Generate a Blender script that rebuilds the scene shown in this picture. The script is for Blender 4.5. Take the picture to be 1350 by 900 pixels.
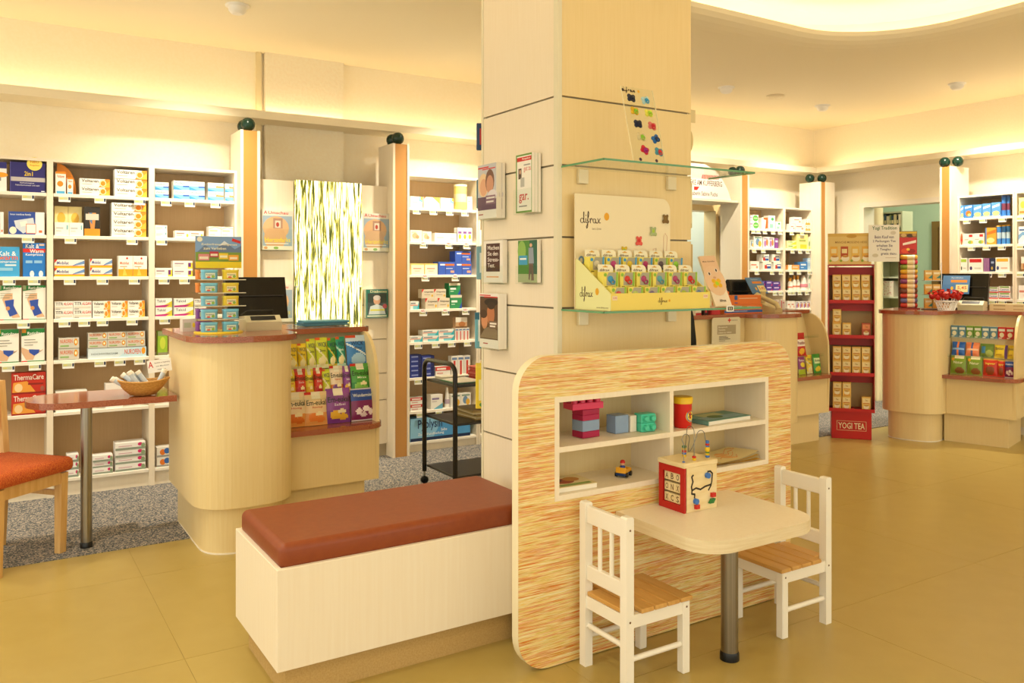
import bpy, bmesh, math, random
from mathutils import Matrix, Vector
random.seed(7)
PI = math.pi
for o in list(bpy.data.objects):
    bpy.data.objects.remove(o, do_unlink=True)
scene = bpy.context.scene
COL = scene.collection

# ------------------------------------------------------------------ camera
FPX, EYE, HORIZON, AX = 1100.0, 1.45, 360.0, math.radians(57.8)
cam_data = bpy.data.cameras.new('camera')
cam_data.sensor_width = 36.0
cam_data.lens = 36.0 * FPX / 1350.0
cam_data.shift_y = -(450.0 - HORIZON) / 1350.0
cam_data.clip_start = 0.05
cam = bpy.data.objects.new('camera', cam_data)
cam.location = (0, 0, EYE)
cam.rotation_euler = (PI / 2, 0, -(PI / 2 - AX))
COL.objects.link(cam)
scene.camera = cam

# ------------------------------------------------------------------ world, exposure
world = bpy.data.worlds.new('world')
scene.world = world
world.use_nodes = True
bg = world.node_tree.nodes['Background']
bg.inputs[0].default_value = (1.0, 0.935, 0.76, 1)
bg.inputs[1].default_value = 1.05
vs = scene.view_settings
vs.view_transform = 'Standard'
vs.look = 'None'
vs.gamma = 1.0
vs.use_curve_mapping = False
vs.exposure = 0.66
WARM = (1.0, 0.90, 0.70)

# photograph geometry: a pixel's ray cut with a real plane of the room
FX, FY = math.cos(AX), math.sin(AX)
RX, RY = math.sin(AX), -math.cos(AX)
def ray(x, y):
    u = (x - 675.0) / FPX
    return FX + u * RX, FY + u * RY, (HORIZON - y) / FPX
def onY(x, y, Y):
    a, b, c = ray(x, y); t = Y / b
    return a * t, Y, EYE + c * t
def onX(x, y, X):
    a, b, c = ray(x, y); t = X / a
    return X, b * t, EYE + c * t
def onZ(x, y, Z=0.0):
    a, b, c = ray(x, y); t = (Z - EYE) / c
    return a * t, b * t, Z

# ------------------------------------------------------------------ materials
MATS = {}
def lin(h):
    h = h.lstrip('#')
    r = []
    for i in (0, 2, 4):
        c = int(h[i:i + 2], 16) / 255.0
        r.append(c / 12.92 if c <= 0.04045 else ((c + 0.055) / 1.055) ** 2.4)
    return (r[0], r[1], r[2], 1)
def new_mat(name):
    m = bpy.data.materials.new(name); m.use_nodes = True
    nt = m.node_tree
    return m, nt, nt.nodes['Principled BSDF']
def flat(h, rough=0.5, metal=0.0, trans=0.0, emit=0.0, alpha=1.0, ior=1.45):
    key = (h, rough, metal, trans, emit, alpha)
    if key in MATS: return MATS[key]
    m, nt, b = new_mat('plain_%s' % h.strip('#'))
    b.inputs['Base Color'].default_value = lin(h)
    b.inputs['Roughness'].default_value = rough
    b.inputs['Metallic'].default_value = metal
    b.inputs['Transmission Weight'].default_value = trans
    b.inputs['IOR'].default_value = ior
    b.inputs['Alpha'].default_value = alpha
    if emit:
        b.inputs['Emission Color'].default_value = lin(h)
        b.inputs['Emission Strength'].default_value = emit
    MATS[key] = m
    return m
def ramp(nt, stops):
    n = nt.nodes.new('ShaderNodeValToRGB')
    e = n.color_ramp.elements
    while len(e) < len(stops): e.new(0.5)
    for el, (p, c) in zip(e, stops):
        el.position = p; el.color = lin(c)
    return n
def noise_mat(name, stops, scale=(1, 1, 1), detail=4, nscale=5.0, rough=0.45, bump=0.0, distortion=0.0, rr=0.5, metal=0.0, spec=0.5):
    if name in MATS: return MATS[name]
    m, nt, b = new_mat(name)
    tc = nt.nodes.new('ShaderNodeTexCoord')
    mp = nt.nodes.new('ShaderNodeMapping'); mp.inputs['Scale'].default_value = scale
    nz = nt.nodes.new('ShaderNodeTexNoise')
    nz.inputs['Scale'].default_value = nscale; nz.inputs['Detail'].default_value = detail
    nz.inputs['Roughness'].default_value = rr; nz.inputs['Distortion'].default_value = distortion
    rp = ramp(nt, stops)
    nt.links.new(tc.outputs['Object'], mp.inputs[0]); nt.links.new(mp.outputs[0], nz.inputs['Vector'])
    nt.links.new(nz.outputs['Fac'], rp.inputs[0]); nt.links.new(rp.outputs[0], b.inputs['Base Color'])
    b.inputs['Roughness'].default_value = rough; b.inputs['Metallic'].default_value = metal
    b.inputs['Specular IOR Level'].default_value = spec
    if bump:
        bp = nt.nodes.new('ShaderNodeBump'); bp.inputs['Strength'].default_value = bump; bp.inputs['Distance'].default_value = 0.01
        nt.links.new(nz.outputs['Fac'], bp.inputs['Height']); nt.links.new(bp.outputs[0], b.inputs['Normal'])
    MATS[name] = m
    return m
WOOD = noise_mat('pale_maple_laminate', [(0.3, '#ECDFC8'), (0.7, '#EFE3CE')], (30, 30, 1.2), 3, 4.0, 0.42)
COUNTERW = noise_mat('yellow_maple_veneer', [(0.3, '#E6CF98'), (0.7, '#E9D4A0')], (38, 38, 1.0), 3, 4.0, 0.38)
PILLAR_LIT = noise_mat('pillar_maple_warm_lit', [(0.3, '#EAD29A'), (0.7, '#EDD6A2')], (30, 30, 1.2), 3, 4.0, 0.4)  # front face yellower than the other sides: its warmer light is in the colour
BENCHW = noise_mat('bench_maple_panel', [(0.3, '#EFE2CA'), (0.7, '#F2E7D1')], (26, 26, 1.0), 4, 3.0, 0.42)
WHITEL = flat('#F2EADB', 0.4)
CABIN = noise_mat('cabinet_back_veneer', [(0.3, '#D6B588'), (0.7, '#DBBB8F')], (30, 30, 1), 3, 4.0, 0.5)
CHIP = noise_mat('raw_chipboard', [(0.35, '#B8965A'), (0.65, '#C4A468')], (1, 1, 1), 5, 160.0, 0.7)
STONE = noise_mat('red_brown_granite', [(0.35, '#7E3F28'), (0.5, '#9C5638'), (0.68, '#B8785A')], (1, 1, 1), 2, 330.0, 0.12)
WALL = noise_mat('cream_plaster', [(0.4, '#F7ECD2'), (0.6, '#F8EED6')], (1, 1, 1), 3, 60.0, 0.75, 0.03)
ROUGHWALL = noise_mat('rough_cream_plaster', [(0.4, '#F6EBD2'), (0.6, '#F8EFD8')], (1, 1, 1), 4, 45.0, 0.8, 0.3)
CEIL = flat('#F8EED2', 0.75)
TILE = noise_mat('olive_beige_floor_tile', [(0.3, '#B29A54'), (0.7, '#B7A05A')], (1, 1, 1), 6, 7.0, 0.3, 0.0)
GROUT = flat('#A68E48', 0.7)
CARPET = noise_mat('grey_speckled_carpet', [(0.38, '#3E444A'), (0.5, '#73767A'), (0.62, '#BDAE9C')], (1, 1, 1), 2, 125.0, 0.95, 0.6)
LEATHER = noise_mat('red_brown_leather', [(0.3, '#843A14'), (0.7, '#8C4117')], (1, 1, 1), 5, 40.0, 0.45, 0.03)
STEEL = noise_mat('brushed_steel', [(0.3, '#8F8A80'), (0.7, '#A29D92')], (60, 60, 0.5), 2, 4.0, 0.3, metal=1.0)
CHROME = flat('#D8D8D8', 0.15, 1.0)
ALU = flat('#A9A79E', 0.3, 0.9)
COPPER = noise_mat('copper_orange_panel', [(0.3, '#BC8542'), (0.7, '#C48E4B')], (1, 1, 0.3), 2, 3.0, 0.4)
BLACK = flat('#111111', 0.3)
DARK = flat('#2A2724', 0.45)
WHITE = flat('#F4F2EC', 0.45)
PAINTW = flat('#F6F1E4', 0.35)
PINE = noise_mat('oiled_pine_slat', [(0.3, '#C8954B'), (0.7, '#D9AA62')], (30, 3, 10), 4, 2.0, 0.4)
BEECH = noise_mat('beech_wood', [(0.3, '#CFA15F'), (0.7, '#DDB577')], (20, 20, 2), 3, 3.0, 0.4)
GREENBALL = flat('#123326', 0.25)
def glass_mat():
    m, nt, b = new_mat('clear_glass')
    b.inputs['Base Color'].default_value = (0.93, 0.98, 0.95, 1)
    b.inputs['Roughness'].default_value = 0.02
    b.inputs['Transmission Weight'].default_value = 1.0
    b.inputs['IOR'].default_value = 1.45
    out = nt.nodes['Material Output']
    tr = nt.nodes.new('ShaderNodeBsdfTransparent'); tr.inputs[0].default_value = (0.97, 0.985, 0.975, 1)
    gl = nt.nodes.new('ShaderNodeBsdfGlossy'); gl.inputs['Roughness'].default_value = 0.05
    lw = nt.nodes.new('ShaderNodeLayerWeight'); lw.inputs[0].default_value = 0.5
    fr = nt.nodes.new('ShaderNodeMath'); fr.operation = 'POWER'; fr.inputs[1].default_value = 8.0
    nt.links.new(lw.outputs['Facing'], fr.inputs[0])
    hf = nt.nodes.new('ShaderNodeMath'); hf.operation = 'MULTIPLY_ADD'; hf.inputs[1].default_value = 0.55; hf.inputs[2].default_value = 0.02
    nt.links.new(fr.outputs[0], hf.inputs[0]); fr = hf
    mx = nt.nodes.new('ShaderNodeMixShader')
    nt.links.new(fr.outputs[0], mx.inputs[0]); nt.links.new(tr.outputs[0], mx.inputs[1]); nt.links.new(gl.outputs[0], mx.inputs[2])
    nt.links.new(mx.outputs[0], out.inputs['Surface'])
    return m
ACRYL = glass_mat()
GLASSEDGE = flat('#5E9A6E', 0.1)
def stripes_mat():
    m, nt, b = new_mat('orange_striped_laminate')
    tc = nt.nodes.new('ShaderNodeTexCoord')
    cols = []
    for sc, st, seed in (((5, 1, 150), [(0.33, '#F6EBC4'), (0.43, '#E9C24E'), (0.49, '#F3DFA2'), (0.55, '#E27E26'), (0.62, '#CF4414'), (0.7, '#F0BC5A')], 0.0),
                         ((8.0, 1, 330), [(0.34, '#F8F0D4'), (0.45, '#E4BE4C'), (0.51, '#F6E9C4'), (0.58, '#B9B03A'), (0.66, '#DC6A1E')], 7.3)):
        mp = nt.nodes.new('ShaderNodeMapping'); mp.inputs['Scale'].default_value = sc; mp.inputs['Location'].default_value = (seed, seed, seed)
        nz = nt.nodes.new('ShaderNodeTexNoise'); nz.inputs['Scale'].default_value = 1.0; nz.inputs['Detail'].default_value = 2; nz.inputs['Distortion'].default_value = 0.0
        rp = ramp(nt, st)
        nt.links.new(tc.outputs['Object'], mp.inputs[0]); nt.links.new(mp.outputs[0], nz.inputs['Vector']); nt.links.new(nz.outputs['Fac'], rp.inputs[0])
        cols.append(rp)
    mx = nt.nodes.new('ShaderNodeMix'); mx.data_type = 'RGBA'; mx.inputs[0].default_value = 0.5
    nt.links.new(cols[0].outputs[0], mx.inputs[6]); nt.links.new(cols[1].outputs[0], mx.inputs[7])
    nt.links.new(mx.outputs[2], b.inputs['Base Color'])
    b.inputs['Roughness'].default_value = 0.35
    return m
STRIPES = stripes_mat()
def reed_mat():
    m, nt, b = new_mat('backlit_reed_print')
    tc = nt.nodes.new('ShaderNodeTexCoord')
    mp = nt.nodes.new('ShaderNodeMapping'); mp.inputs['Scale'].default_value = (46, 1, 2.6)
    nz = nt.nodes.new('ShaderNodeTexNoise'); nz.inputs['Scale'].default_value = 1.6; nz.inputs['Detail'].default_value = 5; nz.inputs['Distortion'].default_value = 0.7; nz.inputs['Roughness'].default_value = 0.6
    rp = ramp(nt, [(0.40, '#2E3606'), (0.455, '#6E6C18'), (0.48, '#B9AA4A'), (0.52, '#F2E59A'), (0.58, '#FFF9DC')])
    nt.links.new(tc.outputs['Object'], mp.inputs[0]); nt.links.new(mp.outputs[0], nz.inputs['Vector']); nt.links.new(nz.outputs['Fac'], rp.inputs[0])
    nt.links.new(rp.outputs[0], b.inputs['Base Color']); nt.links.new(rp.outputs[0], b.inputs['Emission Color'])
    b.inputs['Emission Strength'].default_value = 1.3
    b.inputs['Roughness'].default_value = 0.2
    return m
REED = reed_mat()
FABRIC = noise_mat('orange_woven_fabric', [(0.3, '#8E2F12'), (0.5, '#B9501C'), (0.7, '#CF7A2C')], (60, 220, 60), 2, 2.0, 0.9)
WICKER = noise_mat('woven_wicker', [(0.3, '#B07B33'), (0.7, '#D4A259')], (40, 40, 160), 2, 2.0, 0.6, 0.3)
PAPER = flat('#F3EFE6', 0.6)

# ------------------------------------------------------------------ mesh builder
TEXTS = {}
def text_geo(s):
    if s in TEXTS: return TEXTS[s]
    cu = bpy.data.curves.new('lettering', 'FONT'); cu.body = s; cu.resolution_u = 2; cu.offset = 0.012
    ob = bpy.data.objects.new('lettering', cu); COL.objects.link(ob)
    dg = bpy.context.evaluated_depsgraph_get(); dg.update()
    me = bpy.data.meshes.new_from_object(ob.evaluated_get(dg))
    vs_ = [(v.co.x, v.co.y) for v in me.vertices]; fs = [tuple(p.vertices) for p in me.polygons]
    bpy.data.objects.remove(ob); bpy.data.curves.remove(cu); bpy.data.meshes.remove(me)
    if vs_:
        x0 = min(v[0] for v in vs_); x1 = max(v[0] for v in vs_); y0 = min(v[1] for v in vs_); y1 = max(v[1] for v in vs_)
        w, h = max(x1 - x0, 1e-6), max(y1 - y0, 1e-6)
        vs_ = [((a - x0) / w, (b - y0) / h) for a, b in vs_]
        asp = w / h
    else: asp = 1
    TEXTS[s] = (vs_, fs, asp)
    return TEXTS[s]

class MB:
    def __init__(s):
        s.v = []; s.f = []; s.m = []; s.mats = []; s.sm = []
    def mi(s, mat):
        if mat not in s.mats: s.mats.append(mat)
        return s.mats.index(mat)
    def add(s, vs_, fs, mat, smooth=False):
        n = len(s.v); s.v += [tuple(a) for a in vs_]; i = s.mi(mat)
        for f in fs:
            s.f.append(tuple(k + n for k in f)); s.m.append(i); s.sm.append(smooth)
        return s
    def bm(s, b, mat, smooth=False):
        b.verts.index_update()
        if smooth == 'edges':
            big = max(f.calc_area() for f in b.faces) * 0.12
            vs_ = [tuple(v.co) for v in b.verts]; fl_ = [[v.index for v in f.verts] for f in b.faces]; ar = [f.calc_area() > big for f in b.faces]; b.free()
            n = len(s.v); s.v += vs_; i = s.mi(mat)
            for f, a in zip(fl_, ar): s.f.append(tuple(k + n for k in f)); s.m.append(i); s.sm.append(not a)
            return s
        s.add([v.co for v in b.verts], [[v.index for v in f.verts] for f in b.faces], mat, smooth); b.free()
        return s
    def box(s, x0, x1, y0, y1, z0, z1, mat, bevel=0.0, seg=2, smooth=False):
        if bevel:
            b = bmesh.new(); bmesh.ops.create_cube(b, size=1)
            for v in b.verts:
                v.co = ((x0 + x1) / 2 + v.co.x * (x1 - x0), (y0 + y1) / 2 + v.co.y * (y1 - y0), (z0 + z1) / 2 + v.co.z * (z1 - z0))
            bmesh.ops.bevel(b, geom=list(b.edges), offset=bevel, segments=seg, affect='EDGES', profile=0.5)
            return s.bm(b, mat, smooth)
        return s.add([(x0, y0, z0), (x1, y0, z0), (x1, y1, z0), (x0, y1, z0), (x0, y0, z1), (x1, y0, z1), (x1, y1, z1), (x0, y1, z1)],
                     [(0, 3, 2, 1), (4, 5, 6, 7), (0, 1, 5, 4), (1, 2, 6, 5), (2, 3, 7, 6), (3, 0, 4, 7)], mat)
    def prism(s, pts, a0, a1, mat, axis='z', smooth=False, cap=None):
        n = len(pts)
        def P(p, q):
            return {'z': (p[0], p[1], q), 'y': (p[0], q, p[1]), 'x': (q, p[0], p[1])}[axis]
        vs_ = [P(p, a0) for p in pts] + [P(p, a1) for p in pts]
        s.add(vs_, [(i, (i + 1) % n, n + (i + 1) % n, n + i) for i in range(n)], mat, smooth)
        s.add([P(p, a0) for p in pts], [tuple(range(n))[::-1]], cap or mat); s.add([P(p, a1) for p in pts], [tuple(range(n))], cap or mat)
        return s
    def lathe(s, prof, mat, c=(0, 0, 0), n=20, smooth=True, axis='z', close=True):
        vs_ = []; fs = []
        for r, h in prof:
            for k in range(n):
                a = 2 * PI * k / n; p = (r * math.cos(a), r * math.sin(a), h)
                if axis == 'y': p = (p[0], h, p[1])
                if axis == 'x': p = (h, p[0], p[1])
                vs_.append((c[0] + p[0], c[1] + p[1], c[2] + p[2]))
        for j in range(len(prof) - 1):
            for k in range(n):
                fs.append((j * n + k, j * n + (k + 1) % n, (j + 1) * n + (k + 1) % n, (j + 1) * n + k))
        s.add(vs_, fs, mat, smooth)
        if close:
            s.add(vs_[:n], [tuple(range(n))[::-1]], mat); s.add(vs_[-n:], [tuple(range(n))], mat)
        return s
    def cyl(s, c, r, h, mat, n=20, axis='z', r2=None):
        return s.lathe([(r, 0), (r if r2 is None else r2, h)], mat, c, n, True, axis)
    def ball(s, c, r, mat, n=16, sc=(1, 1, 1)):
        b = bmesh.new(); bmesh.ops.create_uvsphere(b, u_segments=n, v_segments=max(6, n // 2), radius=r)
        for v in b.verts: v.co = (v.co.x * sc[0] + c[0], v.co.y * sc[1] + c[1], v.co.z * sc[2] + c[2])
        return s.bm(b, mat, True)
    def tube(s, pts, r, mat, n=8, closed=False):
        pts = [Vector(p) for p in pts]; vs_ = []; fs = []; m = len(pts)
        ref = None
        for i, p in enumerate(pts):
            if closed: d = pts[(i + 1) % m] - pts[i - 1]
            else: d = pts[min(i + 1, m - 1)] - pts[max(i - 1, 0)]
            d.normalize()
            if ref is None:
                ref = Vector((0, 0, 1)) if abs(d.z) < 0.9 else Vector((1, 0, 0))
            a = d.cross(ref)
            if a.length < 1e-4: a = d.cross(Vector((0, 1, 0)))
            a.normalize(); b = d.cross(a); ref = -b if b.length else ref
            ref = a.cross(d)
            for k in range(n):
                t = 2 * PI * k / n; vs_.append(p + r * (math.cos(t) * a + math.sin(t) * b))
        rng = m if closed else m - 1
        for i in range(rng):
            for k in range(n):
                fs.append((i * n + k, i * n + (k + 1) % n, ((i + 1) % m) * n + (k + 1) % n, ((i + 1) % m) * n + k))
        s.add(vs_, fs, mat, True)
        if not closed:
            s.add(vs_[:n], [tuple(range(n))], mat); s.add(vs_[-n:], [tuple(range(n))], mat)
        return s
    def quad(s, pts, mat): return s.add(pts, [tuple(range(len(pts)))], mat)
    # flat print on a facing plane: fn(u, v) -> point
    def print_(s, ops, fn):
        for op in ops:
            k = op[0]
            if k == 'r':
                _, u0, u1, v0, v1, c = op; s.quad([fn(u0, v0), fn(u1, v0), fn(u1, v1), fn(u0, v1)], flat(c) if isinstance(c, str) else c)
            elif k == 'p':
                s.quad([fn(a, b) for a, b in op[1]], flat(op[2]))
            elif k == 'e':
                _, u, v, ru, rv, c = op
                s.quad([fn(u + ru * math.cos(t * PI / 8), v + rv * math.sin(t * PI / 8)) for t in range(16)], flat(c))
            elif k == 's':
                _, strokes, u0, u1, v0, v1, wd, c = op      # brush strokes, as in handwriting
                for st in strokes:
                    P = [(u0 + (u1 - u0) * a, v0 + (v1 - v0) * b_) for a, b_ in st]
                    for (a0, b0), (a1, b1) in zip(P[:-1], P[1:]):
                        dx, dy = a1 - a0, b1 - b0; l = math.hypot(dx, dy) or 1; nx_, ny_ = -dy / l * wd, dx / l * wd * (u1 - u0) / max(v1 - v0, 1e-6) * 0.45
                        ex, ey = dx / l * wd * 0.5, dy / l * wd * 0.5
                        s.quad([fn(a0 - nx_ - ex, b0 - ny_ - ey), fn(a1 - nx_ + ex, b1 - ny_ + ey), fn(a1 + nx_ + ex, b1 + ny_ + ey), fn(a0 + nx_ - ex, b0 + ny_ - ey)], flat(c))
            elif k == 't':
                _, tx, u0, u1, v0, v1, c = op
                vs_, fs, asp = text_geo(tx)
                if vs_: s.add([fn(u0 + (u1 - u0) * a, v0 + (v1 - v0) * b) for a, b in vs_], fs, flat(c))
        return s
    def front(s, ops, x0, x1, y, z0, z1, eps=0.0005):
        for i, op in enumerate(ops):
            e = y - eps * (1 + i * 0.35)
            s.print_([op], lambda u, v, e=e: (x0 + (x1 - x0) * u, e, z0 + (z1 - z0) * v))
        return s
    def mesh(s, name):
        me = bpy.data.meshes.new(name); me.from_pydata(s.v, [], s.f)
        for m in s.mats: me.materials.append(m)
        me.polygons.foreach_set('material_index', s.m); me.polygons.foreach_set('use_smooth', s.sm)
        me.update(); me.validate()
        return me
    def build(s, name, parent=None, loc=(0, 0, 0), rz=0.0, world=False, fix=True, rot=None):
        me = s.mesh(name)
        if fix:
            b = bmesh.new(); b.from_mesh(me)
            bmesh.ops.remove_doubles(b, verts=b.verts, dist=1e-6) if False else None
            b.to_mesh(me); b.free()
        return put(name, me, parent, loc, rz, world, rot)
def put(name, me, parent=None, loc=(0, 0, 0), rz=0.0, world=False, rot=None):
    o = bpy.data.objects.new(name, me); COL.objects.link(o)
    o.location = loc; o.rotation_euler = rot if rot else (0, 0, rz)
    if parent:
        o.parent = parent
        if world: o.location = -parent.location
    return o
def tag(o, label, cat, group=None):
    o['label'] = label; o['category'] = cat
    if group: o['group'] = group
    return o
def struct(o, label=None):
    o['kind'] = 'structure'
    if label: o['label'] = label
    return o
def thing(name, label, cat, loc=(0, 0, 0), rz=0.0, group=None):
    o = bpy.data.objects.new(name, None); COL.objects.link(o); o.empty_display_size = 0.1
    o.location = loc; o.rotation_euler = (0, 0, rz)
    return tag(o, label, cat, group)
def rrect(x0, x1, y0, y1, r, n=6):
    if not isinstance(r, (list, tuple)): r = [r] * 4     # (x0y0, x1y0, x1y1, x0y1)
    out = []
    for (cx, cy, a), q in zip(((x0, y0, 180), (x1, y0, 270), (x1, y1, 0), (x0, y1, 90)), r):
        if q <= 0: out.append((cx, cy)); continue
        mx = cx + q if cx == x0 else cx - q; my = cy + q if cy == y0 else cy - q
        for k in range(n + 1):
            t = math.radians(a + 90 * k / n); out.append((mx + q * math.cos(t), my + q * math.sin(t)))
    return out
def _arc(cx, cy, rx, ry, a0, a1, n=7): return [(cx + rx * math.cos(math.radians(a0 + (a1 - a0) * k / n)), cy + ry * math.sin(math.radians(a0 + (a1 - a0) * k / n))) for k in range(n + 1)]
SCRIPT = [_arc(0.09, 0.45, 0.075, 0.14, 20, 340, 10) + [(0.17, 0.5), (0.18, 0.95), (0.165, 0.95), (0.17, 0.45), (0.2, 0.33), (0.24, 0.36)],
          [(0.27, 0.58), (0.27, 0.36), (0.3, 0.32), (0.33, 0.36)], [(0.272, 0.74), (0.28, 0.78)],
          [(0.34, 0.45), (0.40, 0.7), (0.42, 0.9), (0.39, 1.0), (0.365, 0.85), (0.37, 0.4), (0.36, 0.1), (0.32, 0.0), (0.30, 0.1), (0.36, 0.3), (0.43, 0.42)],
          [(0.47, 0.58), (0.49, 0.32), (0.49, 0.48), (0.53, 0.6), (0.57, 0.58), (0.58, 0.5)],
          _arc(0.68, 0.45, 0.06, 0.13, 40, 330, 9) + [(0.745, 0.55), (0.745, 0.38), (0.78, 0.32), (0.81, 0.38)],
          [(0.84, 0.6), (0.9, 0.45), (0.94, 0.33), (0.99, 0.36)], [(0.97, 0.6), (0.9, 0.45), (0.83, 0.31)]]
ORD = ['first', 'second', 'third', 'fourth', 'fifth', 'sixth', 'seventh', 'eighth', 'ninth', 'tenth', 'eleventh', 'twelfth', 'thirteenth', 'fourteenth']
# ================================================================== the room
WY, WX, CZ = 6.46, 8.30, 3.14          # back wall, right wall, ceiling
# floor: slab with large tiles set on it
fl = struct(MB().box(-3, 10.5, -3, 8.2, -0.12, -0.0015, GROUT).build('floor'))
gx = [0.63 + 1.185 * k for k in range(-3, 9)]; gy = [4.80, 4.32] + [4.32 - 1.01 * k for k in range(1, 8)]
tile_cache = {}
for i in range(len(gx) - 1):
    for j in range(len(gy) - 1):
        w = gx[i + 1] - gx[i] - 0.0016; d = gy[j] - gy[j + 1] - 0.0016
        key = round(d, 3)
        if key not in tile_cache:
            tile_cache[key] = MB().box(-w / 2, w / 2, -d / 2, d / 2, -0.006, 0.0, TILE).mesh('floor_tile')
        put('floor_tile', tile_cache[key], fl, ((gx[i] + gx[i + 1]) / 2, (gy[j] + gy[j + 1]) / 2, 0))
cp = MB().box(-3, 10.4, 4.80, 8.1, -0.004, 0.004, CARPET).build('carpet')
tag(cp, 'grey speckled carpet behind the counters', 'carpet'); cp['kind'] = 'structure'

# back wall with a passage behind the pillar, right wall with a doorway
PX0, PX1, PZ = 4.9, 6.66, 2.12
struct(MB().box(-3, PX0, WY, WY + 0.15, 0, CZ + 0.5, WALL).box(PX1, WX + 0.15, WY, WY + 0.15, 0, CZ + 0.5, WALL).box(PX0, PX1, WY, WY + 0.15, PZ, CZ + 0.5, WALL).build('wall_back'))
DY0, DY1, DZ = 4.56, 5.79, 2.185
struct(MB().box(WX, WX + 0.15, DY1, WY, 0, CZ + 0.5, WALL).box(WX, WX + 0.15, -3, DY0, 0, CZ + 0.5, WALL).box(WX, WX + 0.15, DY0, DY1, DZ, CZ + 0.5, WALL).build('wall_right'))
# plaster pilaster standing out of the back wall
pl0, pl1 = onY(350, 100, WY - 0.06)[0], onY(453, 100, WY - 0.06)[0]
struct(MB().box(pl0, pl1, WY - 0.06, WY, 0, CZ, ROUGHWALL).build('wall_pilaster'))
struct(MB().box(pl0 - 0.06, pl0 - 0.02, WY - 0.03, WY, 0, CZ, flat('#E6D6AC', 0.6)).build('trim_1'))
# room behind the passage, room behind the door
BLUEW = flat('#DCE8E6', 0.8); GREENW = flat('#CFE8D2', 0.8)
struct(MB().box(PX0 - 0.4, PX1 + 0.3, 7.45, 7.55, 0, 2.7, BLUEW).box(PX1 + 0.2, PX1 + 0.3, WY + 0.15, 7.45, 0, 2.7, BLUEW).box(PX0 - 0.5, PX0 - 0.4, WY + 0.15, 7.45, 0, 2.7, BLUEW).build('wall_passage'))
struct(MB().box(PX0 - 0.5, PX1 + 0.3, WY + 0.15, 7.55, 2.7, 2.75, CEIL).build('ceiling_passage'))
struct(MB().box(WX + 1.9, WX + 2.0, 3.6, 7.4, 0, 2.9, GREENW).box(WX + 0.15, WX + 2.0, 7.3, 7.4, 0, 2.9, GREENW).box(WX + 0.15, WX + 2.0, 3.5, 3.6, 0, 2.9, GREENW).build('wall_back_room'))
struct(MB().box(WX + 0.15, WX + 2.0, 3.5, 7.4, 2.9, 2.95, CEIL).build('ceiling_back_room'))
struct(MB().box(WX - 0.02, WX + 0.17, DY0 - 0.05, DY0 + 0.004, 0, DZ - 0.004, WHITEL).box(WX - 0.02, WX + 0.17, DY1 - 0.004, DY1 + 0.05, 0, DZ - 0.004, WHITEL).box(WX - 0.02, WX + 0.17, DY0 - 0.05, DY1 + 0.05, DZ - 0.004, DZ + 0.05, WHITEL).build('trim_2'))
struct(MB().box(PX1 - 0.004, PX1 + 0.07, WY - 0.015, WY + 0.16, 0, PZ - 0.004, COUNTERW).box(PX0 - 0.07, PX0 + 0.004, WY - 0.015, WY + 0.16, 0, PZ - 0.004, COUNTERW).box(PX0 - 0.07, PX1 + 0.07, WY - 0.015, WY + 0.16, PZ - 0.004, PZ + 0.07, COUNTERW).build('trim_3'))
# inner brown door frame far in the back room
dfx = WX + 1.86
fr = MB().box(dfx, dfx + 0.04, 5.22, 5.30, 0, 2.03, flat('#8A6A2E', 0.5)).box(dfx, dfx + 0.04, 6.05, 6.13, 0, 2.03, flat('#8A6A2E', 0.5)).box(dfx, dfx + 0.04, 5.22, 6.13, 2.03, 2.105, flat('#8A6A2E', 0.5)).build('door_1')
struct(fr)
MB().box(dfx + 0.01, dfx + 0.035, 5.30, 6.05, 0, 2.03, flat('#6B4F22', 0.5)).build('door_leaf', fr)
# light ledge running round the room
LEDGE = flat('#F2E7CC', 0.6)
lf, lx = 6.17, 7.97
struct(MB().box(-3, lx, lf, WY, 2.585, 2.645, LEDGE).box(lx, WX, -3, WY, 2.585, 2.645, LEDGE).build('trim_ledge'))
# added strip lights, out of sight, to brighten the upper wall and ceiling
LGLOW = flat('#FFE6BC', 0.5, emit=6.5)
tag(MB().tube([(-2.9, 6.34, 2.658), (7.95, 6.34, 2.658)], 0.010, LGLOW, 6).build('added_ledge_light'), 'added unseen strip light on the ledge of the back wall', 'light', 'added strip lights on the wall ledge')
tag(MB().tube([(8.17, 6.2, 2.658), (8.17, -2.9, 2.658)], 0.010, LGLOW, 6).build('added_ledge_light'), 'added unseen strip light on the ledge of the right wall', 'light', 'added strip lights on the wall ledge')
# ceiling with a round-cornered recess (cove)
ox0, ox1, oy0, oy1, rad = 1.3, 5.74, -2.2, 3.98, 0.75
def cove_ring(off, z, n=10):
    r = rad + off
    return [(x, y, z) for x, y in rrect(ox0 - off, ox1 + off, oy0 - off, oy1 + off, r, n)]
mb = MB()
def band(a, b, mat, smooth=True):
    n = len(a); mb.add(a + b, [(i, (i + 1) % n, n + (i + 1) % n, n + i) for i in range(n)], mat, smooth)
inner = cove_ring(0.22, CZ)
prof = [(0.22, CZ), (0.16, CZ + 0.004), (0.10, CZ + 0.016), (0.05, CZ + 0.034), (0.015, CZ + 0.058), (0.0, CZ + 0.085), (0.02, CZ + 0.085), (0.3, CZ + 0.04), (0.42, CZ + 0.04), (0.42, CZ + 0.26), (0.30, CZ + 0.32), (0.1, CZ + 0.33)]
for (o1, z1), (o2, z2) in zip(prof[:-1], prof[1:]): band(cove_ring(o1, z1), cove_ring(o2, z2), CEIL)
mb.quad(cove_ring(0.1, CZ + 0.33), CEIL)
X0, X1, Y0, Y1 = -3, WX + 0.1, -3, WY + 0.1
ix0, ix1, iy0, iy1 = ox0 - 0.22, ox1 + 0.22, oy0 - 0.22, oy1 + 0.22
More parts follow.
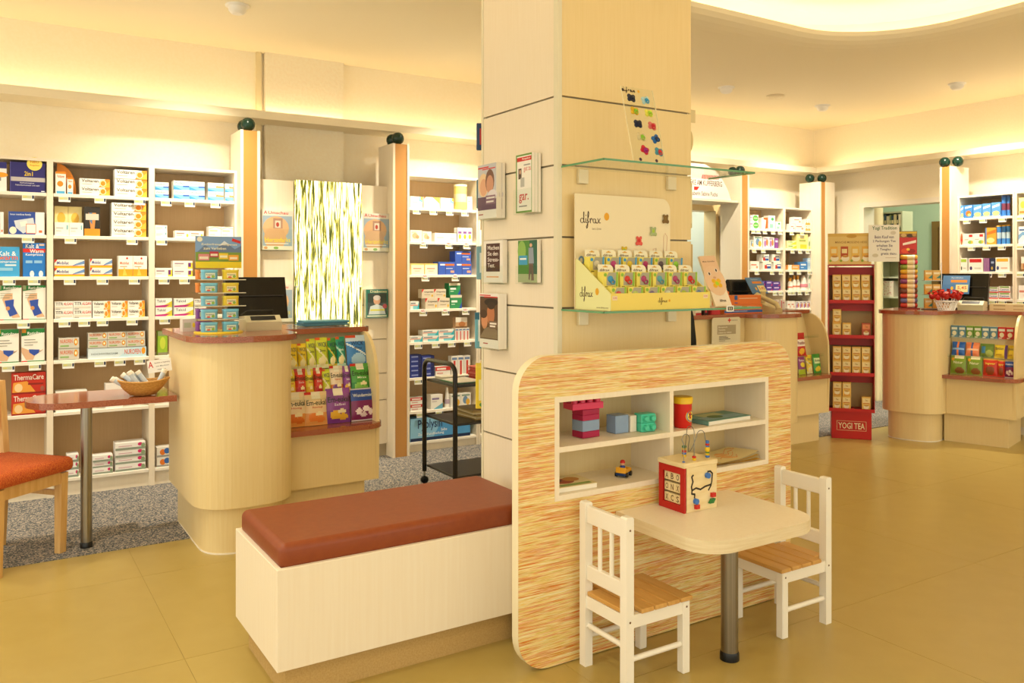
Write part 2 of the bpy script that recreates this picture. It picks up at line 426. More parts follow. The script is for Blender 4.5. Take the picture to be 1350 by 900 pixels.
for a, b, c, d in ((X0, ix0, Y0, Y1), (ix1, X1, Y0, Y1), (ix0, ix1, iy1, Y1), (ix0, ix1, Y0, iy0)):
    mb.quad([(a, c, CZ), (a, d, CZ), (b, d, CZ), (b, c, CZ)], CEIL)
r = rad + 0.22
for sx, sy, cx, cy in ((1, 1, ix1, iy1), (-1, 1, ix0, iy1), (1, -1, ix1, iy0), (-1, -1, ix0, iy0)):
    arc = [(cx - sx * r + sx * r * math.sin(t * PI / 20), cy - sy * r + sy * r * math.cos(t * PI / 20), CZ) for t in range(11)]
    mb.quad(arc + [(cx, cy, CZ)], CEIL)
struct(mb.build('ceiling'))
# light tubes lying hidden on the cove's ledge
GLOW = flat('#FFE9C4', 0.5, emit=7.0)
ct = MB().tube(cove_ring(0.26, CZ + 0.085), 0.018, GLOW, 6, True).build('cove_light')
tag(ct, 'hidden warm strip light inside the round-cornered ceiling recess', 'light')
# ceiling spotlights
def spot_light(x, y, aim, energy, label, size=1.25):
    t = thing('ceiling_spotlight', label, 'spotlight', (x, y, CZ), 0, 'ceiling spotlights')
    MB().lathe([(0.075, 0.0), (0.075, -0.008), (0.06, -0.012)], WHITE, n=20).build('trim_ring', t)
    MB().lathe([(0.058, -0.006), (0.055, -0.035), (0.04, -0.052), (0.03, -0.056)], WHITE, n=18).build('lamp_head', t)
    ld = bpy.data.lights.new('spot', 'SPOT'); ld.energy = energy; ld.color = WARM; ld.spot_size = size; ld.spot_blend = 0.9; ld.shadow_soft_size = 0.06
    lo = bpy.data.objects.new('spot_bulb', ld); COL.objects.link(lo); lo.parent = t; lo.location = (0, 0, -0.075)
    d = Vector(aim) - Vector((x, y, CZ - 0.075)); lo.rotation_euler = d.to_track_quat('-Z', 'Y').to_euler()
    return t
spot_light(1.34, 5.38, (1.0, 6.25, 0.9), 140, 'white ceiling spotlight at the top left of the ceiling', 1.6)
spot_light(3.4, 5.38, (3.2, 6.25, 1.2), 175, 'white ceiling spotlight hidden behind the maple pillar', 1.5)
spot_light(5.69, 5.38, (7.0, 6.25, 1.1), 75, 'white ceiling spotlight just right of the pillar', 1.7)
spot_light(7.13, 5.45, (7.5, 6.2, 1.1), 110, 'white ceiling spotlight near the back right corner', 1.9)
spot_light(7.32, 4.18, (7.95, 4.1, 1.1), 120, 'white ceiling spotlight over the right counter', 1.9)
for (x_, y_, w_) in ((-0.75, 5.38, 'far left over the first cabinet'), (0.1, 4.2, 'over the orange visitor chair'), (-0.6, 2.4, 'left of the bench, behind the viewer'), (6.9, 2.6, 'right of the recess over the open floor'), (6.9, 0.6, 'far right of the recess, behind the viewer'), (0.3, 0.4, 'nearest to the viewer left of the recess')):  # downlights added out of view to light the floor and lift the ceiling
    spot_light(x_, y_, (x_, y_, 0), 50, 'added unseen ceiling spotlight ' + w_, 2.5)
tag(MB().lathe([(0.085, 0), (0.08, -0.012), (0.03, -0.016)], flat('#E4D6B4', 0.5), (6.355, 5.386, CZ), 24).build('smoke_detector'), 'flat round smoke detector between two ceiling spotlights', 'detector')

# ------------------------------------------------------------------ pillar clad in grooved panels
QX0, QX1, QY0, QY1 = 2.0, 2.752, 2.82, 3.44
pil = struct(MB().box(QX0 + 0.012, QX1 - 0.012, QY0 + 0.012, QY1 - 0.012, 0, CZ, flat('#8A8068', 0.5)).build('wall_pillar'))
zleft = [0.0, 0.40, 0.70, 1.00, 1.305, 1.60, 1.90, 2.185, CZ]
def slots(zl):
    return [(a + (0.004 if i else 0), b - (0.004 if b < CZ else 0)) for i, (a, b) in enumerate(zip(zl[:-1], zl[1:]))]
for a, b in slots(zleft):
    MB().box(QX0, QX0 + 0.012, QY0 + 0.025, QY1 - 0.012, a, b, WOOD).build('wall_panel', pil)
for a, b in slots(zleft):
    MB().box(QX0 + 0.018, QX1, QY0, QY0 + 0.012, a, b, PILLAR_LIT).build('wall_panel', pil)
for a, b in slots(zleft):
    MB().box(QX1 - 0.012, QX1, QY0 + 0.012, QY1 - 0.012, a, b, WOOD).build('wall_panel', pil)
    MB().box(QX0 + 0.012, QX1 - 0.012, QY1 - 0.012, QY1, a, b, WOOD).build('wall_panel', pil)
MB().box(QX0 - 0.004, QX0 + 0.018, QY0 - 0.004, QY0 + 0.025, 0, CZ, flat('#E3DDC4', 0.4)).build('corner_strip', pil)
MB().box(QX0 - 0.004, QX0 + 0.012, QY1 - 0.012, QY1 + 0.004, 0, CZ, flat('#E3DDC4', 0.4)).build('corner_strip', pil)
# ================================================================== wall cabinets
CF = 6.12                      # cabinet fronts on the back wall
RF = 7.85                      # cabinet fronts on the right wall
TAGW = flat('#F4F4F0', 0.4); TAGL = flat('#C4C9A4', 0.4); TAGD = flat('#26304A', 0.4); TAGR = flat('#D8352B', 0.5)
def tag_mesh(badge):
    b = MB().box(-0.034, 0.034, -0.006, 0.0, -0.034, 0.0, TAGW)
    b.front([('r', 0.04, 0.78, 0.40, 0.95, TAGL), ('r', 0.82, 0.97, 0.35, 0.97, TAGD), ('r', 0.1, 0.4, 0.55, 0.8, '#D9D27A')], -0.034, 0.034, -0.006, -0.034, 0.0)
    if badge:
        b.prism([(0.028 * math.cos(t * PI / 8) - 0.006, 0.008 + 0.016 * math.sin(t * PI / 8)) for t in range(16)], -0.0105, -0.0085, TAGW, 'y')
        b.front([('t', 'NEU', 0.1, 0.9, 0.25, 0.75, '#D8352B')], -0.028, 0.016, -0.0106, -0.006, 0.022)
    return b.mesh('price_tag')
TAGM = {0: tag_mesh(0), 1: tag_mesh(1)}
CAB = {}
def cabinet(key, label, x0, x1, levels, top, tags, depth=0.32, right=False, badges=(), plinth=0.10, short=''):
    # local frame: x along the front, front at y = 0, back at y = depth
    w = x1 - x0
    if right: root = thing('display_cabinet', label, 'cabinet', (RF, x0, 0), -PI / 2, 'wall display cabinets')
    else: root = thing('display_cabinet', label, 'cabinet', (x0, CF, 0), 0, 'wall display cabinets')
    T = 0.018
    me = MB().box(0, T, 0, depth, 0, top, WOOD).mesh('side_panel')
    put('side_panel', me, root); put('side_panel', me, root, (w - T, 0, 0))
    MB().box(T, w - T, depth - 0.012, depth, plinth, top - T, CABIN).build('back_panel', root)
    MB().box(T, w - T, 0, depth - 0.012, top - T, top, WOOD).build('top_panel', root)
    MB().box(T, w - T, 0.02, 0.05, 0, plinth, BENCHW).build('plinth', root)
    shelves = []
    zb = [plinth + T] if plinth + T < min(levels) - 0.05 else []
    sm = MB().box(T + 0.001, w - T - 0.001, 0, depth - 0.013, -0.022, 0, WHITEL, 0.002, 1).mesh('shelf')
    for i, z in enumerate(levels):
        sh = put('shelf', sm, root, (0, 0, z)); shelves.append(z)
        for k, px in enumerate(tags[i] if i < len(tags) else []):
            lx_ = (x0 - onX(px, 300, RF)[1]) if right else (onY(px, 300, CF)[0] - x0)
            if T + 0.035 < lx_ < w - T - 0.03: put('price_tag', TAGM[1 if i in badges else 0], sh, (lx_, -0.002, -0.020))
    CAB[key] = dict(x0=x0, x1=x1, levels=levels, right=right, short=short, count={})
    return root
LV = [1.965, 1.695, 1.428, 1.154, 0.886, 0.55, 0.12]
cabinet('A', 'pale cabinet of blue boxes and knee brace packs at the left edge', -0.25, 0.345, LV, 2.185, [[37], [37], [12, 45], [31], [11, 46]], short='leftmost cabinet')
cabinet('B', 'pale cabinet second from the left, holding orange sun cartons', 0.345, 0.953, LV, 2.185, [[85, 132, 184], [93, 174], [92, 135, 177], [85, 111, 135, 174], [90, 132, 158, 184]], short='second cabinet from left')
cabinet('C', 'pale cabinet left of the first copper post, behind the tin stand', 0.953, 1.521, LV, 2.185, [[219, 250, 284, 305], [213], [216, 243, 304], [217, 249], [217]], short='third cabinet from left')
LV4 = [1.98, 1.706, 1.438, 1.157, 0.892, 0.605, 0.334, 0.086]
cabinet('D', 'pale cabinet between second copper post and maple pillar', 2.835, 3.517, LV4, 2.25, [[549, 571, 592.5, 612.5], [558, 591.5, 615], [560.5, 600], [557.5, 587, 613.5], [551, 574, 595, 616], [551], [554, 579]], badges=(1, 2, 3), plinth=0.06, short='cabinet left of pillar')
cabinet('E', 'pale cabinet half hidden behind the maple pillar', 3.52, 4.2, LV4, 2.25, [[640], [640], [640]], plinth=0.06, short='cabinet behind pillar')
LV5 = [1.922, 1.72, 1.487, 1.262, 1.054, 0.8, 0.5, 0.2]
cabinet('F', 'pale cabinet just right of the third copper post', 6.706, 7.365, LV5, 2.17, [[993, 999.5, 1008, 1019, 1028], [994, 1006, 1026], [997.5, 1017.5, 1029], [1021.5, 1029]], short='cabinet right of passage')
cabinet('G', 'pale cabinet in the corner beside the last back-wall post', 7.365, 7.835, LV5, 2.17, [[1043.5, 1057.5, 1073.5], [1044.5, 1054.5, 1064.5, 1075], [1043, 1053, 1067, 1076], [1041, 1046, 1054, 1063.5, 1071.5]], short='back corner cabinet')
LV7 = [1.97, 1.715, 1.465, 1.214, 0.96, 0.6, 0.2]
def cab_right(key, label, yl, yr, tags, short):
    w = yl - yr
    root = thing('display_cabinet', label, 'cabinet', (RF, yl, 0), -PI / 2, 'wall display cabinets')
    T = 0.018; depth = 0.4; top = 2.185
    me = MB().box(0, T, 0, depth, 0, top, WOOD).mesh('side_panel')
    put('side_panel', me, root); put('side_panel', me, root, (w - T, 0, 0))
    MB().box(T, w - T, depth - 0.012, depth, 0.1, top - T, CABIN).build('back_panel', root)
    MB().box(T, w - T, 0, depth - 0.012, top - T, top, WOOD).build('top_panel', root)
    MB().box(T, w - T, 0.02, 0.05, 0, 0.1, BENCHW).build('plinth', root)
    sm = MB().box(T + 0.001, w - T - 0.001, 0, depth - 0.013, -0.022, 0, WHITEL, 0.002, 1).mesh('shelf')
    for i, z in enumerate(LV7):
        sh = put('shelf', sm, root, (0, 0, z))
        for px in (tags[i] if i < len(tags) else []):
            l = yl - onX(px, 300, RF)[1]
            if T + 0.035 < l < w - T - 0.03: put('price_tag', TAGM[0], sh, (l, -0.002, -0.020))
    CAB[key] = dict(x0=yl, x1=yr, levels=LV7, right=True, short=short, count={})
cab_right('H', 'pale cabinet of milk powder and tea cartons on the right wall', 4.478, 3.955, [[1264, 1275, 1296.5, 1322], [1264, 1281, 1301, 1321], [1264, 1283, 1303, 1321.5], [1296, 1309, 1322]], 'right wall cabinet')
cab_right('I', 'pale cabinet cut off by the right edge of the picture', 3.953, 3.35, [[1346], [1346], [1346], [1346]], 'cabinet at right edge')

# copper posts with pairs of dark green balls
def post(x0, x1, label, zt=2.468, y0=6.02, y1=6.30, wide=None):
    t = thing('copper_post', label, 'post', ((x0 + x1) / 2, y0, 0), 0, 'copper fronted posts')
    MB().box(x0, x0 + 0.02, y0, y1, 0, zt, WOOD).build('side_board', t, world=True)
    w2 = 0.02 if wide is None else wide
    MB().box(x1 - w2, x1, y0, y1, 0, zt, WOOD).build('side_board', t, world=True)
    MB().box(x0 + 0.02, x1 - w2, y0 + 0.006, y1 - 0.02, 0, zt - 0.002, COPPER).build('copper_panel', t, world=True)
    return t
def balls(cx, cy, z, d, labs):
    for k, (dx, dy) in enumerate(d):
        tag(MB().lathe([(0.004, 0.0), (0.02, 0.003), (0.038, 0.016), (0.047, 0.034), (0.049, 0.049), (0.047, 0.064), (0.038, 0.082), (0.022, 0.094), (0.004, 0.098)], GREENBALL, (cx + dx, cy + dy, z), 20).build('green_ball'), labs[k], 'ball', 'dark green balls on the posts')
pts = [(1.521, 1.659, 'copper fronted post left of the backlit reed panel'), (2.69, 2.833, 'copper fronted post right of the backlit reed panel'), (6.575, 6.704, 'copper fronted post beside the passage right of pillar')]
nm = ['post left of the reed panel', 'post right of the reed panel', 'post beside the passage']
for (a, b, l), n_ in zip(pts, nm):
    post(a, b, l)
    balls((a + b) / 2, 6.13, 2.469, [(-0.0, -0.045), (0.0, 0.06)], ['front dark green ball on the copper ' + n_, 'rear dark green ball on the copper ' + n_])
post(7.837, 8.09, 'wide copper edged post in the back right corner', wide=0.16)
balls(7.90, 6.15, 2.469, [(-0.045, 0.02), (0.06, -0.06)], ['left dark green ball on the corner post', 'right dark green ball on the corner post'])
t = thing('copper_post', 'copper fronted post between doorway and right wall cabinet', 'post', (7.75, 4.54, 0), 0, 'copper fronted posts')
MB().box(7.75, 8.05, 4.481, 4.499, 0, 2.468, WOOD).build('side_board', t, world=True)
MB().box(7.75, 8.05, 4.576, 4.594, 0, 2.468, WOOD).build('side_board', t, world=True)
MB().box(7.756, 8.03, 4.499, 4.576, 0, 2.466, COPPER).build('copper_panel', t, world=True)
balls(7.82, 4.54, 2.469, [(-0.01, 0.04), (0.04, -0.06)], ['left dark green ball on the post beside the doorway', 'right dark green ball on the post beside the doorway'])

# slat wall with the backlit reed panel
sw = thing('slat_wall', 'pale grooved wall boards framing the backlit reed panel', 'wall panel', (2.17, 6.13, 0))
for (a, b) in ((1.66, 1.935), (2.468, 2.689)):
    zz = [0.10, 0.45, 0.72, 0.99, 1.26, 1.53, 1.80, 2.14]
    if a < 1.7: zz = [0.10, 0.45, 0.72, 0.99, 1.26, 2.14]
    else: zz = [0.10, 0.45, 0.66, 0.93, 1.2, 2.14]
    for z0, z1 in zip(zz[:-1], zz[1:]):
        MB().box(a, b, 6.13, 6.148, z0 + 0.003, z1 - 0.003, WOOD).build('board', sw, world=True)
MB().box(1.66, 2.689, 6.149, 6.16, 0.0, 2.13, flat('#B9AC93', 0.6)).build('backing_board', sw, world=True)
lp = thing('light_panel', 'tall backlit glass panel printed with green reeds', 'light panel', (2.2, 6.11, 0.55))
MB().box(1.937, 2.466, 6.105, 6.112, 0.55, 2.145, REED).build('printed_glass', lp, world=True)
MB().box(1.945, 2.458, 6.113, 6.148, 0.56, 2.13, WHITEL).build('light_box', lp, world=True)
for x in (1.95, 2.452):
    for z in (0.7, 1.35, 2.0): MB().cyl((x, 6.096, z), 0.009, 0.009, CHROME, 10, 'y').build('glass_clip', lp, world=True)

# ================================================================== products
def carton(ops, w, h, d, body='#F1EEE6', side=None):
    b = MB()
    b.box(-w / 2, w / 2, 0, d, 0, h, flat(body) if isinstance(body, str) else body)
    if side:
        for sx in (-1, 1): b.quad([(sx * (w / 2 + 0.0004), 0, 0), (sx * (w / 2 + 0.0004), d, 0), (sx * (w / 2 + 0.0004), d, h), (sx * (w / 2 + 0.0004), 0, h)], flat(side))
    b.front(ops, -w / 2, w / 2, 0, 0, h)
    return b
O = '#E8862A'; Y = '#F2CE3A'; R_ = '#C62A22'; G = '#2E7D3C'; BL = '#2B4FB0'; LB = '#5DB3DC'; NV = '#23236E'; GR = '#9A9A94'; TX = '#3A3A40'; SK = '#D9A77C'; PK = '#D2256F'
DES = {
 'volt': ('#F3F0E8', [('p', [(0.62, 0), (1, 0), (1, 1), (0.85, 1)], '#EE8A22'), ('p', [(0.75, 0), (1, 0), (1, 0.8)], '#F6B43C'), ('e', 0.76, 0.5, 0.12, 0.42, '#F4E0B0'), ('e', 0.77, 0.48, 0.08, 0.3, '#F08A1E'), ('t', 'Voltaren', 0.06, 0.62, 0.55, 0.92, '#4A4238'), ('r', 0.08, 0.4, 0.3, 0.36, '#B9B2A8')]),
 'voltv': ('#F3F0E8', [('t', 'Voltaren', 0.15, 0.85, 0.72, 0.86, '#C25A1E'), ('e', 0.45, 0.45, 0.3, 0.13, '#EE8A22'), ('r', 0.1, 0.9, 0.0, 0.12, '#4EA9DD'), ('r', 0.0, 1, 0.9, 1, '#EE8A22')]),
 'nuro': ('#CFCBBE', [('t', 'NUROFEN', 0.08, 0.68, 0.52, 0.86, '#D9622A'), ('e', 0.84, 0.6, 0.1, 0.32, '#E39A1E'), ('e', 0.84, 0.6, 0.05, 0.16, '#F8F0C8'), ('r', 0.08, 0.5, 0.2, 0.34, '#8FB46A'), ('r', 0, 1, 0, 0.06, '#8E8A7C')]),
 'nurow': ('#D6E6EE', [('p', [(0.5, 0), (1, 0), (1, 1), (0.75, 1)], '#BFE0EE'), ('t', 'NUROFEN', 0.62, 0.9, 0.3, 0.8, '#E0592A'), ('e', 0.95, 0.6, 0.035, 0.35, '#EFA024'), ('t', 'HOCHWIRKSAM', 0.05, 0.5, 0.35, 0.55, '#8E9AA0')]),
 'titr': ('#EFECE4', [('t', 'TITR', 0.05, 0.45, 0.55, 0.9, '#24242A'), ('t', 'ALGAN', 0.47, 0.97, 0.55, 0.9, '#C8312A'), ('r', 0.05, 0.95, 0.2, 0.4, '#D8D4C6'), ('r', 0.05, 0.3, 0.08, 0.16, '#9A9A94')]),
 'mobi': ('#F4F0E4', [('r', 0, 1, 0, 0.22, '#F0B223'), ('p', [(0, 0.55), (0.1, 1), (0, 1)], '#D22E26'), ('t', 'Mobilat', 0.08, 0.48, 0.42, 0.8, '#3E4A8E'), ('p', [(0.55, 0.22), (1, 0.5), (1, 0.9), (0.7, 0.5)], '#6E93C8'), ('r', 0, 1, 0.22, 0.28, '#E8703A')]),
 'orbx': ('#F4EFE6', [('r', 0, 1, 0, 0.36, '#EFA324'), ('p', [(0.3, 0.05), (0.6, 0.05), (0.4, 0.5)], '#F4C24E'), ('t', 'Mobilat', 0.1, 0.75, 0.58, 0.72, '#D9704A'), ('e', 0.6, 0.88, 0.07, 0.05, '#C62A22'), ('r', 0.1, 0.6, 0.46, 0.5, '#C9A080')]),
 'imod': ('#F2F2EC', [('r', 0, 1, 0.0, 0.5, '#7CC0DE'), ('p', [(0, 0), (0.6, 0), (0, 0.4)], '#3E96CC'), ('t', 'imodium', 0.08, 0.75, 0.62, 0.92, '#2F7E9E'), ('r', 0.6, 1, 0.32, 0.5, '#3A66BE')]),
 'imodo': ('#F2F2EC', [('r', 0, 1, 0.0, 0.45, '#7CC0DE'), ('t', 'imodium', 0.08, 0.8, 0.62, 0.92, '#2F7E9E'), ('r', 0.5, 1, 0.45, 0.62, '#EE9A4E'), ('p', [(0, 0), (0.6, 0), (0, 0.3)], '#3E96CC')]),
 'white': ('#F4F1E8', [('r', 0.1, 0.6, 0.5, 0.62, '#B9BEC0'), ('r', 0.1, 0.45, 0.3, 0.38, '#CFCFC9'), ('r', 0.82, 0.93, 0.45, 0.8, '#7CB4C0')]),
 'wyel': ('#F4F1E8', [('r', 0.1, 0.65, 0.55, 0.7, '#B08A7A'), ('e', 0.86, 0.35, 0.07, 0.25, '#EED23A'), ('r', 0.1, 0.5, 0.3, 0.4, '#D8C9A8')]),
 'wgrn': ('#F4F1E8', [('r', 0.1, 0.7, 0.6, 0.7, '#B9C79A'), ('p', [(0.0, 0.75), (0.5, 0.95), (1, 0.8), (1, 0.86), (0.5, 1), (0, 0.82)], '#C9D9A0'), ('r', 0.1, 0.5, 0.3, 0.38, '#CFCFC9')]),
 'wpur': ('#F4F1E8', [('r', 0.08, 0.55, 0.55, 0.72, '#A58E9A'), ('r', 0.76, 1.0, 0.0, 0.75, '#EED23A'), ('r', 0.78, 0.92, 0.2, 0.75, '#6A2C7E'), ('r', 0.08, 0.4, 0.3, 0.4, '#C9C4C4')]),
 'taxi': ('#F3F1EA', [('t', 'Talcid', 0.08, 0.6, 0.55, 0.85, '#4A5A6E'), ('p', [(0.3, 0), (1, 0), (1, 0.7)], '#D6C93A'), ('p', [(0.0, 0.0), (0.6, 0), (0.9, 0.3), (0, 0.18)], '#B92E7E')]),
 'gripp': ('#D9CDB6', [('p', [(0, 0.6), (0.18, 1), (0, 1)], '#D22E26'), ('t', 'Grippostad', 0.2, 0.95, 0.58, 0.8, '#3A342E'), ('e', 0.86, 0.28, 0.07, 0.14, '#E9B82A'), ('r', 0.2, 0.7, 0.36, 0.42, '#A8997E')]),
 'greenb': ('#2E8E58', [('r', 0, 1, 0.8, 1, '#D9D2BC'), ('p', [(0.75, 0), (1, 0), (1, 0.5)], '#2B4FB0'), ('r', 0.1, 0.6, 0.45, 0.6, '#F2F2EC'), ('r', 0.1, 0.4, 0.28, 0.34, '#BFE0C8')]),
 'bluebx': ('#3A5FC0', [('r', 0.1, 0.38, 0.72, 0.84, '#F2F2F4'), ('r', 0.4, 0.95, 0.70, 0.84, '#E8702A'), ('r', 0.4, 0.44, 0, 0.7, '#2B46A0'), ('r', 0.72, 0.94, 0.15, 0.32, '#E9A58A'), ('r', 0.45, 0.85, 0.45, 0.52, '#B9C8F0')]),
 'cream': ('#F5EDD2', [('r', 0, 1, 0.86, 1, '#F2CE7A'), ('r', 0.2, 0.8, 0.5, 0.6, '#D9A08A'), ('r', 0, 0.06, 0, 1, '#EFC060'), ('r', 0.3, 0.7, 0.3, 0.36, '#E9C0A8')]),
 'wtop': ('#F6F3EA', [('p', [(0.7, 0.6), (1, 0.5), (1, 1), (0.75, 1)], '#7CC6CC'), ('r', 0.15, 0.6, 0.45, 0.55, '#D8D2C2'), ('p', [(0.85, 0.75), (1, 0.7), (1, 1), (0.9, 1)], '#E9C24A')]),
 'wyel2': ('#F6F3EA', [('p', [(0.55, 1), (1, 0.45), (1, 1)], '#EFC35A'), ('p', [(0, 0.8), (0.12, 1), (0, 1)], '#D9702A'), ('r', 0.2, 0.6, 0.4, 0.5, '#D8D2C2')]),
 'peach': ('#F3EBD8', [('e', 0.4, 0.5, 0.25, 0.25, '#E2B48A'), ('r', 0.1, 0.5, 0.75, 0.85, '#D9CDB0'), ('e', 0.6, 0.4, 0.15, 0.16, '#D39A70')]),
 'longw': ('#F6F4EC', [('r', 0.1, 0.4, 0.4, 0.6, '#D9D6CC'), ('r', 0.7, 0.9, 0.3, 0.5, '#E4DAD0')]),
 'wpv': ('#F2EDE6', [('r', 0.15, 0.85, 0.6, 0.75, '#8A5AA0'), ('e', 0.5, 0.4, 0.25, 0.16, '#E9B82A'), ('r', 0.1, 0.9, 0.0, 0.1, '#C9C4C4')]),
 'bro': ('#C9A27A', [('r', 0, 1, 0.55, 1, '#E9E4D8'), ('e', 0.55, 0.35, 0.3, 0.25, '#B0703E'), ('r', 0, 1, 0, 0.15, '#7E5A36')]),
 'teal': ('#EDEDE6', [('r', 0.3, 1, 0, 0.5, '#7CC9D6'), ('r', 0, 1, 0.45, 0.58, '#E99A8A'), ('r', 0.05, 0.6, 0.65, 0.85, '#9AA0A8'), ('p', [(0.75, 0), (1, 0), (1, 1)], '#3AB0C0')]),
 'dkbl': ('#2A3A8E', [('r', 0.1, 0.7, 0.4, 0.7, '#8E9AD6'), ('r', 0.75, 1, 0, 1, '#1E2660')]),
 'redw': ('#EFECE6', [('r', 0, 1, 0.55, 1, '#C9342C'), ('r', 0.1, 0.7, 0.65, 0.85, '#F2E9E2'), ('r', 0.1, 0.5, 0.2, 0.35, '#D9A8A0')]),
 'wpurp': ('#F1EFEA', [('p', [(0.2, 0), (1, 0), (1, 0.4)], '#6FB3D0'), ('r', 0.1, 0.7, 0.65, 0.78, '#8A7AA8'), ('r', 0.1, 0.5, 0.5, 0.56, '#C9C4C4')]),
 'rstr': ('#E9E4DC', [('r', 0.35, 0.65, 0, 0.75, '#C9342C'), ('r', 0.1, 0.9, 0.8, 0.92, '#6E86B0')]),
 'lilac': ('#E9E4EE', [('r', 0, 1, 0.6, 0.85, '#B9A8D0'), ('r', 0.1, 0.9, 0.2, 0.4, '#CFC4DC')]),
 'gcirc': ('#F1EFE6', [('e', 0.5, 0.5, 0.46, 0.46, '#58A848'), ('r', 0.2, 0.8, 0.45, 0.6, '#BEDDA8')]),
 'ocurv': ('#F1EFE6', [('p', [(0.6, 0), (1, 0.1), (1, 1), (0.3, 1), (0.3, 0.85), (0.75, 0.8)], '#E0602A')]),
 'gleaf': ('#F1EFE6', [('e', 0.6, 0.75, 0.2, 0.12, '#3FA060'), ('r', 0.2, 0.7, 0.1, 0.4, '#8CC8B8')]),
 'mixb': ('#EDEBE4', [('e', 0.45, 0.5, 0.25, 0.3, '#6F93B8'), ('e', 0.7, 0.35, 0.2, 0.25, '#E0B03A'), ('r', 0.1, 0.9, 0.8, 0.92, '#7E9A8E')]),
 'mixp': ('#EFEBEA', [('e', 0.35, 0.4, 0.2, 0.3, '#B07AC0'), ('e', 0.7, 0.5, 0.2, 0.3, '#C9824A'), ('r', 0.1, 0.8, 0.75, 0.9, '#A8A0B8')]),
 'plum': ('#8E4AA0', [('r', 0.1, 0.9, 0.6, 0.8, '#E4D4EC')]),
 'flag': ('#EEEBE2', [('r', 0.4, 0.95, 0.15, 0.7, '#2E5AA8'), ('r', 0.2, 0.5, 0.15, 0.6, '#C9342C'), ('r', 0.45, 0.9, 0.45, 0.6, '#F2F2EC')]),
 'purp': ('#5A3E9A', [('r', 0.15, 0.8, 0.5, 0.75, '#D8C8EE'), ('p', [(0.7, 0), (1, 0), (1, 0.5)], '#C23A7E')]),
 'wpink': ('#F3EDE6', [('r', 0.1, 0.7, 0.5, 0.65, '#D98A7A'), ('e', 0.75, 0.3, 0.12, 0.15, '#E0A08A')]),
 'orw': ('#F3EDE2', [('p', [(0, 0), (1, 0), (1, 0.3), (0.4, 0.5), (0, 0.3)], '#EFA04A'), ('r', 0.15, 0.7, 0.65, 0.78, '#C9A08A')]),
 'ywt': ('#F4EBB4', [('p', [(0.3, 0), (1, 0), (1, 0.8)], '#EFD23A'), ('r', 0.1, 0.6, 0.55, 0.75, '#5EA85A')]),
 'ytall': ('#F1E79A', [('r', 0.3, 0.9, 0.0, 0.3, '#EFD23A'), ('r', 0.2, 0.8, 0.5, 0.62, '#A8B45A'), ('r', 0.15, 0.6, 0.75, 0.85, '#F8F4DC')]),
 'bush': ('#EDE7C8', [('e', 0.45, 0.45, 0.35, 0.25, '#3F8A34'), ('r', 0.1, 0.9, 0, 0.2, '#F0DA4A')]),
 'orl': ('#F0A45A', [('r', 0, 0.3, 0, 1, '#F3EDE2'), ('r', 0.4, 0.85, 0.45, 0.65, '#F8E4CC')]),
 'blubx': ('#3F84CE', [('r', 0.1, 0.8, 0.55, 0.75, '#E4EEF8'), ('r', 0.1, 0.5, 0.25, 0.35, '#BCD8F0')]),
 'lblu': ('#BFD9EE', [('r', 0.2, 0.7, 0.3, 0.6, '#8AB8E0'), ('r', 0.1, 0.6, 0.75, 0.85, '#F4F8FA')]),
 'milk': ('#5B9CDC', [('e', 0.5, 0.25, 0.4, 0.16, '#F0D28A'), ('r', 0, 1, 0, 0.1, '#EFE2B4'), ('p', [(0.1, 0.6), (0.9, 0.75), (0.9, 0.9), (0.1, 0.75)], '#E4EEF8')]),
 'milkt': ('#3E86D0', [('e', 0.5, 0.35, 0.32, 0.22, '#E9762A'), ('p', [(0.1, 0.72), (0.9, 0.82), (0.9, 0.95), (0.1, 0.85)], '#E4EEF8'), ('e', 0.6, 0.25, 0.2, 0.1, '#F0D28A')]),
 'brnc': ('#F1E9DC', [('e', 0.5, 0.5, 0.46, 0.48, '#B0622E'), ('r', 0.12, 0.88, 0.32, 0.5, '#D9342C')]),
 'wredg': ('#F2EDE2', [('r', 0.55, 0.9, 0.7, 0.92, '#C9302C'), ('e', 0.7, 0.25, 0.25, 0.16, '#8CB45A'), ('r', 0.12, 0.5, 0.45, 0.52, '#B9A8A0'), ('e', 0.85, 0.25, 0.1, 0.14, '#EFC24A')]),
 'orbox': ('#EFA43A', [('e', 0.5, 0.25, 0.38, 0.16, '#F0DC9A'), ('p', [(0, 0.55), (1, 0.7), (1, 0.9), (0, 0.7)], '#E5742A'), ('r', 0.0, 0.12, 0, 1, '#5B8CCB')]),
 'gtop': ('#F3EFE6', [('r', 0.06, 0.9, 0.7, 0.92, '#A8C84A'), ('e', 0.16, 0.25, 0.09, 0.14, '#3A4A2E'), ('r', 0.4, 0.85, 0.2, 0.3, '#C9C9BE')]),
 'rtop': ('#F3EFE6', [('r', 0.06, 0.9, 0.68, 0.94, '#C9282C'), ('e', 0.16, 0.25, 0.09, 0.14, '#4A3A6E'), ('r', 0.4, 0.85, 0.2, 0.3, '#C9C9BE')]),
 'otop': ('#F3EFE6', [('r', 0.06, 0.9, 0.7, 0.92, '#EFAE3A'), ('e', 0.16, 0.25, 0.09, 0.14, '#3A4A7E'), ('r', 0.4, 0.85, 0.2, 0.3, '#E0B8A0')]),
 'cent': ('#F2EDE6', [('r', 0, 1, 0, 0.2, '#C9302C'), ('t', 'Centrum', 0.1, 0.9, 0.3, 0.62, '#2B4FB0'), ('r', 0.1, 0.9, 0.75, 0.95, '#8CB45A')]),
 'centb': ('#F2EDE6', [('r', 0, 1, 0, 0.2, '#2B4FB0'), ('t', 'Centrum', 0.1, 0.9, 0.3, 0.62, '#2B4FB0'), ('p', [(0.2, 1), (0.5, 0.7), (0.8, 1)], '#E9A03A')]),
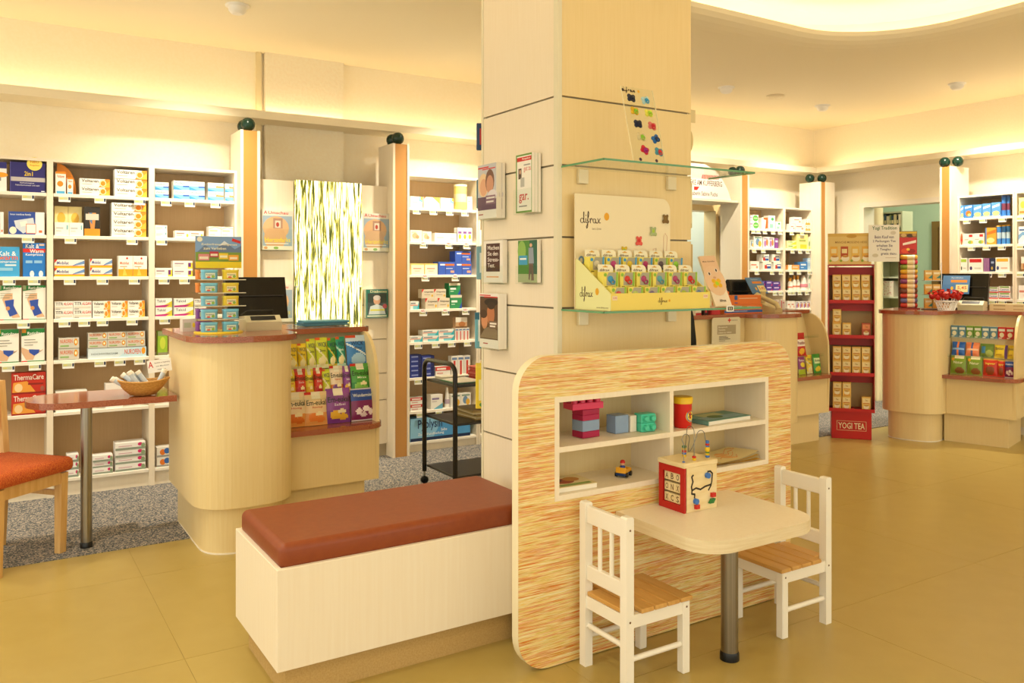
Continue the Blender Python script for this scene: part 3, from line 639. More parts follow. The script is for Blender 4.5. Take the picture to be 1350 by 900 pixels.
 'pinkd': ('#F4F0EC', [('r', 0, 1, 0, 0.3, '#8E9A8A'), ('e', 0.82, 0.68, 0.08, 0.24, '#D2256F'), ('e', 0.92, 0.5, 0.07, 0.3, '#8AA07A'), ('r', 0.1, 0.55, 0.5, 0.6, '#D8A8B8')]),
 'colr': ('#E9E4DA', [('e', 0.4, 0.5, 0.2, 0.3, '#E07A2A'), ('e', 0.7, 0.6, 0.2, 0.3, '#3E6AB0'), ('r', 0, 1, 0, 0.2, '#9A9A94')]),
 'grn': ('#9CC43A', [('e', 0.5, 0.5, 0.3, 0.25, '#C9D94A'), ('r', 0, 1, 0.8, 1, '#8E9A6E'), ('r', 0, 1, 0, 0.12, '#8E8A6E')]),
 'pyol': ('#8CC4E8', [('p', [(0.35, 0), (1, 0), (1, 1), (0.55, 1)], '#4E9AD6'), ('r', 0, 1, 0, 0.14, '#14284E'), ('t', 'Pyolysin', 0.12, 0.52, 0.42, 0.92, '#173A6E'), ('t', 'Zur Wundheilung', 0.12, 0.55, 0.2, 0.34, '#F2F6FA'), ('t', 'Salbe', 0.5, 0.6, 0.36, 0.48, '#F2F6FA')]),
 'therma': ('#C2301E', [('r', 0, 1, 0, 0.08, '#8E1E14'), ('p', [(0.02, 0.08), (0.7, 0.08), (0.45, 0.6), (0.05, 0.55)], '#E59A3A'), ('e', 0.2, 0.3, 0.12, 0.2, '#F0CE9A'), ('t', 'ThermaCare', 0.06, 0.94, 0.66, 0.92, '#F6E6D8'), ('r', 0.48, 0.92, 0.42, 0.5, '#8E2416'), ('e', 0.9, 0.22, 0.06, 0.12, '#9E5A4A')]),
 'rat_knee': ('#EFECE2', [('p', [(0, 0.84), (0.5, 0.88), (1, 0.94), (1, 1), (0, 1)], '#1F7A36'), ('t', 'Ratioline', 0.24, 0.88, 0.89, 0.97, '#F4F4EE'), ('r', 0, 0.14, 0.88, 1, '#8E9A6E'), ('p', [(0.3, 0.75), (0.62, 0.78), (0.62, 0.45), (0.95, 0.08), (0.62, 0.06), (0.3, 0.4), (0.18, 0.6)], '#D9B08C'), ('p', [(0.28, 0.56), (0.68, 0.6), (0.66, 0.42), (0.84, 0.18), (0.5, 0.1), (0.36, 0.34)], '#2E4FA8'), ('e', 0.42, 0.34, 0.09, 0.06, '#C9905A'), ('r', 0, 1, 0, 0.02, '#1F7A36'), ('r', 0, 0.25, 0, 0.025, '#C9302C'), ('r', 0.1, 0.55, 0.76, 0.775, '#8A8A6E'), ('r', 0.1, 0.6, 0.7, 0.715, '#8A8A6E'), ('r', 0.1, 0.5, 0.64, 0.655, '#8A8A6E')]),
 'rat_elb': ('#EFECE2', [('p', [(0, 0.78), (0.5, 0.82), (1, 0.88), (1, 1), (0, 1)], '#1F7A36'), ('t', 'Ratioline', 0.26, 0.9, 0.82, 0.91, '#F4F4EE'), ('r', 0.02, 0.2, 0.88, 1, '#D9902A'), ('p', [(0, 0.45), (0.3, 0.36), (0.9, 0.33), (0.95, 0.38), (0.6, 0.22), (0.5, 0.06), (0.2, 0.06), (0, 0.3)], '#D9B08C'), ('p', [(0.32, 0.38), (0.78, 0.36), (0.74, 0.26), (0.55, 0.18), (0.34, 0.28)], '#2E4FA8'), ('r', 0, 1, 0, 0.03, '#1F7A36'), ('r', 0, 0.25, 0, 0.035, '#C9302C'), ('r', 0.12, 0.6, 0.66, 0.68, '#8A8A7E'), ('r', 0.12, 0.7, 0.58, 0.6, '#8A8A7E'), ('r', 0.12, 0.5, 0.5, 0.52, '#8A8A7E')]),
 'kalt': ('#1F78CE', [('r', 0, 1, 0.72, 0.83, '#D92A26'), ('t', 'Kalt &', 0.12, 0.72, 0.84, 0.97, '#F4F8FA'), ('t', 'Warm', 0.3, 0.92, 0.7, 0.81, '#F4F8FA'), ('t', 'Kompresse', 0.12, 0.9, 0.6, 0.69, '#F4F8FA'), ('r', 0.12, 0.42, 0.4, 0.48, '#8EC0E8'), ('r', 0.5, 0.85, 0.4, 0.48, '#8EC0E8'), ('e', 0.4, 0.08, 0.1, 0.1, '#D9E8F2'), ('e', 0.8, 0.08, 0.1, 0.1, '#D9E8F2'), ('r', 0.72, 0.95, 0.92, 0.97, '#E9C0A8')]),
 'kalt2': ('#3FA4E0', [('t', 'Kalt &', 0.05, 0.85, 0.7, 0.85, '#F4F8FA'), ('t', 'warm', 0.05, 0.92, 0.56, 0.68, '#E8623A'), ('t', 'Kompresse', 0.02, 0.86, 0.44, 0.54, '#F4F8FA'), ('r', 0.35, 0.85, 0.36, 0.41, '#E4F0F8'), ('r', 0.05, 0.7, 0.2, 0.3, '#8EC8EC'), ('e', 0.1, 0.94, 0.04, 0.025, '#D92A26')]),
 'twoin': ('#2A2672', [('r', 0, 1, 0.36, 0.5, '#B9B4B8'), ('t', '2in1', 0.4, 0.64, 0.55, 0.7, '#F0CE2A'), ('t', 'Blutdruckmessgeraet', 0.28, 0.68, 0.28, 0.33, '#E4E4EE'), ('t', 'Fieberthermometer und mehr', 0.15, 0.84, 0.21, 0.26, '#C9C9DC'), ('r', 0.88, 0.98, 0.03, 0.06, '#E4E4EE'), ('r', 0, 0.02, 0, 1, '#5A56A0')]),
 'bpm': ('#E9ECEE', [('r', 0, 0.74, 0, 1, '#2A4A9E'), ('p', [(0.15, 0.6), (0.68, 0.75), (0.74, 0.3), (0.4, 0.05), (0.2, 0.3)], '#C9D4E0'), ('p', [(0.3, 0.55), (0.5, 0.62), (0.52, 0.4), (0.34, 0.34)], '#E4E8E4'), ('e', 0.12, 0.18, 0.1, 0.16, '#EFE6D0'), ('t', 'boso medicus family', 0.05, 0.62, 0.82, 0.92, '#E4ECF4'), ('r', 0.48, 0.76, 0.05, 0.48, '#D9806A'), ('r', 0.5, 0.745, 0.08, 0.45, '#F6F2E9'), ('r', 0.84, 0.93, 0.1, 0.2, '#E0724A')]),
 'dev': ('#EFEDEA', [('r', 0, 1, 0.78, 1, '#2A2A7A'), ('e', 0.5, 0.56, 0.6, 0.09, '#EFA02A'), ('p', [(0, 0.3), (0.6, 0.35), (0.6, 0.48), (0, 0.45)], '#8A8A90')]),
 'legbk': ('#2E2A26', [('r', 0, 1, 0, 0.25, '#DE9326'), ('p', [(0.25, 0.8), (0.75, 0.8), (0.65, 0.25), (0.4, 0.25)], '#C98A4A'), ('p', [(0.3, 0.8), (0.5, 0.8), (0.5, 0.4), (0.35, 0.5)], '#5E7A9E'), ('r', 0.08, 0.92, 0.55, 0.76, '#CFC9BA')]),
 'yelb': ('#F2E2A0', [('e', 0.5, 0.6, 0.3, 0.2, '#E9B84A'), ('r', 0.1, 0.9, 0.1, 0.25, '#C98A4A')]),
 'whbl': ('#EEF0F0', [('p', [(0, 0.2), (0.5, 0.5), (1, 0.4), (1, 0.6), (0.5, 0.7), (0, 0.5)], '#7AA8D6'), ('r', 0.1, 0.7, 0.75, 0.85, '#4A6AA0')]),
 'thin': ('#8A4A8E', [('r', 0, 0.3, 0, 1, '#C9A8C0')]),
 'navyb': ('#26304E', [('r', 0.2, 0.8, 0.6, 0.75, '#9AA8C8'), ('e', 0.4, 0.25, 0.2, 0.12, '#C9A84A')]),
}
NAMES = {}
MESHCACHE = {}
def vert_word(i, n):
    if n == 2: return ['lower', 'upper'][i]
    if n == 3: return ['bottom', 'middle', 'top'][i]
    return (['bottom', 'second', 'third', 'fourth', 'fifth', 'sixth'][i]) if i < n - 1 else 'top'
def col_word(i, n):
    if n == 1: return ''
    if n == 2: return ['left', 'right'][i]
    if n == 3: return ['left', 'centre', 'right'][i]
    return ORD[i]
def row(key, r, items, extra_z=0.0):
    """items: (px left, px right, py top, stacked, side by side, design, description, depth, y offset)"""
    cb = CAB[key]; z = cb['levels'][r] + extra_z
    for it in items:
        x0, x1, yt, n, cols, des, desc = it[:7]
        d = it[7] if len(it) > 7 else 0.09; off = it[8] if len(it) > 8 else 0.012; lift = it[9] if len(it) > 9 else 0.0
        body, ops = DES[des]
        if cb['right']:
            A, B = onX(x0, yt, RF + off), onX(x1, yt, RF + off)
            lo, hi = B[1], A[1]; zt = (A[2] + B[2]) / 2
            hi = min(hi, cb['x0'] - 0.022); lo = max(lo, cb['x1'] + 0.022)
        else:
            A, B = onY(x0, yt, CF + off), onY(x1, yt, CF + off)
            lo, hi = A[0], B[0]; zt = (A[2] + B[2]) / 2
            lo = max(lo, cb['x0'] + 0.022); hi = min(hi, cb['x1'] - 0.022)
        base = z + lift
        h = max(0.02, (zt - base) / n); w = (hi - lo) / cols
        k = cb['count'].get(r, 0); cb['count'][r] = k + 1
        mk = (des, round(w, 3), round(h, 3), d)
        if mk not in MESHCACHE: MESHCACHE[mk] = carton(ops, w - 0.002, h - 0.0008, d, body).mesh('carton')
        for c in range(cols):
            for s in range(n):
                p = lo + w * (c + 0.5); jz = base + s * h; jit = random.uniform(0, 0.006) if s else 0
                o = put('carton', MESHCACHE[mk], None, (RF + off + jit, hi - w * (c + 0.5), jz) if cb['right'] else (p, CF + off + jit, jz), -PI / 2 if cb['right'] else 0)
                pos = ' '.join(q for q in (vert_word(s, n) if n > 1 else '', col_word(c, cols)) if q)
                where = ('%s in %s pile' % (pos, ORD[k])) if pos else '%s item' % ORD[k]
                tag(o, '%s, %s, %s shelf, %s' % (desc, where, ORD[r], cb['short']), 'carton', 'cartons in the ' + cb['short'])
row('A', 0, [(-10, 9, 213, 1, 1, 'dev', 'white device box', 0.12), (13, 60, 214, 1, 1, 'twoin', 'navy monitor box', 0.13)])
row('A', 1, [(-14, 5, 279, 1, 1, 'bpm', 'white-blue device box', 0.12), (11, 59, 279, 1, 1, 'bpm', 'blue blood-pressure box', 0.12)])
row('A', 2, [(-4, 26, 325, 1, 1, 'kalt2', 'sky-blue compress box', 0.06), (30, 60, 320, 1, 1, 'kalt', 'deep-blue compress box', 0.06)])
row('A', 3, [(-3, 28.5, 376, 1, 1, 'rat_knee', 'green-white knee-brace box', 0.07), (30, 60.5, 376, 1, 1, 'rat_knee', 'green-white knee-brace box', 0.07)])
row('A', 4, [(-6, 25, 434, 1, 1, 'rat_elb', 'green-white elbow-brace box', 0.07), (28, 59, 433, 1, 1, 'rat_elb', 'green-white elbow-brace box', 0.07)])
row('A', 5, [(15, 60.5, 491, 2, 1, 'therma', 'red heat-pad box', 0.08)])
row('B', 0, [(73, 87, 226, 1, 1, 'voltv', 'upright orange-white tube box', 0.05), (88.5, 96.5, 234, 1, 1, 'voltv', 'small upright tube box', 0.05), (105, 145, 235.5, 2, 1, 'volt', 'white orange-ball carton', 0.09), (151, 194, 224, 3, 1, 'volt', 'white orange-ball carton', 0.09)])
row('B', 1, [(71.5, 108, 272, 1, 2, 'yelb', 'picture display card', 0.01, 0.07), (72, 110, 293, 1, 2, 'white', 'small white carton', 0.04, 0.012), (111, 132, 272.5, 1, 1, 'legbk', 'black leg-print box', 0.06), (147, 193, 267.5, 4, 1, 'volt', 'white orange-ball carton', 0.1)])
row('B', 2, [(71.5, 111.5, 342, 2, 1, 'mobi', 'blue-yellow ointment carton', 0.08), (118.7, 148, 341, 2, 1, 'mobi', 'blue-yellow ointment carton', 0.08), (156, 194, 337, 1, 2, 'orbx', 'orange-footed white box', 0.08)])
row('B', 3, [(72, 121, 397, 2, 2, 'titr', 'black-red lettered carton', 0.08), (122, 191, 396.5, 2, 3, 'volt', 'white orange-ball carton', 0.08)])
row('B', 4, [(77, 104.5, 445, 2, 1, 'nuro', 'silver target-print carton', 0.08), (116, 193, 458, 1, 1, 'nurow', 'wide pale-blue carton', 0.08)])
zl = onY(150, 458, CF + 0.012)[2] - LV[4]
row('B', 4, [(116, 191.5, 437.3, 2, 3, 'nuro', 'silver target-print carton', 0.07, 0.014, zl)])
row('B', 5, [(73, 115, 515, 1, 1, 'longw', 'flat white carton', 0.1), (139, 162, 505, 1, 1, 'wpink', 'white-pink carton', 0.08)])
row('B', 6, [(88, 104, 599, 3, 1, 'pinkd', 'white pink-flower carton', 0.1), (122, 149, 600, 3, 1, 'pinkd', 'white pink-flower carton', 0.1), (152, 192, 583, 4, 1, 'pinkd', 'white pink-flower carton', 0.12)])
row('C', 0, [(204, 222.5, 240, 2, 1, 'imod', 'white-blue carton', 0.08), (228.7, 270, 238.7, 2, 2, 'imod', 'white-blue carton', 0.08), (274, 295, 241, 2, 1, 'imodo', 'white-blue orange-striped carton', 0.08), (296.7, 315, 242, 2, 1, 'imodo', 'white-blue orange-striped carton', 0.08)])
row('C', 1, [(204, 220.7, 296.5, 2, 1, 'white', 'plain white carton', 0.08), (230.5, 268.7, 304, 1, 2, 'wyel', 'white yellow-dot carton', 0.07), (275, 315, 298.7, 1, 2, 'wgrn', 'white green-line carton', 0.08)])
row('C', 2, [(204, 227, 352.8, 1, 1, 'wpur', 'white purple-end carton', 0.08), (228, 254, 343.5, 2, 1, 'wpur', 'white purple-end carton', 0.08), (300, 315, 337, 1, 1, 'redw', 'red-white carton', 0.08)])
row('C', 3, [(205, 227, 393, 2, 1, 'taxi', 'white rainbow-edge carton', 0.08), (229.5, 255, 393, 2, 1, 'taxi', 'white rainbow-edge carton', 0.08), (256, 272, 394, 2, 1, 'titr', 'beige lettered carton', 0.08)])
row('C', 4, [(208, 221, 436, 1, 1, 'grn', 'lime-green carton', 0.06)])
row('C', 6, [(206.7, 226, 589, 2, 1, 'colr', 'white colour-print carton', 0.1)])
row('D', 0, [(541, 557, 258.7, 1, 1, 'wtop', 'white teal-corner carton', 0.08), (559, 579.5, 259.7, 1, 1, 'wyel2', 'white yellow-corner carton', 0.08), (581, 598, 260.8, 1, 1, 'wtop', 'white teal-corner carton', 0.08), (616, 622.6, 259, 1, 1, 'wgrn', 'slim white carton', 0.08)])
row('D', 1, [(541, 556.5, 303, 1, 1, 'peach', 'cream food-print carton', 0.08), (557, 569, 304.7, 1, 1, 'peach', 'cream food-print carton', 0.08), (573, 602, 307, 1, 1, 'longw', 'long plain white carton', 0.1), (603, 622.6, 300, 1, 3, 'wpv', 'white purple-band carton', 0.06)])
row('D', 2, [(541, 577, 347, 1, 2, 'cream', 'cream yellow-edged carton', 0.09), (578, 621.7, 345, 1, 2, 'bluebx', 'blue orange-banded carton', 0.1)])
zl = onY(600, 345, CF + 0.012)[2] - LV4[2]
row('D', 2, [(600, 621, 331, 1, 1, 'bluebx', 'blue orange-banded carton', 0.1, 0.012, zl)])
row('D', 3, [(541, 552.5, 397, 1, 1, 'teal', 'small teal-white carton', 0.06), (560.7, 593, 392.7, 1, 2, 'gripp', 'beige red-corner carton', 0.08), (593.5, 609, 388.6, 1, 1, 'greenb', 'green-white carton', 0.09)])
zl = onY(577, 392.7, CF + 0.012)[2] - LV4[3]
row('D', 3, [(556, 588, 381, 1, 2, 'gripp', 'beige red-corner carton', 0.07, 0.016, zl)])
zl = onY(600, 388.6, CF + 0.012)[2] - LV4[3]
row('D', 3, [(592, 607, 373, 1, 1, 'greenb', 'green-white carton', 0.08, 0.016, zl)])
row('D', 4, [(541, 557, 443, 1, 1, 'teal', 'flat teal-white carton', 0.08), (557.6, 599, 434.5, 2, 2, 'teal', 'flat teal-white carton', 0.09), (600, 619, 432, 1, 4, 'rstr', 'slim white carton', 0.06)])
zl = onY(608, 432, CF + 0.012)[2] - LV4[4]
row('D', 4, [(600.5, 616, 418, 1, 1, 'bro', 'brown-white carton', 0.05, 0.014, zl)])
row('D', 5, [(541, 555.6, 467.4, 5, 1, 'dkbl', 'flat dark-blue carton', 0.08), (556, 572.7, 468.7, 4, 1, 'dkbl', 'flat dark-blue carton', 0.09), (574, 594, 482.8, 1, 1, 'redw', 'white-red carton', 0.09), (595, 620, 468.7, 1, 3, 'rstr', 'tall red-striped carton', 0.06)])
row('D', 6, [(541, 560.7, 523.7, 2, 1, 'redw', 'white-red carton', 0.09), (568, 583.7, 519.8, 1, 1, 'wpurp', 'white blue-corner carton', 0.08), (594, 620.8, 518.6, 1, 2, 'mixb', 'white colour-print carton', 0.08)])
row('D', 7, [(541, 620, 548, 1, 1, 'pyol', 'long blue ointment box', 0.1)])
row('E', 0, [(629, 650, 262, 1, 2, 'cream', 'cream yellow carton', 0.08)])
row('E', 1, [(629, 648, 303, 1, 2, 'gleaf', 'white-green carton', 0.08)])
row('E', 3, [(630, 650, 392, 1, 2, 'redw', 'white-red carton', 0.08)])
row('E', 5, [(629, 650, 475, 1, 2, 'cream', 'yellow-white carton', 0.08)])
row('E', 6, [(629, 650, 520, 1, 2, 'teal', 'teal-white carton', 0.08)])
row('F', 0, [(989, 992.3, 284, 2, 1, 'lilac', 'lilac carton', 0.06), (992.6, 1000.4, 283, 2, 1, 'gcirc', 'green-circle carton', 0.07), (1004, 1012, 286.7, 1, 1, 'ocurv', 'orange-curve carton', 0.07), (1013, 1022, 284, 1, 1, 'gleaf', 'white green-leaf carton', 0.07), (1022.5, 1030, 292, 1, 1, 'gleaf', 'white green-leaf carton', 0.06)])
row('F', 1, [(989, 993.3, 316, 1, 1, 'mixb', 'white blue-yellow carton', 0.06), (994, 1005, 311, 1, 1, 'mixb', 'white blue-yellow carton', 0.07), (1006, 1020.8, 312, 1, 2, 'mixp', 'white purple-orange carton', 0.07), (1021.5, 1026, 314, 1, 1, 'plum', 'plum carton', 0.05)])
row('F', 2, [(989, 1001, 344, 1, 1, 'wpink', 'white-pink carton', 0.07), (1005.8, 1017, 345, 1, 1, 'flag', 'white red-blue carton', 0.08), (1020, 1030, 345, 1, 1, 'flag', 'white red-blue carton', 0.08)])
zl = onY(1017, 345, CF + 0.012)[2] - LV5[2]
row('F', 2, [(1004, 1014, 335, 1, 1, 'flag', 'white red-blue carton', 0.07, 0.018, zl), (1018, 1028, 335, 1, 1, 'flag', 'white red-blue carton', 0.07, 0.018, zl)])
row('F', 3, [(999, 1009, 370, 2, 1, 'purp', 'purple carton', 0.08), (1010, 1018.5, 370, 2, 1, 'purp', 'purple carton', 0.08), (1019, 1029, 371, 2, 1, 'purp', 'purple carton', 0.08)])
row('G', 0, [(1042, 1048, 294.7, 1, 1, 'wpink', 'white-pink carton', 0.06), (1048.5, 1061, 294.7, 1, 1, 'wpink', 'white-pink carton', 0.08), (1062, 1077.5, 289, 2, 2, 'orw', 'white-orange carton', 0.08)])
zl = onY(1052, 294.7, CF + 0.012)[2] - LV5[0]
row('G', 0, [(1046, 1057, 286, 1, 1, 'wpink', 'white-pink carton', 0.06, 0.014, zl)])
row('G', 1, [(1038, 1050, 317, 2, 1, 'ywt', 'yellow-white carton', 0.08), (1050.5, 1065, 308.5, 1, 1, 'ytall', 'tall yellow carton', 0.07), (1066, 1072.5, 312.5, 1, 1, 'bush', 'green-bush carton', 0.06)])
row('G', 2, [(1039, 1054, 349, 1, 1, 'orl', 'orange-white carton', 0.08), (1054.7, 1064.5, 345, 1, 1, 'blubx', 'blue carton', 0.08), (1065, 1078, 340, 1, 2, 'lblu', 'light-blue carton', 0.07)])
row('G', 3, [(1066, 1071.2, 359.6, 1, 1, 'gleaf', 'white-green carton', 0.05)])
row('G', 4, [(1038, 1048, 396.5, 1, 2, 'wpink', 'white-pink carton', 0.07), (1049, 1074, 396.8, 1, 4, 'mixp', 'white colour-print carton', 0.07)])
row('H', 0, [(1260, 1270.6, 271, 1, 1, 'milk', 'blue milk-powder carton', 0.08), (1271, 1282.6, 270, 1, 1, 'milkt', 'blue orange-print carton', 0.08), (1283, 1294.6, 269.4, 1, 1, 'milk', 'blue milk-powder carton', 0.08), (1295, 1306.5, 268, 1, 1, 'milk', 'blue milk-powder carton', 0.08), (1307, 1319, 266.5, 1, 1, 'milk', 'blue milk-powder carton', 0.08)])
row('H', 1, [(1260, 1269.4, 307, 1, 1, 'brnc', 'brown-circle carton', 0.08), (1269.8, 1297.6, 307.6, 1, 2, 'wredg', 'white red-label carton', 0.08), (1299, 1313, 300, 1, 1, 'orbox', 'tall orange carton', 0.08)])
row('H', 2, [(1260, 1275, 340, 1, 1, 'gtop', 'white green-banded carton', 0.09), (1277, 1296, 340, 1, 1, 'rtop', 'white red-banded carton', 0.09), (1296.6, 1304.6, 340, 1, 4, 'thin', 'thin purple carton', 0.08), (1305.2, 1311.8, 340, 1, 1, 'navyb', 'navy carton', 0.08), (1312.4, 1331, 339, 1, 1, 'otop', 'white orange-banded carton', 0.09)])
row('H', 3, [(1291, 1303, 378.5, 2, 1, 'centb', 'white blue-foot carton', 0.07), (1303.4, 1316, 378, 2, 1, 'cent', 'white red-foot carton', 0.07), (1316.6, 1332, 377, 2, 1, 'cent', 'white red-foot carton', 0.07)])
row('I', 0, [(1343, 1365, 260, 1, 2, 'yelb', 'yellow food-print carton', 0.08)])
row('I', 1, [(1342.5, 1366, 298, 1, 2, 'whbl', 'white-blue carton', 0.08)])
row('I', 2, [(1346, 1366, 338, 1, 2, 'bro', 'brown-white carton', 0.08)])
row('I', 3, [(1342.5, 1366, 376, 1, 2, 'wpink', 'pink-white carton', 0.08)])
# round cans, bottles and tubes on the shelves
def can(px0, px1, yt, key, r, cols, label, cat='can', name='can'):
    cb = CAB[key]; z = cb['levels'][r]
    if cb['right']:
        A, B = onX(px0, yt, RF + 0.05), onX(px1, yt, RF + 0.05); c = (RF + 0.05, (A[1] + B[1]) / 2); rad_ = abs(A[1] - B[1]) / 2; zt = A[2]
    else:
        A, B = onY(px0, yt, CF + 0.05), onY(px1, yt, CF + 0.05); c = ((A[0] + B[0]) / 2, CF + 0.05); rad_ = abs(A[0] - B[0]) / 2; zt = A[2]
    h = zt - z; rad_ *= 0.96
    body, lid, band_ = cols
    o = MB().lathe([(rad_, 0), (rad_, h * 0.93)], flat(body), n=20).lathe([(rad_ * 1.006, h * 0.3), (rad_ * 1.006, h * 0.62)], flat(band_), n=20, close=False).build(name, None, (c[0], c[1], z))
    MB().lathe([(rad_ * 1.03, h * 0.92), (rad_ * 1.03, h * 0.99), (rad_ * 0.9, h)], flat(lid), n=20).build('lid', o)
    tag(o, label, cat, 'cans and bottles in the cabinets')
can(599, 614.5, 243, 'D', 0, ('#E9DC7A', '#F2EDC4', '#F0E8B0'), 'tall yellow round tin on the top shelf left of the pillar')
can(1320.7, 1327.3, 258, 'H', 0, ('#3F7FD0', '#4E6AB0', '#7A3A52'), 'left tall blue can on the top shelf of right wall cabinet')
can(1327.8, 1332, 257.6, 'H', 0, ('#3F7FD0', '#4E6AB0', '#7A3A52'), 'right tall blue can on the top shelf of right wall cabinet')
can(1314, 1320.5, 297, 'H', 1, ('#3F86D0', '#D9A83A', '#B8D0E0'), 'leftmost blue can with gold lid on second right-wall shelf')
can(1321, 1326.6, 296.5, 'H', 1, ('#3F86D0', '#D9A83A', '#B8D0E0'), 'middle blue can with gold lid on second right-wall shelf')
can(1327, 1332, 296, 'H', 1, ('#3F86D0', '#D9A83A', '#B8D0E0'), 'rightmost blue can with gold lid on second right-wall shelf')
def bottle(px0, px1, yt, key, r, prof, cols, label):
    cb = CAB[key]; z = cb['levels'][r]; A, B = onY(px0, yt, CF + 0.05), onY(px1, yt, CF + 0.05)
    rad_ = (B[0] - A[0]) / 2 * 0.95; h = A[2] - z; k = prof
    o = MB().lathe([(rad_ * a, h * b) for a, b in k[0]], flat(cols[0], 0.35), n=16).lathe([(rad_ * 0.97, h * 0.2), (rad_ * 0.93, h * 0.42)], flat(cols[2]), n=16, close=False).build('bottle', None, ((A[0] + B[0]) / 2, CF + 0.05, z))
    MB().lathe([(rad_ * a, h * b) for a, b in k[1]], flat(cols[1], 0.35), n=14).build('cap', o)
    tag(o, label, 'bottle', 'cans and bottles in the cabinets')
PF = ([(0.9, 0), (0.95, 0.1), (0.95, 0.55), (0.6, 0.7), (0.5, 0.74)], [(0.55, 0.72), (0.55, 1.0)])
PC = ([(1, 0), (0.95, 0.1), (0.55, 0.8), (0.5, 0.85)], [(0.45, 0.84), (0.4, 1.0)])
bottle(1039, 1044, 366, 'G', 3, PF, ('#F1EDE4', '#E0A03A', '#D9806A'), 'leftmost white bottle with orange cap in back corner cabinet')
bottle(1044.3, 1048.8, 363, 'G', 3, PF, ('#F1EDE4', '#E0A03A', '#D9806A'), 'second white bottle with orange cap in back corner cabinet')
bottle(1049, 1053.6, 363, 'G', 3, PF, ('#F1EDE4', '#E0A03A', '#D9806A'), 'third white bottle with orange cap in back corner cabinet')
bottle(1054.7, 1063.0, 363, 'G', 3, PC, ('#F1EDE4', '#E4D8D0', '#D98A9A'), 'white cone shaped bottle in the back corner cabinet')
bottle(1071.6, 1074.6, 360.5, 'G', 3, PF, ('#2E2A24', '#1A1A1A', '#B9A88A'), 'dark slim bottle in the back corner cabinet')
bottle(585.8, 592.7, 511, 'D', 6, PC, ('#EDEAE4', '#F3F0EA', '#B9A8C0'), 'white upright tube low in the cabinet left of pillar')
# round yellow sticker card on the navy box, small display header on top shelf
A = onY(45.5, 216, CF + 0.008)
st = tag(MB().prism([(A[0] + 0.043 * math.cos(t * PI / 10), A[2] + 0.043 * math.sin(t * PI / 10)) for t in range(20)], CF + 0.0085, CF + 0.0105, flat('#F0DE6A'), 'y').front([('t', 'NEU', 0.2, 0.8, 0.55, 0.75, '#D9802A'), ('t', 'Angebot', 0.15, 0.85, 0.3, 0.45, '#D9802A')], A[0] - 0.04, A[0] + 0.04, CF + 0.0085, A[2] - 0.04, A[2] + 0.04).build('sticker'), 'round yellow sticker on the navy box in leftmost cabinet', 'sticker')
A = onY(71.5, 255, CF + 0.1); B = onY(96.5, 217, CF + 0.1)
pts_ = [(A[0] + 0.015, LV[0])] + [(A[0] + 0.015 + (B[0] - A[0]) * math.sin(t * PI / 16), LV[0] + 0.03 + (B[2] - LV[0] - 0.03) * math.cos(t * PI / 16)) for t in range(9)] + [(B[0] + 0.015, LV[0])]
tag(MB().prism(pts_, CF + 0.08, CF + 0.085, flat('#E8902E'), 'y').build('display_header'), 'orange arched display card behind the upright tube boxes', 'display card')
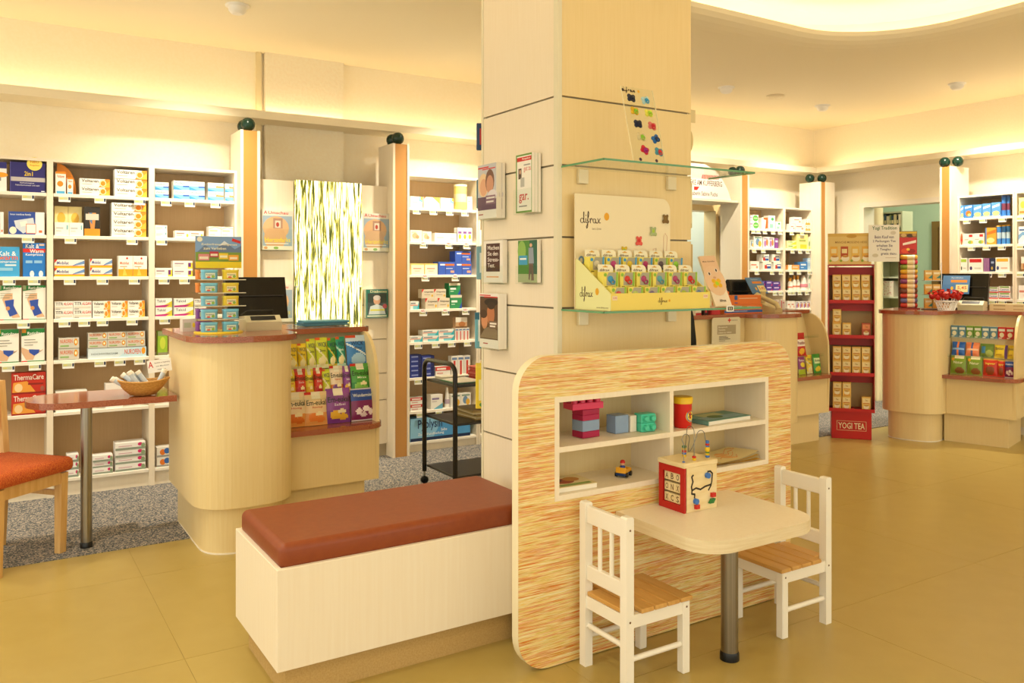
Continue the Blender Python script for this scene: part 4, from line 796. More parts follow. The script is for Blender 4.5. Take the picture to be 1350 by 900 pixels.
# ================================================================== counters
def body_poly(w=0.52, yc=0.05, front=-0.2, back=0.62, off=0.0, n=22, ex=2.7):
    pts = []
    a, b = w / 2 + off, yc - front + off
    for k in range(n + 1):
        t = PI + PI * k / n
        c, s = math.cos(t), math.sin(t)
        x = a * abs(c) ** (2 / ex) * (1 if c > 0 else -1); y = -b * abs(s) ** (2 / ex)
        pts.append((w / 2 + x, yc + y))
    return pts + [(w + off, back), (-off, back)]
def counter(loc, rz, label, ext=0.0, rack_w=0.53, skip_rack=False):
    t = thing('sales_counter', label, 'counter', loc, rz, 'maple sales counters')
    W = 0.52; RX1 = W + rack_w
    MB().prism(body_poly(), 0.245, 1.095, COUNTERW, smooth=False).build('body', t)
    MB().prism(body_poly(off=-0.045, back=0.6), 0.0, 0.245, COUNTERW).build('plinth', t)
    MB().prism(body_poly(off=-0.043, back=0.6), 0.0, 0.008, WHITEL).build('floor_strip', t)
    top = body_poly(off=0.03, back=0.66)
    top = [p for p in top[:-2]]
    right = [(W + 0.03, 0.2), (RX1 + 0.0, 0.2), (RX1 + 0.03, 0.23), (RX1 + 0.03, 0.66)]
    left = [(-0.03, 0.66)] if not ext else [(-ext, 0.66), (-ext, -0.03), (-0.03, -0.03)]
    if ext: top = [p for p in top if p[1] < -0.031]
    MB().prism(top + right + left, 1.095, 1.126, STONE).build('worktop', t)
    if ext:
        MB().box(-ext, 0.0, 0.0, 0.6, 0.245, 1.095, COUNTERW).build('side_body', t)
        MB().box(-ext, 0.045, 0.045, 0.58, 0.0, 0.245, COUNTERW).build('side_plinth', t)
    # display rack beside the round body
    MB().box(W, RX1 - 0.02, 0.0, 0.02, 0.245, 0.552, COUNTERW).build('front_panel', t)
    MB().box(W - 0.03, RX1 - 0.07, 0.05, 0.5, 0.0, 0.245, COUNTERW).build('rack_plinth', t)
    MB().prism(rrect(W - 0.035, RX1 + 0.03, -0.07, 0.14, [0.02, 0.13, 0.0, 0.0]), 0.552, 0.582, STONE).build('rack_ledge', t)
    prof = [(0.6, 0.245), (0.0, 0.245), (-0.01, 0.552), (-0.005, 0.80)] + [(0.21 - 0.215 * math.cos(k * PI / 16), 0.80 + 0.30 * math.sin(k * PI / 16)) for k in range(1, 9)] + [(0.6, 1.10)]
    MB().prism(prof, RX1 - 0.02, RX1, COUNTERW, 'x').build('end_panel', t)
    MB().quad([(W, 0.12, 0.582), (RX1 - 0.02, 0.12, 0.582), (RX1 - 0.02, 0.26, 1.094), (W, 0.26, 1.094)], COUNTERW).quad([(W, 0.13, 0.582), (RX1 - 0.02, 0.13, 0.582), (RX1 - 0.02, 0.27, 1.094), (W, 0.27, 1.094)], COUNTERW).build('rack_back', t)
    for z, y in ((0.735, 0.085), (0.895, 0.135)):
        MB().box(W, RX1 - 0.021, y - 0.045, y + 0.045, z - 0.006, z, ACRYL).build('rack_shelf', t)
        MB().box(W, RX1 - 0.021, y - 0.047, y - 0.044, z - 0.006, z + 0.02, ACRYL).build('rack_lip', t)
    MB().box(W, W + 0.3, 0.6, 0.62, 0.1, 1.09, COUNTERW).box(W + 0.3, RX1, 0.6, 0.62, 0.1, 1.09, COUNTERW).build('back_board', t)
    return t
C1 = ((0.90, 4.565, 0), 0.0)
C2 = ((5.14, 4.665, 0), 0.0)
C3 = ((6.853, 4.588, 0), math.radians(-74.8))
counter(*C1, 'rounded maple counter with candy rack, left of the bench')
counter(*C2, 'rounded maple counter behind the striped toy panel', ext=0.95)
counter(*C3, 'rounded maple counter at right, facing the red tea stand')
def cw(C, x, y, z):
    (ox, oy, oz), a = C; c, s = math.cos(a), math.sin(a)
    return (ox + c * x - s * y, oy + s * x + c * y, oz + z)

# candy bags
def bag_mesh(w, h, d, ops, nx=20, ny=24):
    b = MB()
    def bulge(u, v):
        uu = max(0, 1 - abs(2 * u - 1) ** 3); q = (v - 0.06) / 0.86
        vv = max(0, 1 - abs(2 * q - 1) ** 3) if 0 < q < 1 else 0
        return uu * vv
    def S(u, v, side=1, e=0.0):
        return ((u - 0.5) * w * (1 - 0.04 * math.sin(PI * v)), -side * (d * 0.5 * bulge(u, v) + 0.0008 + e), v * h)
    texts = [o for o in ops if o[0] == 't']
    def colr(u, v):
        c = '#EEEEEE'
        for o in ops:
            if o[0] == 'r' and o[1] <= u <= o[2] and o[3] <= v <= o[4]: c = o[5]
            elif o[0] == 'e' and ((u - o[1]) / o[3]) ** 2 + ((v - o[2]) / o[4]) ** 2 <= 1: c = o[5]
            elif o[0] == 'd' and o[1] <= v + o[2] * (u - 0.5) <= o[3]: c = o[4]
        return c
    for side in (1, -1):
        V = [S(i / nx, j / ny, side) for j in range(ny + 1) for i in range(nx + 1)]
        g = {}
        for j in range(ny):
            for i in range(nx):
                c = colr((i + 0.5) / nx, (j + 0.5) / ny) if side == 1 else colr(0.02, 0.5)
                q = (j * (nx + 1) + i, j * (nx + 1) + i + 1, (j + 1) * (nx + 1) + i + 1, (j + 1) * (nx + 1) + i)
                g.setdefault(c, []).append(q if side == 1 else q[::-1])
        for c, fs in g.items():
            used = sorted({k for f in fs for k in f}); mp = {k: n for n, k in enumerate(used)}
            b.add([V[k] for k in used], [tuple(mp[k] for k in f) for f in fs], flat(c, 0.28), True)
    for o in texts:
        vs_, fs, asp = text_geo(o[1])
        b.add([S(o[2] + (o[3] - o[2]) * x, o[4] + (o[5] - o[4]) * y, 1, 0.0012) for x, y in vs_], fs, flat(o[6], 0.35))
    return b.mesh('candy_bag')
def emk(base, fruit, red=True, c2=None, sub='Honig', sc='#C8502A'):
    ops = [('r', 0, 1, 0, 1, base), ('r', 0, 1, 0, 0.36, c2 or base), ('r', 0.28, 0.7, 0.80, 1, '#EFE6CF'), ('r', 0.0, 0.28, 0.9, 1, '#CE2A22' if red else base), ('e', 0.35, 0.24, 0.22, 0.13, fruit), ('e', 0.68, 0.18, 0.22, 0.1, fruit), ('e', 0.62, 0.34, 0.2, 0.06, '#F4E6B8')]
    return ops + [('t', 'Em-eukal', 0.06, 0.96, 0.60, 0.76, '#2A3A22'), ('t', sub, 0.3, 0.78, 0.5, 0.57, sc)]
def wick(base, mid, sub='', dark='#223A22'):
    return [('r', 0, 1, 0, 1, base), ('d', 0.38, 0.5, 0.46, mid), ('r', 0, 1, 0, 0.14, mid), ('e', 0.45, 0.22, 0.3, 0.14, '#F2E8B0'), ('r', 0, 0.4, 0.93, 1, '#D9602A'), ('t', 'WICK', 0.16, 0.9, 0.68, 0.84, '#14285A'), ('t', sub or 'Plus', 0.25, 0.75, 0.52, 0.6, dark)]
BG = {
 'em_honig': emk('#EFD9B0', '#E0782A', True, '#E9A04A', 'Honig'), 'em_orange': emk('#F0D2A0', '#EE8A3A', True, '#EBA65A', 'Blutorange'),
 'em_salbei': emk('#8E4A9A', '#E9B83A', False, '#7A3A8E', 'Salbei', '#E9E0F0'), 'em_mint': emk('#4FA03E', '#8CC85A', True, '#2E8A34', 'Minze', '#E4F0D8'),
 'em_cherry': emk('#D8402E', '#C2201E', True, '#D05A3A', 'Kirsche', '#F2E0D0'), 'em_lemon': emk('#EFDA4A', '#E9B82A', False, '#E4C43A', 'Zitrone'),
 'em_plum': emk('#E9D4B8', '#7A4A8E', True, '#D9803A', 'Ingwer'),
 'wick_yel': wick('#EDD02E', '#E8E0A0', 'Plus'), 'wick_lim': wick('#C9D23A', '#F2EFC0', 'Zitrone'), 'wick_grn': wick('#3E8E3E', '#E9D24A', 'Menthol'), 'wick_teal': wick('#1F8E74', '#BFE8D8', 'Menthol', '#E0F0E8'),
 'wick_blu': [('r', 0, 1, 0, 1, '#3E84CC'), ('r', 0, 1, 0.78, 1, '#BFD6EA'), ('e', 0.55, 0.22, 0.36, 0.2, '#A8D0F0'), ('r', 0.0, 0.5, 0.93, 1, '#CE4A2A'), ('d', 0.5, 0.4, 0.56, '#E4F0F8'), ('t', 'WICK', 0.22, 0.85, 0.66, 0.8, '#14285A'), ('t', 'Blau', 0.36, 0.72, 0.54, 0.62, '#14285A')],
 'plum_white': [('r', 0, 1, 0, 1, '#7E2A5E'), ('r', 0, 1, 0.62, 1, '#2A4A9A'), ('r', 0, 1, 0, 0.06, '#C9C0C8'), ('r', 0, 1, 0.95, 1, '#C9C0C8'), ('e', 0.3, 0.3, 0.13, 0.1, '#E9DCDC'), ('e', 0.6, 0.38, 0.14, 0.1, '#F0E6E4'), ('e', 0.5, 0.2, 0.13, 0.08, '#E0D0D2'), ('e', 0.8, 0.27, 0.1, 0.1, '#E9DCDC'), ('t', 'Wundermint', 0.08, 0.9, 0.74, 0.84, '#F0F0F4')],
 'pink': [('r', 0, 1, 0, 1, '#C8326A'), ('r', 0.1, 0.9, 0.35, 0.75, '#EFE2D8'), ('e', 0.5, 0.2, 0.3, 0.14, '#8E2A4A'), ('t', 'Pastillen', 0.15, 0.85, 0.52, 0.64, '#5A1E3A')],
 'red': [('r', 0, 1, 0, 1, '#C4242A'), ('r', 0.1, 0.9, 0.4, 0.72, '#F0E6DC'), ('e', 0.5, 0.2, 0.28, 0.14, '#EDB83A'), ('t', 'Pastillen', 0.15, 0.85, 0.5, 0.62, '#8E1A1E')],
 'flow': [('r', 0, 1, 0, 1, '#E9D83A'), ('r', 0, 1, 0, 0.3, '#6EA03A'), ('e', 0.5, 0.55, 0.3, 0.14, '#8E3A6E'), ('t', 'Bonbon', 0.15, 0.85, 0.74, 0.86, '#3A4A1E')],
 'grape': [('r', 0, 1, 0, 1, '#8E3A7E'), ('r', 0, 1, 0, 0.3, '#B9D23A'), ('e', 0.5, 0.55, 0.3, 0.14, '#E9D83A'), ('t', 'Bonbon', 0.15, 0.85, 0.74, 0.86, '#F0E6EE')],
 'greenx': [('r', 0, 1, 0, 1, '#3E9A3A'), ('r', 0.1, 0.9, 0.5, 0.8, '#D8E8B0'), ('e', 0.5, 0.22, 0.34, 0.14, '#E9D23A'), ('t', 'Bonbon', 0.15, 0.85, 0.6, 0.72, '#1E5A1E')],
 'nut_green': [('r', 0, 1, 0, 1, '#7E9A2E'), ('r', 0.25, 0.85, 0.82, 1, '#EDE2B8'), ('e', 0.6, 0.2, 0.3, 0.17, '#8A5A2A'), ('e', 0.15, 0.8, 0.1, 0.08, '#E9A02A'), ('t', 'Natur', 0.2, 0.8, 0.56, 0.7, '#F0F0C8')],
 'nut_red': [('r', 0, 1, 0, 1, '#CE3A22'), ('e', 0.5, 0.32, 0.32, 0.24, '#8E4A1E'), ('r', 0, 1, 0.9, 1, '#E9B83A'), ('t', 'Ingwer', 0.15, 0.85, 0.62, 0.78, '#F2DC5A')],
 'bar_blue': [('r', 0, 1, 0, 1, '#2A62B8'), ('r', 0.4, 0.55, 0, 1, '#EE8A4A'), ('r', 0.05, 0.95, 0.4, 0.55, '#8EB8E8')], 'bar_org': [('r', 0, 1, 0, 1, '#EE8A5A'), ('r', 0.4, 0.55, 0, 1, '#5A6AA0'), ('r', 0.05, 0.95, 0.4, 0.55, '#F4C4A0')],
 'bar_grn': [('r', 0, 1, 0, 1, '#6E8A3A'), ('r', 0.1, 0.4, 0.3, 0.8, '#3A7EB0'), ('e', 0.7, 0.3, 0.25, 0.25, '#A8B85A')], 'bar_yel': [('r', 0, 1, 0, 1, '#EFD23A'), ('r', 0.78, 1, 0, 1, '#6A4A9A'), ('t', 'Bonbon', 0.06, 0.72, 0.6, 0.82, '#2A2A4A'), ('r', 0.1, 0.6, 0.2, 0.3, '#C9A02A')],
}
BGM = {}
def bag(C, x, y, z, w, h, design, label, group, lean=0.2, rz=0.0, d=0.035):
    k = (design, round(w, 3), round(h, 3))
    if k not in BGM: BGM[k] = bag_mesh(w, h, d, BG[design])
    o = put('candy_bag', BGM[k], None, cw(C, x, y, z)); o.rotation_euler = (-lean, 0, C[1] + rz)
    return tag(o, label, 'candy bag', group)
# counter 1 rack: bottom, middle and top tiers (place across the rack, width, height, design)
ppm = 1100.0 / 4.75
def rx(px, Yp): return onY(px, 500, Yp)[0] - 0.90
g1 = 'candy bags on the left counter rack'
for i, (a, b, h, ds, nm_) in enumerate([(376, 406, 0.195, 'em_honig', 'cream and orange honey'), (403.5, 433, 0.19, 'em_orange', 'cream and orange blood-orange'), (432, 464, 0.2, 'em_salbei', 'purple sage'), (464.5, 496, 0.19, 'plum_white', 'plum and blue')]):
    x0, x1 = rx(a, 4.60), rx(b, 4.60)
    bag(C1, (x0 + x1) / 2, 0.055 - 0.005 * (i % 2), 0.584, x1 - x0, h, ds, '%s candy bag in the bottom tier of left counter rack' % nm_, g1, 0.12, 0.0)
for i, (a, b, h, ds, nm_) in enumerate([(377, 391, 0.165, 'em_lemon', 'leftmost yellow lemon'), (389.5, 405, 0.17, 'em_cherry', 'leftmost red cherry'), (404, 414.5, 0.165, 'em_lemon', 'slim yellow lemon'), (415, 427, 0.17, 'em_cherry', 'slim red cherry'), (427.5, 436, 0.16, 'wick_lim', 'slim lime-yellow'), (436.5, 454, 0.175, 'em_plum', 'cream ginger'), (455, 463, 0.17, 'em_salbei', 'slim purple'), (464, 489, 0.18, 'em_mint', 'green mint')]):
    x0, x1 = rx(a, 4.65), rx(b, 4.65)
    bag(C1, (x0 + x1) / 2, 0.088, 0.737, max(0.05, x1 - x0), h, ds, '%s candy bag in the middle tier of left counter rack' % nm_, g1, 0.2)
for i, (a, b, h, ds, nm_) in enumerate([(379, 393.5, 0.15, 'wick_yel', 'leftmost yellow'), (394, 405.5, 0.15, 'wick_yel', 'second yellow'), (406, 417.5, 0.175, 'wick_lim', 'lime-yellow'), (418, 434, 0.18, 'wick_lim', 'wide lime-yellow'), (434.5, 444.5, 0.175, 'wick_grn', 'green and yellow'), (445, 457, 0.18, 'wick_teal', 'teal'), (458, 485, 0.185, 'wick_blu', 'light blue')]):
    x0, x1 = rx(a, 4.70), rx(b, 4.70)
    bag(C1, (x0 + x1) / 2, 0.138, 0.897, max(0.05, x1 - x0), h, ds, '%s candy bag in the top tier of left counter rack' % nm_, g1, 0.22)
g2 = 'candy bags on the middle counter rack'
for i, (x, z, y, w, h, ds, nm_) in enumerate([(0.66, 0.737, 0.088, 0.12, 0.19, 'pink', 'pink pastille bag'), (0.80, 0.737, 0.088, 0.13, 0.2, 'red', 'red pastille bag'), (0.66, 0.584, 0.055, 0.09, 0.15, 'flow', 'yellow flower bag'), (0.77, 0.584, 0.055, 0.09, 0.15, 'grape', 'purple grape bag'), (0.87, 0.584, 0.055, 0.075, 0.16, 'wick_yel', 'yellow bag'), (0.965, 0.584, 0.05, 0.1, 0.165, 'greenx', 'green bag'), (0.64, 0.897, 0.138, 0.07, 0.11, 'red', 'small red pack'), (0.74, 0.897, 0.138, 0.09, 0.13, 'bar_yel', 'small yellow pack')]):
    bag(C2, x, y, z, w, h, ds, '%s on the rack of the middle counter' % nm_, g2, 0.14)
g3 = 'sweets on the right counter rack'
for i, (x, w, h, ds, nm_) in enumerate([(0.60, 0.125, 0.16, 'nut_green', 'left olive-green nut bag'), (0.725, 0.12, 0.16, 'nut_green', 'right olive-green nut bag'), (0.845, 0.11, 0.15, 'nut_red', 'wide red ginger bag'), (0.925, 0.055, 0.145, 'nut_red', 'narrow red ginger bag'), (0.985, 0.07, 0.14, 'plum_white', 'plum and blue bag')]):
    bag(C3, x, 0.055, 0.584, w, h, ds, '%s in bottom tier of right counter rack' % nm_, g3, 0.14)
for i, (x, w, h, ds, nm_) in enumerate([(0.59, 0.105, 0.125, 'bar_blue', 'blue wafer pack'), (0.70, 0.105, 0.125, 'bar_org', 'salmon wafer pack'), (0.81, 0.105, 0.12, 'bar_grn', 'olive-green pack'), (0.915, 0.095, 0.115, 'bar_yel', 'left yellow candy pack'), (0.995, 0.06, 0.115, 'bar_yel', 'right yellow candy pack')]):
    bag(C3, x, 0.088, 0.737, w, h, ds, '%s in middle tier of right counter rack' % nm_, g3, 0.3)
cc = {'#5E8AA0': 'grey-blue', '#6E9A3A': 'green', '#C8302A': 'red', '#E0762A': 'orange'}
for i, c in enumerate(['#5E8AA0', '#5E8AA0', '#6E9A3A', '#6E9A3A', '#5E8AA0', '#5E8AA0', '#C8302A', '#C8302A']):
    x = 0.555 + i * 0.0605
    o = carton([('r', 0.1, 0.9, 0.65, 0.85, '#E4E8DC'), ('e', 0.5, 0.35, 0.3, 0.2, '#E9E2C0'), ('r', 0.1, 0.5, 0.05, 0.12, '#F0E8D0')], 0.056, 0.1, 0.022, c).build('pastille_box', None, cw(C3, x, 0.115, 0.897), C3[1])
    tag(o, '%s pastille box, %s from left, top tier of right counter rack' % (cc[c], ORD[i]), 'box', g3)

# ================================================================== side table, chair, basket on the left
t = thing('side_table', 'granite side table on one steel leg beside the left counter', 'table', (0.446, 4.93, 0))
MB().prism(rrect(0.17, 0.885, 4.86, 5.30, [0.2, 0.0, 0.0, 0.2], 8) , 0.747, 0.78, STONE).build('tabletop', t, world=True)
MB().lathe([(0.028, 0.03), (0.028, 0.747)], STEEL, (0.446, 4.93, 0), 24).build('leg', t, world=True)
MB().lathe([(0.031, 0.0045), (0.031, 0.03), (0.028, 0.034)], BLACK, (0.446, 4.93, 0), 24).build('foot', t, world=True)
bx_, by_, bz_ = onZ(188, 521, 0.781); bz_ = 0.781
bk = MB()
n = 28; prof = [(0.03, 0.0), (0.045, 0.003), (0.07, 0.03), (0.09, 0.06), (0.1, 0.078)]
vs_ = []
for r0_, h in prof:
    for k in range(n):
        a = 2 * PI * k / n; vs_.append((1.38 * r0_ * math.cos(a), 0.85 * r0_ * math.sin(a), h + (0.014 * (h / 0.078) * (math.cos(a) ** 2))))
fs = [(j * n + k, j * n + (k + 1) % n, (j + 1) * n + (k + 1) % n, (j + 1) * n + k) for j in range(len(prof) - 1) for k in range(n)]
bk.add(vs_, fs, WICKER, True).add(vs_[:n], [tuple(range(n))[::-1]], WICKER)
bk.add([(v[0] * 0.94, v[1] * 0.94, v[2] + 0.002) for v in vs_], [f[::-1] for f in fs], WICKER, True)
bo = tag(bk.build('wicker_basket', None, (bx_, by_, bz_), -0.25), 'oval wicker basket of white-blue tubes on the granite table', 'basket')
MB().tube([(v[0] * 0.97, v[1] * 0.97, v[2]) for v in vs_[-n:]], 0.006, WICKER, 6, True).build('rim', bo)
tm = MB().lathe([(0.0135, 0.0), (0.0135, 0.095)], flat('#C6D3E0', 0.35), n=14).lathe([(0.0138, 0.02), (0.0138, 0.04)], flat('#F1F1F0'), n=14, close=False).lathe([(0.0138, 0.0), (0.0138, 0.018)], flat('#3A4A6E'), n=14, close=False).mesh('tablet_tube')
lm = MB().lathe([(0.015, 0.094), (0.0155, 0.108), (0.014, 0.112)], flat('#EDE8DA'), n=14).mesh('lid')
words = ['leftmost', 'second', 'third', 'fourth', 'fifth', 'sixth', 'rightmost']
for i, (dx, dy, ang, az) in enumerate([(-0.062, 0.0, -1.0, 0.1), (-0.046, 0.028, -1.05, 0.35), (-0.015, 0.04, -0.85, -0.2), (-0.012, -0.02, -0.55, 0.0), (0.012, 0.012, -0.7, 0.1), (0.035, -0.012, -0.6, -0.1), (0.07, 0.0, 0.42, 0.0)]):
    o = put('tablet_tube', tm, None, (bx_ + dx, by_ + dy, bz_ + 0.042 + (0.0 if i != 6 else -0.005)), rot=(0.1, ang, az - 0.25))
    put('lid', lm, o); tag(o, '%s white-blue tablet tube lying in the wicker basket' % words[i], 'tube', 'tablet tubes in the basket')
sx_, sy_, sz_ = onY(214, 494, by_ + 0.03)
sg = thing('price_card', 'white card with red letter on a stick in the basket', 'sign', (sx_, sy_, bz_ + 0.03))
MB().box(-0.062, 0.062, 0, 0.002, 0.09, 0.16, WHITE).front([('t', 'A', 0.04, 0.24, 0.4, 0.9, '#D22A2A'), ('t', 'Apotheke am Kupferberg', 0.3, 0.95, 0.68, 0.8, '#7A5A5A'), ('t', 'zum Mitnehmen', 0.35, 0.9, 0.44, 0.54, '#8A8A8A'), ('r', 0.4, 0.75, 0.2, 0.24, '#9A9A9A')], -0.062, 0.062, 0, 0.09, 0.16).build('card', sg, (0, 0, 0)).rotation_euler = (0, -0.12, -0.3)
MB().tube([(0, 0.004, -0.02), (0, 0.004, 0.1)], 0.0025, ACRYL, 6).build('stick', sg)
# adult chair at the left edge
fw = Vector((0.66, -0.75)); az = math.atan2(fw.y, fw.x)
ch = thing('visitor_chair', 'beech chair with orange woven seat cut off at left edge', 'chair', (0.06, 4.92, 0), az)
b = bmesh.new(); bmesh.ops.create_cube(b, size=1)
for v in b.verts: v.co = (v.co.x * 0.46, v.co.y * 0.46, v.co.z * 0.07)
bmesh.ops.bevel(b, geom=list(b.edges), offset=0.03, segments=3, affect='EDGES', profile=0.5)
for v in b.verts: v.co = (v.co.x + 0.015, v.co.y, v.co.z + 0.462 + 0.02 * (1 - (v.co.x / 0.23) ** 2) * (1 if v.co.z > 0 else 0))
MB().bm(b, FABRIC, True).build('seat', ch)
for s in (-1, 1):
    MB().prism([(0.165, 0.0), (0.2, 0.0), (0.215, 0.42), (0.165, 0.42)], s * 0.19 - 0.02, s * 0.19 + 0.02, BEECH, 'y').build('leg', ch)
    MB().prism([(-0.235, 0.0), (-0.195, 0.0), (-0.165, 0.44), (-0.20, 0.88), (-0.235, 0.88), (-0.205, 0.44)], s * 0.19 - 0.018, s * 0.19 + 0.018, BEECH, 'y').build('leg', ch)
    MB().box(-0.18, 0.17, s * 0.19 - 0.012, s * 0.19 + 0.012, 0.36, 0.425, BEECH).build('side_rail', ch)
    MB().box(-0.2, 0.18, s * 0.19 - 0.011, s * 0.19 + 0.011, 0.30, 0.325, BEECH).build('stretcher', ch)
MB().box(0.175, 0.205, -0.17, 0.17, 0.365, 0.425, BEECH).build('front_rail', ch)
MB().box(-0.235, -0.205, -0.17, 0.17, 0.62, 0.88, FABRIC, 0.008).build('backrest', ch)

# ================================================================== black trolley with leaflets
TX0, TX1, TY0, TY1 = 2.55, 3.15, 4.735, 5.18
tr = thing('serving_trolley', 'black two-ended trolley with three shelves left of the pillar', 'trolley', (2.85, 4.95, 0.004))
for x in (TX0, TX1):
    arc = [(x, TY0, 0.09), (x, TY0, 0.5), (x, TY0, 0.80)] + [(x, TY0 + 0.08 - 0.08 * math.cos(k * PI / 10), 0.80 + 0.06 * math.sin(k * PI / 10)) for k in range(1, 6)] + [(x, TY1 - 0.08 + 0.08 * math.sin(k * PI / 10), 0.80 + 0.06 * math.cos(k * PI / 10)) for k in range(0, 6)] + [(x, TY1, 0.5), (x, TY1, 0.09)]
    MB().tube(arc, 0.0155, flat('#1E1A14', 0.25), 12).build('end_frame', tr, world=True)
    for y in (TY0, TY1):
        MB().tube([(x, y, 0.1), (x, y, 0.06)], 0.008, ALU, 8).lathe([(0.012, -0.012), (0.026, -0.01), (0.026, 0.01), (0.012, 0.012)], BLACK, (x, y, 0.031), 14, True, 'y').build('caster', tr, world=True)
for z in (0.726, 0.4775, 0.136):
    MB().box(TX0 + 0.012, TX1 - 0.012, TY0 + 0.012, TY1 - 0.012, z - 0.016, z, flat('#2A2620', 0.35), 0.003, 1).build('shelf', tr, world=True)
# printed matter lying on the trolley
def leaflets(name, x0, x1, y0, y1, z, n, cols, label, th=0.006):
    t = thing(name, label, 'leaflets', ((x0 + x1) / 2, (y0 + y1) / 2, z))
    for k in range(n):
        w, d = (x1 - x0) / 2, (y1 - y0) / 2
        o = MB().box(-w, w, -d, d, 0, th * 0.93, flat(cols[k % len(cols)])).build('leaflet', t, (random.uniform(-0.008, 0.008), random.uniform(-0.008, 0.008), k * th), random.uniform(-0.08, 0.08))
leaflets('leaflet_stack', 2.59, 2.78, 4.80, 5.02, 0.727, 2, ['#5E9A6E', '#E9E6DC'], 'green and white leaflets on the top trolley shelf')
leaflets('leaflet_stack', 2.83, 2.98, 4.83, 5.06, 0.727, 12, ['#C2413A', '#B9362E', '#D86A5A'], 'stack of red booklets on the top trolley shelf', 0.007)
leaflets('leaflet_stack', 2.62, 2.8, 5.05, 5.15, 0.727, 3, ['#E4DFCF', '#CFC8B4'], 'white leaflets at the rear of the top trolley shelf')
leaflets('leaflet_stack', 2.73, 3.02, 4.80, 5.05, 0.4785, 7, ['#8E7A4E', '#D9CDA8', '#B9A46E'], 'stack of beige magazines on the middle trolley shelf', 0.009)

# ================================================================== bench
be = thing('waiting_bench', 'pale maple bench with red-brown leather cushion before the pillar', 'bench', (1.4, 3.04, 0))
BX0, BX1, BY0, BY1 = 0.82, 1.985, 2.772, 3.32
MB().box(BX0, BX1, BY0, BY0 + 0.02, 0.115, 0.458, BENCHW, 0.002, 1).build('front_panel', be, world=True)
MB().box(BX0, BX0 + 0.02, BY0 + 0.021, BY1, 0.115, 0.458, BENCHW, 0.002, 1).build('end_panel', be, world=True)
MB().box(BX0 + 0.02, BX1, BY1 - 0.02, BY1, 0.115, 0.458, BENCHW).build('back_panel', be, world=True)
MB().box(BX0 + 0.02, BX1, BY0 + 0.02, BY1 - 0.02, 0.43, 0.445, BENCHW).build('seat_board', be, world=True)
MB().box(BX0 + 0.04, BX1 - 0.02, BY0 + 0.04, BY1 - 0.04, 0.0, 0.115, CHIP).build('plinth', be, world=True)
b = bmesh.new(); bmesh.ops.create_cube(b, size=1)
for v in b.verts: v.co = (v.co.x * (1.9 - BX0 - 0.014), v.co.y * (BY1 - BY0 - 0.03), v.co.z * 0.088)
bmesh.ops.bevel(b, geom=list(b.edges), offset=0.026, segments=5, affect='EDGES', profile=0.5)
for v in b.verts: v.co = (v.co.x + (1.9 + BX0 + 0.014) / 2, v.co.y + (BY0 + BY1) / 2, v.co.z + 0.446 + 0.044)
MB().bm(b, LEATHER, 'edges').build('cushion', be, world=True)

# ================================================================== toy wall with niche
TF = 2.52
tw = thing('toy_wall', 'orange striped play partition with four open compartments', 'partition', (2.34, TF + 0.02, 0))
px0, px1, pz1 = 1.613, 3.075, 1.147
nx0, nx1, nz0, nz1 = 1.772, 2.925, 0.608, 0.992
# panel around the opening: four pieces of one board
rp = rrect(px0, px1, 0.004, pz1, [0.13, 0.13, 0.13, 0.13], 8)
def clip(pts, f, inter):
    out = []
    for i, p in enumerate(pts):
        q = pts[(i + 1) % len(pts)]
        if f(p): out.append(p)
        if f(p) != f(q): out.append(inter(p, q))
    return out
def cx_(c): return lambda p, q: (c, p[1] + (q[1] - p[1]) * (c - p[0]) / (q[0] - p[0]))
def cz_(c): return lambda p, q: (p[0] + (q[0] - p[0]) * (c - p[1]) / (q[1] - p[1]), c)
pa = clip(rp, lambda p: p[0] <= nx0, cx_(nx0)); pb = clip(rp, lambda p: p[0] >= nx1, cx_(nx1))
mid = clip(clip(rp, lambda p: p[0] >= nx0, cx_(nx0)), lambda p: p[0] <= nx1, cx_(nx1))
pc = clip(mid, lambda p: p[1] >= nz1, cz_(nz1)); pd = clip(mid, lambda p: p[1] <= nz0, cz_(nz0))
m1, m2 = MB(), MB()
for P in (pa, pb, pc, pd):
    n = len(P); m1.add([(x, TF, z) for x, z in P], [tuple(range(n))], STRIPES); m1.add([(x, TF + 0.04, z) for x, z in P], [tuple(range(n))[::-1]], WHITEL)
n = len(rp); EDGE = flat('#F1E6C4', 0.4)
m2.add([(x, TF - 0.001, z) for x, z in rp] + [(x, TF + 0.041, z) for x, z in rp], [(i, (i + 1) % n, n + (i + 1) % n, n + i) for i in range(n)], EDGE, True)
m1.build('striped_panel', tw, world=True); m2.build('edge_band', tw, world=True)
T = 0.02; ND = 2.758
for a in ((nx0, nx0 + T, nz0, nz1), (nx1 - T, nx1, nz0, nz1), (2.34, 2.36, nz0 + T, nz1 - T)):
    MB().box(a[0], a[1], TF - 0.003, ND, a[2], a[3], BENCHW).build('upright', tw, world=True)
for z0, z1 in ((nz0, nz0 + T), (nz1 - T, nz1)):
    MB().box(nx0 + T, nx1 - T, TF - 0.003, ND, z0, z1, BENCHW).build('case_board', tw, world=True)
for xa, xb in ((nx0 + T, 2.34), (2.36, nx1 - T)):
    MB().box(xa, xb, TF - 0.003, ND, 0.786, 0.806, BENCHW).build('shelf', tw, world=True)
MB().box(nx0, nx1, ND, ND + 0.008, nz0, nz1, COUNTERW).build('back_panel', tw, world=True)
MB().box(nx0 - 0.02, nx0 - 0.001, TF + 0.042, ND + 0.008, 0.0, 0.987, WHITEL).build('case_side', tw, world=True)
SH1, SH0 = 0.807, nz0 + T + 0.001
